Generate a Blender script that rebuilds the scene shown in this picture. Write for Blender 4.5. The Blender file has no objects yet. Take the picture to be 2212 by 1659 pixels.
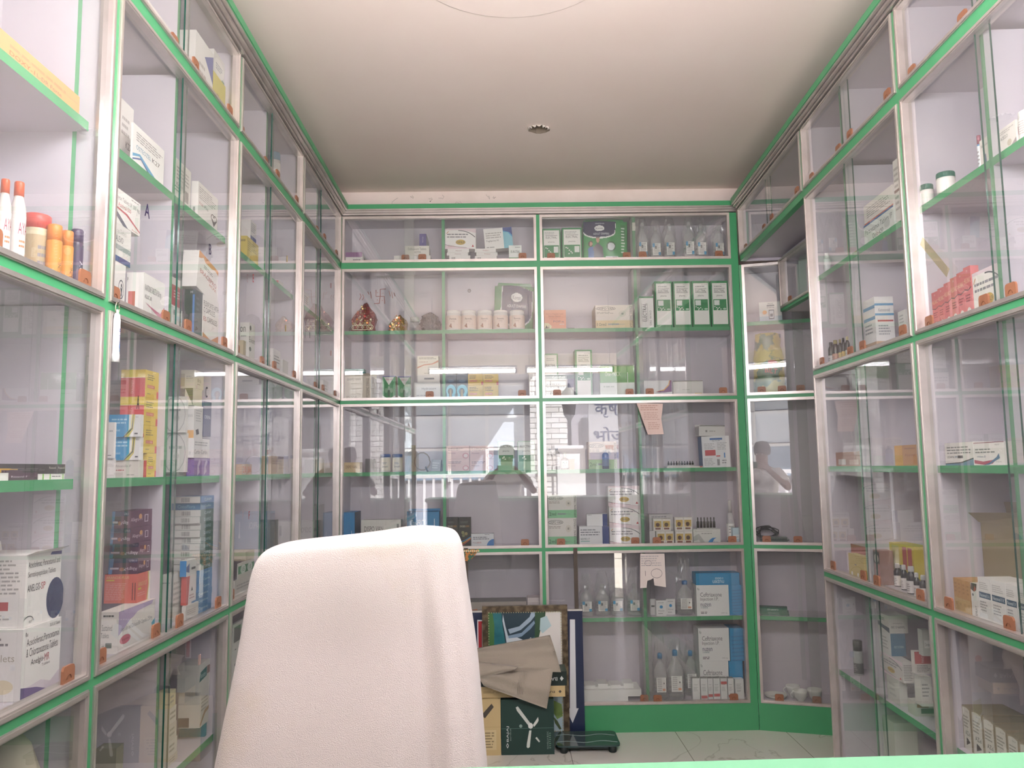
import bpy, math, random
from mathutils import Vector, Matrix
random.seed(7)
SC = bpy.context.scene
COL = SC.collection
# ------------------------------------------------------------------ camera
W, H, F = 2212.0, 1659.0, 1728.6
PITCH, YAW, ROLL = .10537, .011114, -.0142
CH = 1.45                                        # eye height above the floor
fwd = Vector((math.sin(YAW)*math.cos(PITCH), math.cos(YAW)*math.cos(PITCH), math.sin(PITCH)))
r0 = Vector((math.cos(YAW), -math.sin(YAW), 0)); u0 = r0.cross(fwd)
RT = math.cos(ROLL)*r0 + math.sin(ROLL)*u0
UP = -math.sin(ROLL)*r0 + math.cos(ROLL)*u0
CAMP = Vector((0, 0, CH))
cd = bpy.data.cameras.new('camera'); cam = bpy.data.objects.new('camera', cd); COL.objects.link(cam)
cd.sensor_width = 36; cd.lens = F/W*36; cd.clip_start = .02; cd.clip_end = 200
m = Matrix((RT, UP, -fwd)).transposed().to_4x4(); m.translation = CAMP
cam.matrix_world = m; SC.camera = cam
# ------------------------------------------------------------------ view, sky, sun
vs = SC.view_settings
vs.view_transform = 'Standard'; vs.look = 'None'; vs.gamma = 1; vs.use_curve_mapping = False
vs.exposure = 1.97
SC.cycles.max_bounces = 7; SC.cycles.diffuse_bounces = 4; SC.cycles.glossy_bounces = 3
SC.cycles.transmission_bounces = 4; SC.cycles.transparent_max_bounces = 16
SC.cycles.adaptive_threshold = .035; SC.cycles.caustics_reflective = False; SC.cycles.caustics_refractive = False
wd = bpy.data.worlds.new('sky'); SC.world = wd; wd.use_nodes = True
bg = wd.node_tree.nodes['Background']; bg.inputs[0].default_value = (.86, .92, 1, 1); bg.inputs[1].default_value = .65
sun = bpy.data.lights.new('sun', 'SUN'); sun.energy = 12.0; sun.angle = .02; sun.color = (1, .985, .975)
so = bpy.data.objects.new('sun', sun); COL.objects.link(so); so.rotation_euler = (math.radians(-22), math.radians(34), 0)

# ------------------------------------------------------------------ materials
MATS = {}
def lin(c):
    c = c/255.0
    return c/12.92 if c <= .04045 else ((c+.055)/1.055)**2.4
def hexc(h):
    return (lin(int(h[0:2], 16)), lin(int(h[2:4], 16)), lin(int(h[4:6], 16)), 1)
def mat(h, rough=.5, metal=0, spec=.5, key=None, noise=None, bump=None, sheen=0):
    """h = sRGB hex of the thing's own colour"""
    k = key or (h, rough, metal, spec)
    if k in MATS: return MATS[k]
    M = bpy.data.materials.new(str(key or 'm_'+h)); M.use_nodes = True
    nt = M.node_tree; b = nt.nodes['Principled BSDF']
    b.inputs['Base Color'].default_value = hexc(h); b.inputs['Roughness'].default_value = rough
    b.inputs['Metallic'].default_value = metal; b.inputs['Specular IOR Level'].default_value = spec
    if sheen: b.inputs['Sheen Weight'].default_value = sheen
    if noise or bump:
        tc = nt.nodes.new('ShaderNodeTexCoord')
    if noise:                                    # (scale, second colour, lo, hi)
        n = nt.nodes.new('ShaderNodeTexNoise'); n.inputs['Scale'].default_value = noise[0]; n.inputs['Detail'].default_value = 6
        nt.links.new(tc.outputs['Object'], n.inputs['Vector'])
        r = nt.nodes.new('ShaderNodeValToRGB'); r.color_ramp.elements[0].position = noise[2]; r.color_ramp.elements[1].position = noise[3]
        r.color_ramp.elements[0].color = hexc(noise[1]); r.color_ramp.elements[1].color = hexc(h)
        nt.links.new(n.outputs['Fac'], r.inputs[0]); nt.links.new(r.outputs[0], b.inputs['Base Color'])
    if bump:                                     # (scale, strength, distance)
        n = nt.nodes.new('ShaderNodeTexNoise'); n.inputs['Scale'].default_value = bump[0]; n.inputs['Detail'].default_value = 4
        nt.links.new(tc.outputs['Object'], n.inputs['Vector'])
        bp = nt.nodes.new('ShaderNodeBump'); bp.inputs['Strength'].default_value = bump[1]; bp.inputs['Distance'].default_value = bump[2]
        nt.links.new(n.outputs['Fac'], bp.inputs['Height']); nt.links.new(bp.outputs[0], b.inputs['Normal'])
    MATS[k] = M
    return M
def glassy(key, tint, refl=1.0, rough=.0, ior=1.5, haze=0):
    """thin clear sheet: straight-through transmission plus a fresnel mirror"""
    if key in MATS: return MATS[key]
    M = bpy.data.materials.new(key); M.use_nodes = True; nt = M.node_tree
    nt.nodes.remove(nt.nodes['Principled BSDF']); out = nt.nodes['Material Output']
    T = nt.nodes.new('ShaderNodeBsdfTransparent'); T.inputs[0].default_value = tint
    G = nt.nodes.new('ShaderNodeBsdfGlossy'); G.inputs['Roughness'].default_value = rough; G.inputs[0].default_value = (refl, refl, refl, 1)
    geo = nt.nodes.new('ShaderNodeNewGeometry')
    mr = nt.nodes.new('ShaderNodeMapRange'); mr.inputs['To Min'].default_value = ior; mr.inputs['To Max'].default_value = 1/ior
    nt.links.new(geo.outputs['Backfacing'], mr.inputs['Value'])
    fr = nt.nodes.new('ShaderNodeFresnel'); nt.links.new(mr.outputs[0], fr.inputs['IOR'])
    mx = nt.nodes.new('ShaderNodeMixShader'); nt.links.new(fr.outputs[0], mx.inputs[0])
    nt.links.new(T.outputs[0], mx.inputs[1]); nt.links.new(G.outputs[0], mx.inputs[2])
    if haze:                                     # pale diffuse mix, standing in for haze on panes, milkiness on plastic
        df = nt.nodes.new('ShaderNodeBsdfDiffuse'); df.inputs[0].default_value = (.9, .88, .86, 1); m2 = nt.nodes.new('ShaderNodeMixShader'); m2.inputs[0].default_value = haze
        nt.links.new(mx.outputs[0], m2.inputs[1]); nt.links.new(df.outputs[0], m2.inputs[2]); nt.links.new(m2.outputs[0], out.inputs[0])
    else: nt.links.new(mx.outputs[0], out.inputs[0])
    MATS[key] = M
    return M
def emit(key, h, s):
    if key in MATS: return MATS[key]
    M = bpy.data.materials.new(key); M.use_nodes = True; b = M.node_tree.nodes['Principled BSDF']
    b.inputs['Base Color'].default_value = hexc(h); b.inputs['Emission Color'].default_value = hexc(h); b.inputs['Emission Strength'].default_value = s
    MATS[key] = M
    return M
GREEN = mat('4A9C6A', .38, key='green_laminate')
WHITE = mat('CBC3CC', .38, key='pale_laminate', noise=(3, 'C3BBC5', .3, .6))
ALU = mat('CFC7C2', .34, .75, key='aluminium', noise=(14, 'C4BBB6', .3, .6))
GLASS = glassy('pane_glass', (.885, .915, .895, 1), 1.0, 0, 1.92, .045)
GEDGE = mat('1F4A3E', .15, key='glass_edge')
BROWN = mat('94644A', .45, key='brown_plastic')

# ------------------------------------------------------------------ mesh helper
class MB:
    def __init__(s): s.v = []; s.f = []; s.mi = []; s.m = []; s.sm = []
    def mid(s, M):
        if M not in s.m: s.m.append(M)
        return s.m.index(M)
    def add(s, vs_, fs, M, smooth=False):
        o = len(s.v); s.v += [tuple(p) for p in vs_]; k = s.mid(M)
        for f in fs: s.f.append([i+o for i in f]); s.mi.append(k); s.sm.append(smooth)
    def box(s, x0, x1, y0, y1, z0, z1, M, front=None, top=None):
        vs_ = [(x0,y0,z0),(x1,y0,z0),(x1,y1,z0),(x0,y1,z0),(x0,y0,z1),(x1,y0,z1),(x1,y1,z1),(x0,y1,z1)]
        s.add(vs_, [(0,3,2,1),(1,2,6,5),(2,3,7,6),(3,0,4,7)], M)
        o = len(s.v)-8
        s.f.append([o, o+1, o+5, o+4]); s.mi.append(s.mid(front or M)); s.sm.append(False)
        s.f.append([o+4, o+5, o+6, o+7]); s.mi.append(s.mid(top or M)); s.sm.append(False)
    def quad(s, pts, M): s.add(pts, [tuple(range(len(pts)))], M)
    def lathe(s, prof, M, n=20, c=(0,0), smooth=True, sx=1, sy=1):
        vs_ = []; fs = []
        for r, z in prof:
            for i in range(n):
                a = 2*math.pi*i/n; vs_.append((c[0]+r*sx*math.cos(a), c[1]+r*sy*math.sin(a), z))
        for k in range(len(prof)-1):
            for i in range(n):
                j = (i+1) % n; fs.append((k*n+i, k*n+j, (k+1)*n+j, (k+1)*n+i))
        fs.append(tuple(range(n))[::-1]); fs.append(tuple((len(prof)-1)*n+i for i in range(n)))
        s.add(vs_, fs, M, smooth)
    def tube(s, pts, r, M, n=8):
        pts = [Vector(p) for p in pts]; vs_ = []; fs = []
        for i, p in enumerate(pts):
            d = (pts[min(i+1, len(pts)-1)]-pts[max(i-1, 0)]).normalized()
            a = d.orthogonal().normalized() if i == 0 else (pa - d*pa.dot(d)).normalized()
            pa = a; b = d.cross(a); rr = r[i] if isinstance(r, (list, tuple)) else r
            for k in range(n):
                t = 2*math.pi*k/n; vs_.append(p + (a*math.cos(t)+b*math.sin(t))*rr)
        for i in range(len(pts)-1):
            for k in range(n):
                j = (k+1) % n; fs.append((i*n+k, i*n+j, (i+1)*n+j, (i+1)*n+k))
        fs.append(tuple(range(n))[::-1]); fs.append(tuple((len(pts)-1)*n+i for i in range(n)))
        s.add(vs_, fs, M, True)
    def build(s, name, parent=None, loc=None, rotz=0):
        me = bpy.data.meshes.new(name); me.from_pydata(s.v, [], s.f)
        for M in s.m: me.materials.append(M)
        me.polygons.foreach_set('material_index', s.mi); me.polygons.foreach_set('use_smooth', s.sm)
        me.update()
        o = bpy.data.objects.new(name, me); COL.objects.link(o)
        if parent: o.parent = parent
        if loc is not None: o.location = loc; o.rotation_euler[2] = rotz
        return o
def tag(o, label, cat, group=None, kind=None):
    if label: o['label'] = label
    if cat: o['category'] = cat
    if group: o['group'] = group
    if kind: o['kind'] = kind
    return o
def empty(name, loc, rotz=0):
    o = bpy.data.objects.new(name, None); COL.objects.link(o); o.location = loc; o.rotation_euler[2] = rotz
    o.empty_display_size = .05
    return o
# ------------------------------------------------------------------ lettering
TXT = {}
def glyphs(t):
    if t in TXT: return TXT[t]
    cu = bpy.data.curves.new('lettering', 'FONT'); cu.body = t; cu.resolution_u = 2
    o = bpy.data.objects.new('lettering', cu); COL.objects.link(o)
    bpy.context.view_layer.update()
    me = bpy.data.meshes.new_from_object(o.evaluated_get(bpy.context.evaluated_depsgraph_get()))
    v = [(p.co.x, p.co.y) for p in me.vertices]; f = [tuple(p.vertices) for p in me.polygons]
    bpy.data.objects.remove(o); bpy.data.curves.remove(cu); bpy.data.meshes.remove(me)
    if v:
        x0 = min(p[0] for p in v); x1 = max(p[0] for p in v); y0 = min(p[1] for p in v); y1 = max(p[1] for p in v)
        v = [((p[0]-x0)/max(x1-x0, 1e-6), (p[1]-y0)/max(y1-y0, 1e-6)) for p in v]
    TXT[t] = (v, f)
    return TXT[t]
def art(mb, items, w, h, fn, e0=.00025):
    """print a list of patterns on a w x h face; fn(u, v, e) gives the point (u, v in metres, e above the face)"""
    for k, it in enumerate(items or []):
        e = e0 + k*.00006; c = it[0]
        if c == 'r':
            _, a, b, a2, b2, col = it; P = [(a, b), (a2, b), (a2, b2), (a, b2)]
            mb.add([fn(p[0]*w, p[1]*h, e) for p in P], [(0, 1, 2, 3)], mat(col))
        elif c == 'p':
            mb.add([fn(p[0]*w, p[1]*h, e) for p in it[1]], [tuple(range(len(it[1])))], mat(it[2]))
        elif c == 'e':
            _, cx, cy, rx, ry, col = it
            P = [(cx+rx*math.cos(t*math.pi/10), cy+ry*math.sin(t*math.pi/10)) for t in range(20)]
            mb.add([fn(p[0]*w, p[1]*h, e) for p in P], [tuple(range(20))], mat(col))
        elif c == 'a':                            # arc band: cx, cy, rx, ry, a0, a1, thickness
            _, cx, cy, rx, ry, a0, a1, th, col = it; n = 12; P = []
            for i in range(n+1):
                t = math.radians(a0+(a1-a0)*i/n); P.append((cx+rx*math.cos(t), cy+ry*math.sin(t)))
            for i in range(n, -1, -1):
                t = math.radians(a0+(a1-a0)*i/n); P.append((cx+(rx-th)*math.cos(t), cy+(ry-th)*math.sin(t)))
            V = [fn(min(max(p[0], 0), 1)*w, min(max(p[1], 0), 1)*h, e) for p in P]
            mb.add(V, [(i, i+1, 2*n-i, 2*n+1-i) for i in range(n)], mat(col))
        elif c in ('t', 'tv', 'tu'):              # text fitted to a rectangle (plain, turned 90, upside down)
            _, a, b, a2, b2, s, col = it; v, f = glyphs(s)
            V = []
            for x, y in v:
                if c == 'tv': x, y = 1-y, x
                elif c == 'tu': x, y = 1-x, 1-y
                V.append(fn((a+x*(a2-a))*w, (b+y*(b2-b))*h, e))
            mb.add(V, f, mat(col))
        elif c == 'l':                            # n small lines of print
            _, a, b, a2, b2, n, col = it
            for i in range(n):
                hh = (b2-b)/n; y0 = b2-(i+1)*hh; ex = a2-(a2-a)*random.uniform(0, .3)
                x = a
                while x < ex-.01:
                    xx = min(ex, x+random.uniform(.05, .16))
                    mb.add([fn(p[0]*w, p[1]*h, e) for p in ((x, y0+hh*.3), (xx, y0+hh*.3), (xx, y0+hh*.75), (x, y0+hh*.75))], [(0, 1, 2, 3)], mat(col))
                    x = xx+.02
        elif c == 'b':                            # bar code
            _, a, b, a2, b2, col = it; x = a
            while x < a2:
                xx = x+random.choice((.006, .012, .02))
                mb.add([fn(p[0]*w, p[1]*h, e) for p in ((x, b), (xx, b), (xx, b2), (x, b2))], [(0, 1, 2, 3)], mat(col)); x = xx+random.choice((.008, .016))

# ------------------------------------------------------------------ walls as frames (x along, y into the cabinet, z up)
class Wall:
    def __init__(s, ox, oy, th): s.o = Vector((ox, oy, 0)); s.th = th; s.u = Vector((math.cos(th), math.sin(th), 0)); s.v = Vector((-math.sin(th), math.cos(th), 0))
    def pt(s, x, y, z): return s.o + s.u*x + s.v*y + Vector((0, 0, z))      # z above the floor
    def sx(s, px, y, z):                          # x of the point seen in column px at depth y, height z
        n = RT*F - fwd*(px-W/2); q = s.pt(0, y, z)-CAMP
        return -n.dot(q)/n.dot(s.u)
    def sy(s, px, x, z):
        n = RT*F - fwd*(px-W/2); q = s.pt(x, 0, z)-CAMP
        return -n.dot(q)/n.dot(s.v)
    def sz(s, py, x, y):
        n = UP*F + fwd*(py-H/2); q = s.pt(x, y, 0)-CAMP
        return -n.dot(q)/n.z
def wpx(w, x, y, z): p = w.pt(x, y, z)-CAMP; return W/2+F*p.dot(RT)/p.dot(fwd)      # column in which a wall point is seen
BK = Wall(0, 4.567, 0)
LF = Wall(-.8997, 0, math.radians(90.45))
RG = Wall(1.199, 0, math.radians(-92.29))
CR = Wall(1.385, 4.567, math.radians(-17))
# heights above the floor
zz = lambda r: r+CH
RAIL = [(1.172, 1.205), (.380, .400), (-.464, -.445)]           # green rails A, B, C
TIER = [(1.219, 1.466), (.414, 1.152), (-.430, .364), (-1.289, -.480)]
SH = {'1': .808, '2': -.009, '3': -.84}
FL = {'0': 1.2075, '1': .4025, '2': -.4415, '3': -1.3005}
for k in list(SH): SH[k] += CH
for k in list(FL): FL[k] += CH
D = .245
# ------------------------------------------------------------------ the room
def struct(name, mb, loc=None):
    o = mb.build(name, None, loc); o['kind'] = 'structure'; return o
CEILZ = CH+1.721
CREAM = mat('F4E4DC', .7, key='ceiling_paint', noise=(1.2, 'F0DED5', .35, .65))
hc = (.199, 3.922)
mb = MB()
hole = [(hc[0]+(.062+random.uniform(-.012, .008))*math.cos(a*math.pi/7), hc[1]+(.062+random.uniform(-.012, .008))*math.sin(a*math.pi/7)) for a in range(14)]
sq = []
for a in range(14):
    c_, s_ = math.cos(a*math.pi/7), math.sin(a*math.pi/7); k = .12/max(abs(c_), abs(s_)); sq.append((hc[0]+k*c_, hc[1]+k*s_))
vs_ = [(x, y, CEILZ) for x, y in hole+sq]
mb.add(vs_, [(a, 14+a, 14+(a+1) % 14, (a+1) % 14) for a in range(14)], CREAM)
cs = [(hc[0]+i*.12, hc[1]+j*.12, CEILZ) for i, j in ((-1, -1), (1, -1), (1, 1), (-1, 1))]
for c in cs:                                    # fill the four corners of the square
    near = sorted(sq, key=lambda p: abs(p[0]-c[0])+abs(p[1]-c[1]))[:2]
    mb.add([c, (near[0][0], near[0][1], CEILZ), (near[1][0], near[1][1], CEILZ)], [(0, 1, 2)], CREAM)
X0, X1, Y0, Y1 = -1.30, 2.25, .10, 4.95
for a, b, c, d in ((X0, X1, Y0, hc[1]-.12), (X0, X1, hc[1]+.12, Y1), (X0, hc[0]-.12, hc[1]-.12, hc[1]+.12), (hc[0]+.12, X1, hc[1]-.12, hc[1]+.12)):
    mb.quad([(a, c, CEILZ), (b, c, CEILZ), (b, d, CEILZ), (a, d, CEILZ)], CREAM)
mb.box(X0, X1, Y0, Y1, CEILZ+.09, CEILZ+.2, mat('6A5D50', .9))
mb.lathe([(.38, CEILZ-.003), (.385, CEILZ-.001), (.385, CEILZ+.001)], CREAM, 48, (.05, 2.52), False)
for a in range(14):                             # broken plaster sides of the hole
    p, q = hole[a], hole[(a+1) % 14]
    mb.quad([(p[0], p[1], CEILZ), (q[0], q[1], CEILZ), (q[0], q[1], CEILZ+.09), (p[0], p[1], CEILZ+.09)], mat('8D7F70', .9))
struct('ceiling', mb)
mb = MB()
for a in (7, 8, 9, 10, 11, 12, 13):             # flakes hanging on the camera side
    p, q = hole[a], hole[(a+1) % 14]; mx_, my_ = (p[0]+q[0])/2, (p[1]+q[1])/2
    for t, dz in ((.25, .012), (-.1, .02)):
        mb.add([(p[0], p[1], CEILZ-.001), (q[0], q[1], CEILZ-.001), (mx_+(hc[0]-mx_)*t, my_+(hc[1]-my_)*t, CEILZ-dz*random.uniform(.4, 1))], [(0, 1, 2)], mat('EFE6DE', .8))
o = mb.build('broken_plaster_edge'); tag(o, 'ragged broken white plaster edge around the hole in the ceiling', 'plaster edge')
mb = MB(); mb.tube([(hc[0]-.03, hc[1]+.03, CEILZ+.08), (hc[0]-.025, hc[1]-.02, CEILZ+.01), (hc[0]-.02, hc[1]-.045, CEILZ-.012), (hc[0]+.01, hc[1]-.02, CEILZ+.01), (hc[0]+.03, hc[1]+.02, CEILZ+.08)], .0022, mat('4A4038', .6), 6)
tag(mb.build('electric_wire'), 'thin dark electric wire looping out of the hole in the ceiling', 'wire')

# floor of large pale tiles
FM = bpy.data.materials.new('floor_tiles'); FM.use_nodes = True; nt = FM.node_tree; b = nt.nodes['Principled BSDF']
b.inputs['Roughness'].default_value = .16
tc = nt.nodes.new('ShaderNodeTexCoord'); mp = nt.nodes.new('ShaderNodeMapping'); mp.inputs['Location'].default_value = (.28, .15, 0)
br = nt.nodes.new('ShaderNodeTexBrick'); br.offset = 0; br.inputs['Scale'].default_value = 1; br.inputs['Mortar Size'].default_value = .0016
br.inputs['Brick Width'].default_value = .6; br.inputs['Row Height'].default_value = .6
br.inputs['Color1'].default_value = hexc('E0DDD4'); br.inputs['Color2'].default_value = hexc('E3E0D8'); br.inputs['Mortar'].default_value = hexc('7C786E')
wv = nt.nodes.new('ShaderNodeTexNoise'); wv.inputs['Scale'].default_value = 1.7; wv.inputs['Detail'].default_value = 5; wv.inputs['Distortion'].default_value = 1.2
rp = nt.nodes.new('ShaderNodeValToRGB'); e = rp.color_ramp.elements; e[0].position = .49; e[0].color = (1, 1, 1, 1); e[1].position = .51; e[1].color = (1, 1, 1, 1)
ee = rp.color_ramp.elements.new(.5); ee.color = hexc('A8A296')
mx = nt.nodes.new('ShaderNodeMix'); mx.data_type = 'RGBA'; mx.blend_type = 'MULTIPLY'; mx.inputs['Factor'].default_value = .45
nt.links.new(tc.outputs['Object'], mp.inputs[0]); nt.links.new(mp.outputs[0], br.inputs[0]); nt.links.new(mp.outputs[0], wv.inputs[0])
nt.links.new(wv.outputs['Fac'], rp.inputs[0]); nt.links.new(br.outputs[0], mx.inputs[6]); nt.links.new(rp.outputs[0], mx.inputs[7]); nt.links.new(mx.outputs[2], b.inputs['Base Color'])
mb = MB(); mb.box(X0, X1, Y0, Y1, -.1, 0, FM); struct('floor', mb)
WP = mat('F4E4DD', .75, key='wall_paint', noise=(9, 'EEDDD5', .3, .6))
mb = MB(); mb.box(X0-.1, X1+.1, 4.83, 4.95, 0, CEILZ+.2, WP)
struct('wall_back', mb)
mb = MB(); mb.box(X0-.1, X0, Y0, 4.83, 0, CEILZ+.2, WP); struct('wall_left', mb)
mb = MB(); mb.box(X1, X1+.1, Y0, 4.83, 0, CEILZ+.2, WP); struct('wall_right', mb)
mb = MB(); mb.box(X0-.1, X1+.1, Y0-.08, Y0, 2.75, CEILZ+.2, WP); mb.box(X0-.1, -1.2, Y0-.08, Y0, 0, 2.75, WP); mb.box(1.62, X1+.1, Y0-.08, Y0, 0, 2.75, WP)
struct('wall_front', mb)
# cobweb threads and specks on the strip of wall above the cabinets
mb = MB()
for k in range(26):
    x = random.choice([random.uniform(-.85, -.2), random.uniform(-.6, .2), random.uniform(-.85, 1.2)]); z = random.uniform(3.0, 3.15); pts = [(x, 4.826, z)]
    for j in range(5): x += random.uniform(-.02, .02); z += random.uniform(-.018, .014); pts.append((x, 4.826, z))
    mb.tube(pts, .0007, mat('6B5A50', .9), 4)
    if k % 2: mb.box(x-.002, x+.002, 4.824, 4.83, z-.002, z+.002, mat('3A302A', .9))
tag(mb.build('cobweb'), 'dark cobweb threads on the pink wall strip above the back cabinets', 'cobweb', kind='stuff')

# ------------------------------------------------------------------ cabinets
def cornice(E, rel, x0, x1, pr):
    mb = MB()
    mb.box(x0, x1, -pr*.30, .03, rel(1.486), rel(1.497), ALU); mb.box(x0, x1, -pr*.22, .03, rel(1.497), rel(1.500), mat('A59E99', .4, .3))
    mb.box(x0, x1, -pr*.62, .03, rel(1.500), rel(1.509), ALU); mb.box(x0, x1, -pr*.52, .03, rel(1.509), rel(1.512), mat('A59E99', .4, .3))
    mb.box(x0, x1, -pr*.9, .03, rel(1.512), rel(1.520), ALU)
    mb.build('cornice_rail', E)
    mb = MB(); mb.box(x0, x1, -pr, D, rel(1.520), rel(1.547), GREEN); mb.build('cornice', E)
def ring(E, rel, a, b, z0, z1, name='sliding_door_frame'):
    mb = MB(); t = .015
    def bar(P, Q):                               # mitred bars with a raised lip
        (x0, w0), (x1, w1) = P, Q
    for (y0, y1, t0, t1) in ((-.004, .026, 0, t), (-.007, -.004, .003, t-.004)):
        o = [(a-t+t0, rel(z0-t+t0)), (b+t-t0, rel(z0-t+t0)), (b+t-t0, rel(z1+t-t0)), (a-t+t0, rel(z1+t-t0))]
        i_ = [(a-t+t1, rel(z0-t+t1)), (b+t-t1, rel(z0-t+t1)), (b+t-t1, rel(z1+t-t1)), (a-t+t1, rel(z1+t-t1))]
        for k in range(4):
            j = (k+1) % 4
            P = [o[k], o[j], i_[j], i_[k]]
            vs_ = [(p[0], y0, p[1]) for p in P]+[(p[0], y1, p[1]) for p in P]
            mb.add(vs_, [(0, 1, 2, 3), (4, 7, 6, 5), (0, 4, 5, 1), (2, 6, 7, 3), (1, 5, 6, 2), (0, 3, 7, 4)], ALU)
    return mb.build(name, E)
def finger_pull(pane, x, z, y):
    mb = MB(); w, h = .023, .034
    P = [(-w, 0), (w, 0), (w, h-.008), (w-.003, h-.002), (w-.008, h), (-w+.008, h), (-w+.003, h-.002), (-w, h-.008)]
    n = len(P); vs_ = [(x+p[0], y-.005, z+p[1]) for p in P]+[(x+p[0], y+.0, z+p[1]) for p in P]
    mb.add(vs_, [tuple(range(n)), tuple(range(n, 2*n))[::-1]]+[(i, n+i, n+(i+1) % n, (i+1) % n) for i in range(n)], BROWN)
    mb.tube([(x+.009*math.cos(t*math.pi/6), y-.0052, z+.007+.009*math.sin(t*math.pi/6)) for t in range(7)], .0012, mat('6E432B', .5), 5)
    return mb.build('finger_pull', pane)
def cabinet(wall, x0, x1, label, tiers, group=None, corn=None, posts=(.011, .011), plinth=True, top=1.520, bottom=-1.45, ob=(None, None), lip=True):
    xc = (x0+x1)/2; zb = CH+bottom; th = wall.th
    E = empty('display_cabinet', wall.pt(xc, 0, zb), th); tag(E, label, 'cabinet', group)
    rel = lambda r: r+CH-zb
    L = lambda x: x-xc
    a0 = ob[0] if ob[0] is not None else x0+posts[0]+.016; b0 = ob[1] if ob[1] is not None else x1-posts[1]-.016
    mb = MB(); mb.box(L(x0), L(x1), D, D+.012, rel(bottom), rel(top), WHITE); mb.build('back_panel', E)
    for xa, xb in ((x0+.001, x0+.017), (x1-.017, x1-.001)):
        mb = MB(); mb.box(L(xa), L(xb), .0285, D, rel(bottom), rel(top), WHITE); mb.build('side_panel', E)
    # green face frame
    mb = MB(); zs = sorted([t['z'] for t in tiers])
    zlo = zs[0][0]-.015; zhi = zs[-1][1]+.015
    mb.box(L(x0), L(a0-.015), 0, .028, rel(zlo if plinth else bottom), rel(zhi), GREEN); mb.box(L(b0+.015), L(x1), 0, .028, rel(zlo if plinth else bottom), rel(zhi), GREEN)
    for t0, t1 in zip(zs[:-1], zs[1:]):
        mb.box(L(a0-.015), L(b0+.015), 0, .028, rel(t0[1]+.015), rel(t1[0]-.015), GREEN)
    mb.build('face_frame', E)
    if plinth: mb = MB(); mb.box(L(x0), L(x1), 0, .03, rel(bottom), rel(zlo), GREEN); mb.build('plinth', E)
    if not plinth: mb = MB(); mb.box(L(x0), L(x1), 0, .03, rel(bottom), rel(zlo), GREEN); mb.build('bottom_rail', E)
    # decks between tiers
    for k, t in enumerate(zs):
        mb = MB(); zl = rel(t[0]-.012); mb.box(L(x0+.017), L(x1-.017), .0285, D, zl-.02, zl, WHITE); mb.build('deck', E)
    mb = MB(); mb.box(L(x0+.017), L(x1-.017), .0285, D, rel(zhi), rel(top), WHITE); mb.build('top_board', E)
    for t in tiers:
        z0, z1 = t['z']
        for xd in t.get('div', []):
            mb = MB(); mb.box(L(xd-.009), L(xd+.009), .034, D, rel(z0-.012), rel(z1+.015), WHITE, front=GREEN); mb.build('divider', E)
        for xd in t.get('xdiv', []):
            mb = MB(); mb.box(L(xd-.009), L(xd+.009), .07, D, rel(z0-.012), rel(z1+.015), WHITE, front=GREEN); mb.build('divider', E)
        for zs_ in t.get('shelf', []):
            xs = [x0+.017]+[v for xd in t.get('div', []) for v in (xd-.009, xd+.009)]+[t['xdiv'][0]-.009 if t.get('xdiv') else x1-.017]
            for k in range(0, len(xs), 2):
                mb = MB(); mb.box(L(xs[k]), L(xs[k+1]), .034, D, rel(zs_-.022), rel(zs_), WHITE, front=GREEN); mb.build('shelf', E)
        ring(E, rel, L(a0), L(b0), z0, z1)
        wd_ = b0-a0; sp = t.get('split', .5); ov = t.get('ov', .055)
        panes = t.get('panes', [(0, sp+ov/2/wd_, .016), (sp-ov/2/wd_, 1, .007)])
        pl = t.get('pulls', [.05, .40, .56, .93])
        used = set()
        for (f0, f1, y) in panes:
            mb = MB(); xa, xb = L(a0+f0*wd_), L(a0+f1*wd_)
            if f0 == 0: xa -= .006
            if f1 == 1: xb += .006
            vs8 = [(xa, y), (xb, y), (xb, y+.005), (xa, y+.005)]; za, zb2 = rel(z0-.004), rel(z1+.004)
            V = [(p[0], p[1], za) for p in vs8]+[(p[0], p[1], zb2) for p in vs8]
            mb.add(V, [(0, 1, 5, 4)], GLASS); mb.add(V, [(1, 2, 6, 5), (3, 0, 4, 7), (0, 3, 2, 1), (4, 5, 6, 7)], GEDGE)
            pn = mb.build('glass_pane', E)
            for q in pl:
                if f0 <= q <= f1 and q not in used:
                    used.add(q); finger_pull(pn, L(a0+q*wd_), rel(z0), y)
    if corn: cornice(E, rel, L(x0), L(x1), corn)
    return E
def tiers_for(div, splits=(.5,)*4, n=(0, 1, 2, 3), shelves=True, pulls=None, xdiv=None):
    out = []
    for k in n:
        t = dict(z=TIER[k], div=[div] if div is not None else [], split=splits[k])
        if xdiv: t['xdiv'] = [xdiv]
        if k and shelves: t['shelf'] = [[None, .808, -.009, -.84][k]]
        if pulls and pulls[k]: t['pulls'] = pulls[k]
        out.append(t)
    return out
def fr(px, a, b, w=BK, z=1.0):                  # column -> fraction of an opening
    return (w.sx(px, 0, CH+z)-a)/(b-a)
a, b = -.915, .190
cabinet(BK, -.934, .2155, 'green framed glass display cabinet on back wall, left of its centre post', tiers_for(-.342, (.34, .34, .34, .34),
        pulls=[[fr(875, a, b, z=1.2), fr(912, a, b, z=1.2), fr(1129, a, b, z=1.2)], [fr(928, a, b, z=.4), fr(1128, a, b, z=.4)], [fr(1134, a, b, z=-.4)], [.1]]),
        'wall display cabinets', .022, ob=(a, b))
a, b = .240, 1.327
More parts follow.
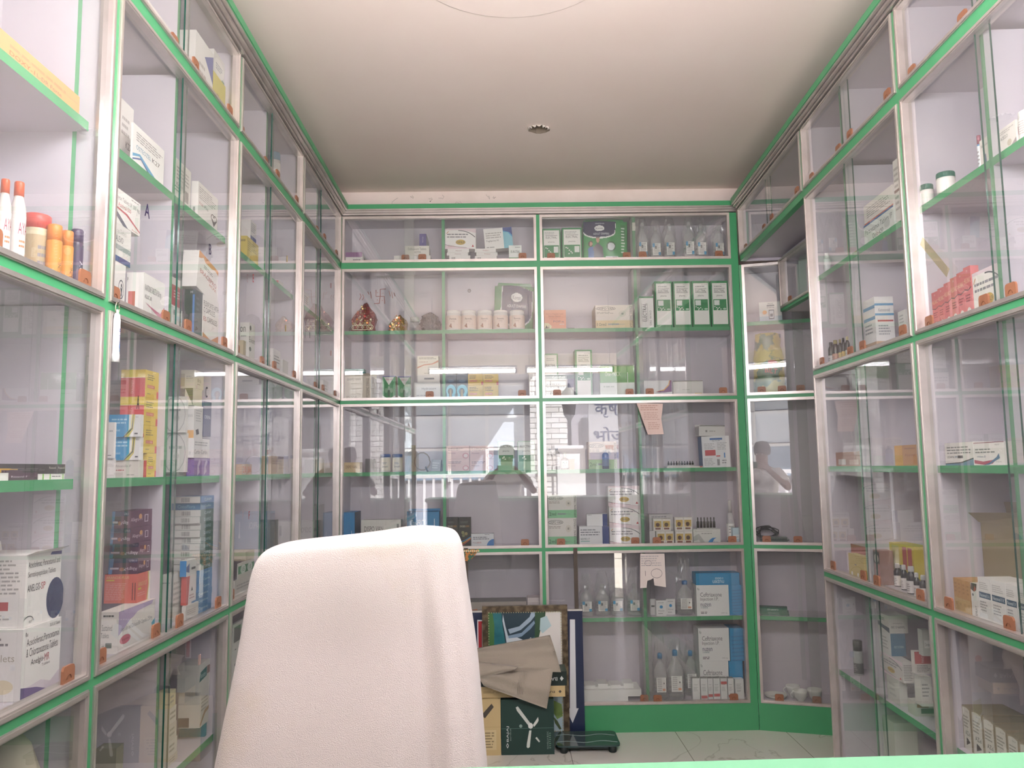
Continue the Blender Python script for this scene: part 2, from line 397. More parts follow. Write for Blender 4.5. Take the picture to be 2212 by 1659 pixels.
cabinet(BK, .2155, 1.385, 'green framed glass display cabinet on back wall, right of its centre post', tiers_for(.783, (.5, .5, .5, .5),
        pulls=[[fr(p, a, b, z=1.2) for p in (1191, 1355, 1389, 1554)], [fr(p, a, b, z=.4) for p in (1204, 1361, 1404, 1563)],
               [fr(p, a, b, z=-.4) for p in (1212, 1373, 1419, 1582)], [fr(p, a, b, z=-1.28) for p in (1393, 1421, 1586)]]),
        'wall display cabinets', .022, ob=(a, b))
YS = [.905, 1.824, 2.727, 3.648, 4.558]
nm = ['nearest the camera', 'second from the camera', 'third from the camera', 'farthest from the camera']
for k in range(4):
    cabinet(LF, YS[k], YS[k+1], 'green framed glass cabinet bay on left wall, ' + nm[k], tiers_for((YS[k]+YS[k+1])/2-.01, xdiv=1.79 if k == 0 else None), 'wall display cabinets', .045)
XS = [-3.41, -2.48, -1.56, -.64]
for k in range(3):
    cabinet(RG, XS[k], XS[k+1], 'green framed glass cabinet bay on right wall, ' + ['farthest from the camera', 'second from the camera', 'nearest the camera'][k],
            tiers_for([-3.04, -2.06, -1.10][k]), 'wall display cabinets', .04)
# the top row of the right wall runs on over the alcove
cabinet(RG, -4.52, -3.41, 'long glass fronted top cabinet bridging the alcove at the back right', [dict(z=TIER[0], split=.5)], 'wall display cabinets', .04, plinth=False, bottom=1.172)
# angled corner cabinet in the alcove
cabinet(CR, .002, .62, 'angled narrow glass cabinet in the back right corner alcove', [dict(z=(.414, 1.150), shelf=[.83], pulls=[.12, .32, .5, .86]),
        dict(z=(-.430, .364), pulls=[.1, .4, .7], shelf=[]), dict(z=(-1.289, -.48), shelf=[-.84], pulls=[.15, .5, .9])], 'wall display cabinets', top=1.17, posts=(.012, .02))
WC = Wall(1.545, 4.36, math.radians(-90))
cabinet(WC, 0, .9, 'small green framed wall cabinet hanging above the alcove on its right', [dict(z=(.875, 1.12), pulls=[.1, .9])], 'wall display cabinets', plinth=False, bottom=.845, top=1.165)
# ------------------------------------------------------------------ goods on the shelves
def put(w, z0, xa, xb, yt, s):
    x1 = w.sx(xa, s, z0); x2 = w.sx(xb, s, z0)
    xn = x1 if w is LF else (x2 if w is RG else (x1+x2)/2)
    return x1, x2, w.sz(yt, xn, s)-z0
T = 0.0
PANEL = {'BK': [-.916, .1985, .2325, 1.367], 'LF': [.905, 1.824, 2.727, 3.648, 4.558], 'RG': [-4.52, -3.41, -2.48, -1.56, -.64]}
DIVS = {'BK': [-.342, .783], 'LF': [1.3545, 1.79, 2.2655, 3.1775, 4.093], 'RG': [-3.04, -2.06, -1.10]}
def keep(w, x1, x2, z0, shift=False):
    """keep goods clear of side panels and dividers"""
    k = 'BK' if w is BK else 'LF' if w is LF else 'RG' if w is RG else None
    if not k: return x1, x2
    if k == 'BK': spans = [(-.916, -.352), (-.332, .1985), (.2325, .773), (.793, 1.367)]
    else:
        P = PANEL[k]; spans = []
        for a, b in zip(P[:-1], P[1:]):
            ds = [d for d in DIVS[k] if a < d < b]; e = [a+.0185]+[v for d in ds for v in (d-.0105, d+.0105)]+[b-.0185]
            spans += [(e[i], e[i+1]) for i in range(0, len(e), 2)]
    best = max(spans, key=lambda s: min(x2, s[1])-max(x1, s[0])); wd_ = x2-x1
    if shift or wd_ < .03 or min(x2, best[1])-max(x1, best[0]) < .6*wd_:
        wd_ = min(wd_, best[1]-best[0]); x1 = min(max(x1, best[0]), best[1]-wd_); return x1, x1+wd_
    return max(x1, best[0]), min(x2, best[1])
def bx(w, z0, xa, xb, yt, label, col='ECE7E3', s=.045, xc=None, d=.09, fr=None, sd=None, top=None, rot=None, roll=0, name='medicine_box', cat='box', group=None, flap=0, extra=None):
    """carton: front face seen in columns xa..xb, its top in row yt, its side face out to column xc"""
    global T
    if isinstance(z0, str): z0 = SH[z0[1:]] if z0[0] == 's' else FL[z0[1:]] if z0[0] == 'f' else T
    x1, x2, h = put(w, z0, xa, xb, yt, s); x1, x2 = keep(w, x1, x2, z0)
    wd_ = max(x2-x1, .008); h = max(h, .006)
    if xc is not None:
        xn = x1 if w is LF else x2 if w is RG else (x2 if xc > xb else x1)
        d = abs(w.sy(xc, xn, z0)-s)
    d = min(d, D-s-.006)
    mb = MB(); M = mat(col)
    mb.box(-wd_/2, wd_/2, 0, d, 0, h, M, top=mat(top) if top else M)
    ri = (w is RG) or (w not in (LF, RG) and (x1+x2) < 0)
    art(mb, fr, wd_, h, lambda u, v, e: (-wd_/2+u, -e, v))
    if ri: art(mb, sd, d, h, lambda u, v, e: (wd_/2+e, u, v))
    else: art(mb, sd, d, h, lambda u, v, e: (-wd_/2-e, d-u, v))
    if flap:                                     # opened lid standing up at the back of the top
        mb.add([(-wd_/2, d, h), (wd_/2, d, h), (wd_/2, d+.004, h+flap), (-wd_/2, d+.004, h+flap), (-wd_/2, 0, h), (wd_/2, 0, h), (wd_/2-.006, -.02, h+flap*.4), (-wd_/2+.004, -.018, h+flap*.35)], [(0, 1, 2, 3), (4, 5, 6, 7)], M)
    if extra: extra(mb, wd_, d, h)
    if rot is None: rot = random.uniform(-.6, .6)
    o = mb.build(name, None, w.pt((x1+x2)/2, s, z0), w.th+math.radians(rot))
    if roll: o.rotation_mode = 'XYZ'; o.rotation_euler = (0, math.radians(roll), w.th)
    tag(o, label, cat, group)
    T = z0+h+.0006
    return o
def lines(c='9A9497', n=4, a=.08, b=.12, a2=.9, b2=.5): return ('l', a, b, a2, b2, n, c)
RED, NAVY, GRN, TEAL = 'C8434B', '2C3560', '2E8B4F', '1F7F78'
def wrap(col): return mat(col)
FILM = glassy('clear_film', (.96, .96, .96, 1), .9, .12, 1.5, .05)
PLAS = glassy('bottle_plastic', (.93, .94, .95, 1), 1, .08, 1.5, .22)
AMB = mat('3A2416', .12); CLEARG = glassy('tinted_glass', (.86, .80, .66, 1), 1, .03, 1.5)
def bottle(w, z0, xa, xb, yt, label, body='3A2416', cap='EDEAE6', lab='E9E2DA', capf=.2, s=.075, neck=.42, shoulder=.16, labf=(.10, .58), lart=None, clear=None, flat=1, name='medicine_bottle', cat='bottle', group=None, capr=None, capg=0):
    """round container: base, body, shoulder, cap and a wrapped paper label"""
    global T
    if isinstance(z0, str): z0 = SH[z0[1:]] if z0[0] == 's' else FL[z0[1:]] if z0[0] == 'f' else T
    x1, x2, h = put(w, z0, xa, xb, yt, s); dist = (w.pt((x1+x2)/2, s, z0)-CAMP).dot(fwd)
    r = max((xb-xa)/2*dist/F, .004); cxm = (x1+x2)/2; s = max(s, .024+r); x1, x2, h = put(w, z0, xa, xb, yt, s); cxm = (x1+x2)/2; h = w.sz(yt, cxm, s)-z0; x1, x2 = keep(w, cxm-r, cxm+r, z0, True)
    E = empty(name, w.pt((x1+x2)/2, s, z0), w.th); tag(E, label, cat, group)
    M = clear or mat(body, .25)
    hb = h*(1-capf); rn = r*neck if capr is None else r*capr*.92
    mb = MB(); mb.lathe([(r*.92, 0), (r, h*.02), (r, hb-h*shoulder), (r*.9, hb-h*shoulder*.6), (rn*1.15, hb-h*shoulder*.15), (rn, hb), (rn, hb+h*.02)], M, 20, sy=flat); mb.build('body', E)
    rc = r*(capr or neck*1.12)
    mb = MB(); mb.lathe([(rc, hb), (rc, h*.985), (rc*.9, h)], mat(cap, .35), 20, sy=flat)
    if capg:
        for i in range(24):
            a_ = i*math.pi/12; mb.box(rc*math.cos(a_)-.0006, rc*math.cos(a_)+.0006, rc*flat*math.sin(a_)-.0006, rc*flat*math.sin(a_)+.0006, hb+.001, h*.96, mat(cap, .35))
    mb.build('cap', E)
    if lab:
        mb = MB(); rl = r*1.012; n = 28; z1_, z2_ = h*labf[0], h*labf[1]
        mb.add([(rl*math.cos(2*math.pi*i/n), rl*flat*math.sin(2*math.pi*i/n), z) for z in (z1_, z2_) for i in range(n)], [(i, (i+1) % n, n+(i+1) % n, n+i) for i in range(n)], mat(lab), True)
        wl = r*1.7
        def fn(u, v, e):
            t = (u-wl/2)/r*1.0; t += {'L': -.25, 'R': .25}.get('L' if w is LF else 'R' if w is RG else '', 0)
            return ((rl+e)*math.sin(t), -(rl+e)*flat*math.cos(t), z1_+v)
        art(mb, lart or [lines('8B8084', 4, .1, .1, .9, .8)], wl, z2_-z1_, fn)
        mb.build('label', E)
    T = z0+h
    return E
def bagged(w, z0, xa, xb, yt, ybody, label, cap=None, lab='blue', s=.09, group='bottles of infusion fluid'):
    """soft clear infusion bottle with its crumpled clear outer bag"""
    if isinstance(z0, str): z0 = SH[z0[1:]] if z0[0] == 's' else FL[z0[1:]]
    x1, x2, h = put(w, z0, xa, xb, yt, s); hb = w.sz(ybody, (x1+x2)/2, s)-z0; r = (x2-x1)/2
    E = empty('infusion_bottle', w.pt((x1+x2)/2, s, z0), w.th); tag(E, label, 'bottle', group)
    mb = MB(); mb.lathe([(r*.85, .002), (r*.97, .01), (r*.97, hb*.55), (r, hb*.6), (r*.9, hb*.72), (r*.45, hb*.9), (r*.28, hb*.93), (r*.28, hb)], PLAS, 18, sy=.65)
    for k in range(5): mb.lathe([(r*.99, hb*(.08+k*.1)), (r*1.0, hb*(.085+k*.1)), (r*.99, hb*(.09+k*.1))], PLAS, 18, sy=.65)
    mb.build('body', E)
    mb = MB(); mb.lathe([(r*.34, hb), (r*.34, hb*1.1), (r*.26, hb*1.13)], mat(cap, .4) if cap else PLAS, 14); mb.build('cap', E)
    mb = MB()
    lz0, lz1 = hb*.20, hb*.56; lw = r*1.35
    fnl = lambda u, v, e: ((u-lw/2), -r*.66-e-.0008, lz0+v)
    P = [('r', 0, 0, 1, 1, 'EFEDEA'), ('l', .1, .08, .9, .95, 7, 'A5A2A2')]
    if lab == 'blue': P += [('r', 0, .68, .26, 1, '3D9BCB'), ('r', .72, 0, 1, .26, '3D9BCB'), ('r', .3, .55, .5, .8, '55565C')]
    else: P += [('r', .55, .0, 1, 1, 'F4F2EE'), ('e', .78, .6, .06, .06, '333333'), ('r', .62, .1, .92, .25, 'E7A07E')]
    art(mb, P, lw, lz1-lz0, fnl); mb.build('label', E)
    # crumpled bag
    mb = MB(); n = 26; m_ = 12; V = []; rnd = random.Random(int(xa*7+yt))
    for k in range(m_+1):
        f = k/m_; z = f*h; base = 1.12 if f < hb/h*.8 else 1.12-.55*(f-hb/h*.8)/(1-hb/h*.8)
        for i in range(n):
            a_ = 2*math.pi*i/n; q = 1+rnd.uniform(-.09, .09)*(1+1.5*(f > .5)); V.append((r*base*q*math.cos(a_), r*base*.7*q*math.sin(a_), z+rnd.uniform(-.004, .004)*(k > 0)+(rnd.uniform(-.012, .012) if k == m_ else 0)))
    mb.add(V, [(k*n+i, k*n+(i+1) % n, (k+1)*n+(i+1) % n, (k+1)*n+i) for k in range(m_) for i in range(n)], FILM)
    mb.build('outer_bag', E)
    return E
def sheet(w, pts, y, M, items=None, th=.0006):
    """thin flat object from px points projected on the plane at depth y -> (mesh, centre)"""
    pass
ELEC = [('r', .08, .06, .93, .95, 'F1EEEA'), ('t', .2, .76, .8, .82, 'ELECTRAL', '262626'), ('r', .18, .835, .82, .842, '262626'), ('r', .18, .745, .82, .752, '262626'), ('t', .33, .655, .67, .70, 'pharma', '333333'),
        ('l', .2, .86, .8, .90, 1, '9B9B9B'), ('r', .12, .36, .88, .60, '2B8A50'), ('r', .17, .47, .48, .58, 'E9ECE8'), ('e', .2, .44, .035, .012, 'F1EEEA'), ('e', .3, .42, .035, .012, 'F1EEEA'), ('e', .38, .40, .035, .012, 'F1EEEA'), ('e', .46, .42, .035, .012, 'F1EEEA'), ('e', .54, .385, .035, .012, 'F1EEEA'), ('e', .34, .375, .035, .012, 'F1EEEA'), ('e', .76, .39, .1, .02, 'BFD8C5'), ('t', .55, .91, .9, .93, '30 x 21.8 g', '444444')]
ELEC2 = [('r', .08, .10, .93, .95, 'F1EEEA'), ('t', .2, .70, .8, .77, 'ELECTRAL', '262626'), ('r', .18, .79, .82, .80, '262626'), ('t', .33, .57, .67, .62, 'pharma', '333333'), ('r', .10, .14, .90, .50, '2B8A50'), ('r', .62, .28, .86, .46, 'E9ECE8'),
         ('e', .2, .42, .035, .018, 'F1EEEA'), ('e', .28, .40, .035, .018, 'F1EEEA'), ('e', .36, .34, .035, .018, 'F1EEEA'), ('e', .44, .30, .035, .018, 'F1EEEA'), ('e', .34, .24, .035, .018, 'F1EEEA'), ('e', .5, .26, .035, .018, 'F1EEEA'), ('l', .15, .82, .85, .9, 2, 'A5A5A5')]
MLF = [('p', [(0, .93), (.5, .93), (.8, .86), (1, .78), (1, 1), (0, 1)], 'E9D3DA'), ('a', .45, -.2, .75, 1.12, 45, 92, .03, '4A4850'), ('l', .06, .52, .92, .78, 2, '8E8A90'), ('e', .5, .33, .16, .13, 'C9A84A'), ('t', .37, .28, .63, .38, 'OMLF', '3A3A3A'), ('p', [(0, 0), (1, 0), (.7, .06), (.3, .12), (0, .2)], 'E9D3DA'), ('p', [(0, .22), (.3, .13), (.7, .07), (.7, .055), (.3, .115), (0, .2)], '4A4850'), ('t', .1, .1, .3, .15, 'MYLAB LIFE', 'C05A60'), ('p', [(.86, .1), (.94, .1), (.90, .22)], 'C8434B'), ('p', [(.03, .75), (.05, .75), (.12, .86), (.1, .87)], 'C9863A')]
CEF = [('t', .12, .62, .78, .76, 'Ceftriaxone', '55585E'), ('t', .12, .46, .68, .60, 'Injection I.P.', '55585E'), ('t', .12, .30, .44, .40, 'nuzen', '1E3558'), ('t', .13, .24, .34, .29, '1000', '2C6A78'), ('l', .12, .05, .36, .14, 2, '4A4A4A'), ('t', .75, .06, .93, .1, '1000 mg', '77797E'), ('t', .04, .84, .1, .92, 'Rx', '55585E')]
def DISPO(band, ml): return [('r', 0, 0, 1, .34, band), ('t', .06, .80, .50, .90, 'DISPO VAN', '3B3A3A'), ('a', .28, .85, .27, .085, 0, 360, .012, '3B3A3A'), ('l', .04, .62, .5, .72, 2, 'A09890'), ('t', .04, .10, .28, .24, ml, '3E5A48'), ('r', .33, .14, .62, .2, '8E969A'), ('r', .62, .16, .78, .175, '8E969A'), ('tv', .91, .03, .985, .96, 'HYPODERMIC SYRINGE', '4A4038'), ('e', .72, .62, .10, .13, 'D9D2C9'), ('r', .69, .58, .75, .66, 'A39D97')]

# ---------- back wall, top row, left cabinet
bx(BK, 'f0', 737, 782, 545, 'flat white carton with a purple stripe at the far left of the top back shelf', xc=805, fr=[('r', 0, .6, 1, 1, '8E5A8C'), ('l', .45, .05, .95, .45, 2, '55505A')], sd=[('b', .3, .1, .6, .8, '444444')])
bx(BK, 'f0', 851, 930, 552, 'opened white carton lying under the boxed tablets on the top back shelf', d=.1)
bx(BK, 'T', 875, 927, 531, 'cream tablet carton lettered in grey, under the small purple box', 'E8E2DA', d=.08, fr=[('t', .12, .55, .88, .8, 'Deflazacort Tablets', '6A6662'), ('t', .4, .25, .65, .42, 'EZTIN', '333333')])
bx(BK, 'T', 906, 921, 505, 'small purple carton standing on the cream tablet carton', '473C86', xc=930, fr=[('tv', .4, .25, .6, .75, 'Azilup', 'E0DDF0')], sd=[('r', 0, 0, 1, 1, 'DCDAE2'), ('l', .2, .3, .9, .7, 3, '888888')])
for k, (x1_, x2_, y_) in enumerate([(970.5, 1016, 552), (965, 1011, 545.5), (967, 1013, 537.5)]):
    bx(BK, 'f0' if k == 0 else 'T', x1_, x2_, y_, ['bottom', 'middle', 'top'][k]+' one of three flat white cartons under the upright oval logo box', 'EFEAE8', d=.1, fr=[('t', .38, .35, .66, .65, 'Medomol', 'A5606A')] if k else [('b', .1, .2, .28, .8, '555555'), ('t', .45, .35, .6, .6, 'Neurid', 'B05A60')], group='flat cartons on the top back shelf')
bx(BK, 'T', 961, 1028, 494, 'white and pink carton with a gold oval logo, upright on three flat cartons', 'F4EFEE', s=.05, d=.06, fr=MLF, roll=.6)
for k, (x1_, x2_, y_) in enumerate([(1026, 1073, 552.5), (1029, 1074.6, 545), (1025.7, 1071, 537)]):
    bx(BK, 'f0' if k == 0 else 'T', x1_, x2_, y_, ['bottom', 'middle', 'top'][k]+' one of three flat white cartons under the tilted blue and white box', 'EFEAE8', d=.1, fr=[('t', .38, .35, .66, .65, 'Prebun', 'B05A60')] if k else [('b', .1, .2, .28, .8, '555555'), ('t', .45, .35, .6, .6, 'Prebu', 'B05A60')], group='flat cartons on the top back shelf')
bx(BK, 'T', 1048, 1109, 492.5, 'tilted white carton with navy and light blue end, leaning on flat cartons', 'F0ECEA', s=.05, d=.07, roll=-4.5, fr=[('r', .68, 0, 1, 1, '7FC3D6'), ('p', [(.68, 1), (1, 1), (1, .55), (.85, .78), (.68, .8)], '2E4A92'), ('p', [(.68, .8), (.85, .76), (1, .5), (1, .6), (.9, .76), (.68, .86)], '3E9BD2'), ('l', .06, .5, .62, .82, 3, 'B5AFAC'), ('t', .06, .34, .5, .44, 'Tegliprint M', '4A4648'), ('l', .06, .05, .4, .13, 1, '999999')])
bx(BK, 'f0', 1099.5, 1127, 530, 'small white and green carton at the right of the tilted blue and white box', 'ECEFEC', s=.04, fr=[('t', .15, .55, .85, .7, 'EUROTAS', '3C4A42'), ('r', 0, 0, .8, .28, '3F9A5C'), ('l', .5, .85, .95, .92, 1, '888888'), ('p', [(.1, .1), (.25, .22), (.3, .12), (.5, .18), (.3, .06)], 'E8F0E8')])
# ---------- back wall, top row, right cabinet
bx(BK, 'f0', 1172, 1212, 494, 'first green and white rehydration powder carton left of the diaper pack', '2B8A50', fr=ELEC2, d=.1, group='rehydration powder cartons')
bx(BK, 'f0', 1215, 1258, 492, 'second green and white rehydration powder carton, touching the diaper pack', '2B8A50', fr=ELEC2, d=.1, group='rehydration powder cartons')
def pillow(w, z0, xa, xb, yt, label, col, fr_, roll=0, s=.05, d=.10, wl=.8, side_r=0):
    if isinstance(z0, str): z0 = SH[z0[1:]] if z0[0] == 's' else FL[z0[1:]]
    x1, x2, h = put(w, z0, xa, xb, yt, s); wd_ = x2-x1
    mb = MB(); n = 64; V = []; rnd = random.Random(int(xa))
    sag = lambda u: math.sin(math.pi*min(max(u, 0), 1))**.5
    P = lambda u, v, e: ((-wd_/2+u*wd_), -(e+.022*sag(u)*sag(v)+.0012*math.sin(u*17+v*9)*sag(u)), v*h*(1-.05*abs(u-.4)))
    for j in range(n+1):
        for i in range(n+1): V.append(P(i/n, j/n, 0))
    for j in range(n+1):
        for i in range(n+1): p = P(i/n, j/n, 0); V.append((p[0], d+(-p[1]), p[2]))
    def inside(P_, x, y):
        c = False
        for k in range(len(P_)):
            (xa_, ya_), (xb_, yb_) = P_[k], P_[k-1]
            if (ya_ > y) != (yb_ > y) and x < (xb_-xa_)*(y-ya_)/(yb_-ya_)+xa_: c = not c
        return c
    def colour(u, v):                            # printed areas follow the bulging front
        c = col
        for it in fr_:
            if it[0] == 'p' and inside(it[1], u, v): c = it[2]
            elif it[0] == 'e' and ((u-it[1])/it[3])**2+((v-it[2])/it[4])**2 < 1: c = it[5]
            elif it[0] == 'r' and it[1] < u < it[3] and it[2] < v < it[4]: c = it[5]
        return c
    N = (n+1)*(n+1); fs = []; F2 = {}
    for j in range(n):
        for i in range(n):
            a_ = j*(n+1)+i; F2.setdefault(colour((i+.5)/n, (j+.5)/n), []).append((a_, a_+1, a_+n+2, a_+n+1)); fs.append((N+a_, N+a_+n+1, N+a_+n+2, N+a_+1))
    for i in range(n): fs += [(i, N+i, N+i+1, i+1), (n*(n+1)+i, n*(n+1)+i+1, N+n*(n+1)+i+1, N+n*(n+1)+i)]
    for j in range(n): a_ = j*(n+1); fs += [(a_, a_+n+1, N+a_+n+1, N+a_), (a_+n, N+a_+n, N+a_+2*n+1, a_+2*n+1)]
    mb.add(V, fs, mat(col, .3), True)
    for c_, f_ in F2.items():
        k = mb.mid(mat(c_, .3))
        for q_ in f_: mb.f.append(list(q_)); mb.mi.append(k); mb.sm.append(True)
    # crimped seam on top
    mb.add([(-wd_/2+.01, d/2, h*.97), (wd_/2-.01, d/2, h*.95), (wd_/2-.02, d/2-.004, h+.018), (-wd_/2+.02, d/2+.004, h+.022)], [(0, 1, 2, 3)], mat(col, .3))
    art(mb, [it for it in fr_ if it[0] in 'tl'], 1, 1, lambda u, v, e: P(u, v, e+.0012))
    o = mb.build('diaper_pack', None, w.pt((x1+x2)/2, s+.022, z0), w.th)
    if roll: o.rotation_euler = (0, math.radians(roll), w.th)
    tag(o, label, 'diaper pack'); return o
def fan_poly(cx, cy, rx, ry, a0, a1, n=14): return [(cx+rx*math.cos(math.radians(a0+(a1-a0)*i/n)), cy+ry*math.sin(math.radians(a0+(a1-a0)*i/n))) for i in range(n+1)]
pillow(BK, 'f0', 1261, 1357, 474, 'bulging green adult diaper pack with navy top and a couple pictured on front', '2F9450',
       [('p', [(0, .98), (0, .72)]+fan_poly(.36, .72, .36, .17, 180, 360)[1:-1]+[(.72, .72), (.74, .98)], 'F0F0EE'), ('p', [(0, .98), (0, .75)]+fan_poly(.36, .75, .355, .165, 180, 360)[1:-1]+[(.71, .75), (.73, .98)], '262F55'),
        ('e', .36, .80, .11, .07, 'F0F0EE'), ('t', .28, .775, .44, .82, 'Korein', '2A3050'), ('t', .22, .64, .58, .69, 'ADULT DIAPERS', 'E8ECF0'), ('t', .27, .90, .47, .93, 'PREMIUM', 'E8ECF0'),
        ('e', .62, .37, .105, .12, '1F5C36'), ('e', .62, .37, .08, .09, 'D8DDE0'), ('r', .5, .03, .78, .14, 'E8ECF0'), ('r', .65, .06, .76, .12, '2A2A2A'), ('t', .52, .07, .63, .11, 'DIAPER', '333333'), ('t', .19, .02, .24, .07, '15', 'F0F0F0'), ('t', .28, .03, .33, .08, '10', 'F0F0F0'), ('t', .37, .05, .43, .1, '++', 'F0F0F0'),
        ('p', [(.12, .05), (.10, .3), (.16, .38), (.24, .34), (.30, .1)], '5B7FB8'), ('e', .16, .43, .05, .07, '4A302A'), ('e', .165, .43, .032, .05, 'C99A80'), ('p', [(.24, .05), (.22, .36), (.32, .45), (.43, .35), (.46, .05)], '5C5560'), ('e', .32, .52, .04, .065, 'C89C84'), ('p', [(.28, .56), (.36, .56), (.35, .60), (.29, .60)], '8A8078'), ('r', .84, .5, .95, .9, '257A42'), ('l', .85, .2, .94, .85, 9, 'CFE0D2')], roll=1.0)
mb = MB(); x_ = BK.sx(1370, .03, CH+1.35); z_ = BK.sz(498, x_, .03); mb.box(-.009, .009, -.001, 0, 0, .05, mat('E9E4DC', .7))
tag(mb.build('paper_slip', None, BK.pt(x_, .0335, z_)), 'narrow blank white paper slip stuck on the green divider in the top right row', 'paper slip')
for k, (cx_, yb_, yt_) in enumerate([(1389, 492, 472), (1418, 497, 478), (1448, 494, 470), (1490, 490, 469), (1516, 494, 472), (1554, 497, 484)]):
    bagged(BK, 'f0', cx_-12.5, cx_+12.5, yt_, yb_, ['leftmost', 'second from left', 'third from left', 'third from right', 'second from right', 'rightmost'][k]+' bagged clear infusion bottle in the top back row', group='bagged bottles in the top back row')
# ---------- back wall, second row, left: household shrine things and jars
def shrine(xa, xb, yt, label, c1, c2, gold, cream, leftw, s=.09):
    z0 = SH['1']; x1, x2, h = put(BK, z0, xa, xb, yt, s); wd_ = x2-x1; rnd = random.Random(int(xa))
    E = empty('wrapped_idol', BK.pt((x1+x2)/2, s, z0)); tag(E, label, 'idol')
    mb = MB(); n = 12; V = []; out = [(-.5, 0), (-.42, .18), (-.46, .42), (-.30, .62), (-.12, .78), (.02, .97), (.12, 1), (.20, .86), (.40, .66), (.47, .45), (.40, .2), (.46, 0)]
    for y_, k_ in ((-.03, .8), (-.015, 1), (.03, 1), (.045, .7)):
        for p in out: V.append((p[0]*wd_*k_+rnd.uniform(-.002, .002), y_+rnd.uniform(-.006, .006), p[1]*h*(.6+.4*k_)))
    m_ = len(out); mb.add(V, [(a*m_+i, a*m_+(i+1) % m_, (a+1)*m_+(i+1) % m_, (a+1)*m_+i) for a in range(3) for i in range(m_)]+[tuple(range(m_)), tuple(range(3*m_, 4*m_))[::-1]], mat(c1, .25, .4, bump=(45, 1, .05), key='foil'+c1)); mb.build('body', E)
    mb = MB()
    for i in range(170):
        u, v = rnd.uniform(-.40, .40), rnd.uniform(.08, .92)
        if abs(u) > .45*(1.1-v): continue
        q = rnd.uniform(.003, .008); y_ = -.034-rnd.uniform(0, .006); a_ = rnd.uniform(0, 3)
        mb.add([(u*wd_+q*math.cos(a_+t), y_+rnd.uniform(-.003, .003), v*h+q*math.sin(a_+t)) for t in (0, 2, 4)], [(0, 1, 2)], mat(rnd.choice([c2, gold, c1, 'F3E2C0']), .15, .7, key=None))
    mb.build('foil_ornament', E)
    if cream:
        mb = MB()
        for i in range(9):
            x_ = -.36*wd_+i*.09*wd_
            mb.tube([(x_+.005*math.cos(t), -.044, h*.14+.009*math.sin(t)+(i % 2)*h*.1) for t in [j*.8 for j in range(9)]], .0016, mat('E6DDB8', .4), 5)
        mb.box(-.38*wd_, .36*wd_, -.044, -.041, h*.2, h*.22, mat('E6DDB8', .4)); mb.box(-.38*wd_, .36*wd_, -.044, -.041, h*.05, h*.07, mat('E6DDB8', .4))
        mb.build('fretwork_band', E)
    return E
shrine(757, 815, 655, 'red foil wrapped idol with cream fretwork on the upper left back shelf', 'A8302C', 'D9783A', 'D8B35A', True, 0)
shrine(838, 883, 681, 'smaller orange and yellow foil wrapped idol right of the red one', 'C79A3A', 'D8622E', 'E8C860', False, 0)
mb = MB(); mb.tube([(0, 0, 0), (.05, -.004, .05), (.10, -.006, .10), (.115, -.006, .125)], [.008, .012, .006, .001], mat('544C4C', .6), 6)
tag(mb.build('peacock_feather', None, BK.pt(-.905, .09, SH['1']+.012)), 'dark slanting feather left of the red foil wrapped idol', 'feather')
bottle(BK, 's1', 885, 906, 686, 'small empty glass jar with ruffled paper top beside the grey bundle', lab=None, clear=FILM, cap='E4DDDA', capf=.3, neck=.8, name='glass_jar', cat='jar')
def lump(w, z0, xa, xb, yt, label, M, s=.1, name='plastic_bundle', cat='bundle', dd=.08, seed=1, rough=.12, prof=None):
    if isinstance(z0, str): z0 = SH[z0[1:]] if z0[0] == 's' else FL[z0[1:]]
    x1, x2, h = put(w, z0, xa, xb, yt, s); r = (x2-x1)/2; rnd = random.Random(seed); mb = MB(); n, m_ = 20, 10; V = []
    for k in range(m_+1):
        f = k/m_; q = prof(f) if prof else math.sin(math.pi*(.12+.86*f)*.98)**.6 if f < .98 else .12
        for i in range(n):
            a_ = 2*math.pi*i/n; g = q*(1+rnd.uniform(-rough, rough)); V.append((r*g*math.cos(a_), min(dd, .11)*g*.7*math.sin(a_), f*h+rnd.uniform(-.004, .004)*(k > 0)))
    mb.add(V, [(k*n+i, k*n+(i+1) % n, (k+1)*n+(i+1) % n, (k+1)*n+i) for k in range(m_) for i in range(n)]+[tuple(range(n))[::-1], tuple(m_*n+i for i in range(n))], M, True)
    o = mb.build(name, None, w.pt((x1+x2)/2, s, z0), w.th); tag(o, label, cat); return o
lump(BK, 's1', 908, 950, 676, 'crumpled dark grey plastic bundle left of the row of white jars', mat('8A8586', .25, bump=(30, 1, .03), key='bundle'), .11, seed=3, rough=.24)
JART = [('r', 0, 0, 1, 1, 'D9A98C'), ('t', .25, .66, .75, .8, 'Pentids', '5A3A38'), ('t', .35, .52, .65, .58, 'POWDER', '7A4A44'), ('p', [(.2, .15), (.35, .4), (.6, .45), (.85, .3), (.6, .1), (.4, .05)], '9C6A58'), ('e', .3, .2, .1, .07, 'B88A70')]
for k, (x1_, x2_) in enumerate([(962, 995), (996, 1029.5), (1030.5, 1064), (1065, 1098), (1100.5, 1134)]):
    bottle(BK, 's1', x1_, x2_, 672, ['leftmost', 'second', 'middle', 'fourth', 'rightmost'][k]+' of five white powder jars with peach labels on the upper back shelf', 'EFEBE8', 'EFEBE8', 'EBD9CE', .16, .072, .9, .05, (.06, .72), JART, name='powder_jar', cat='jar', group='row of white powder jars', capr=.93)
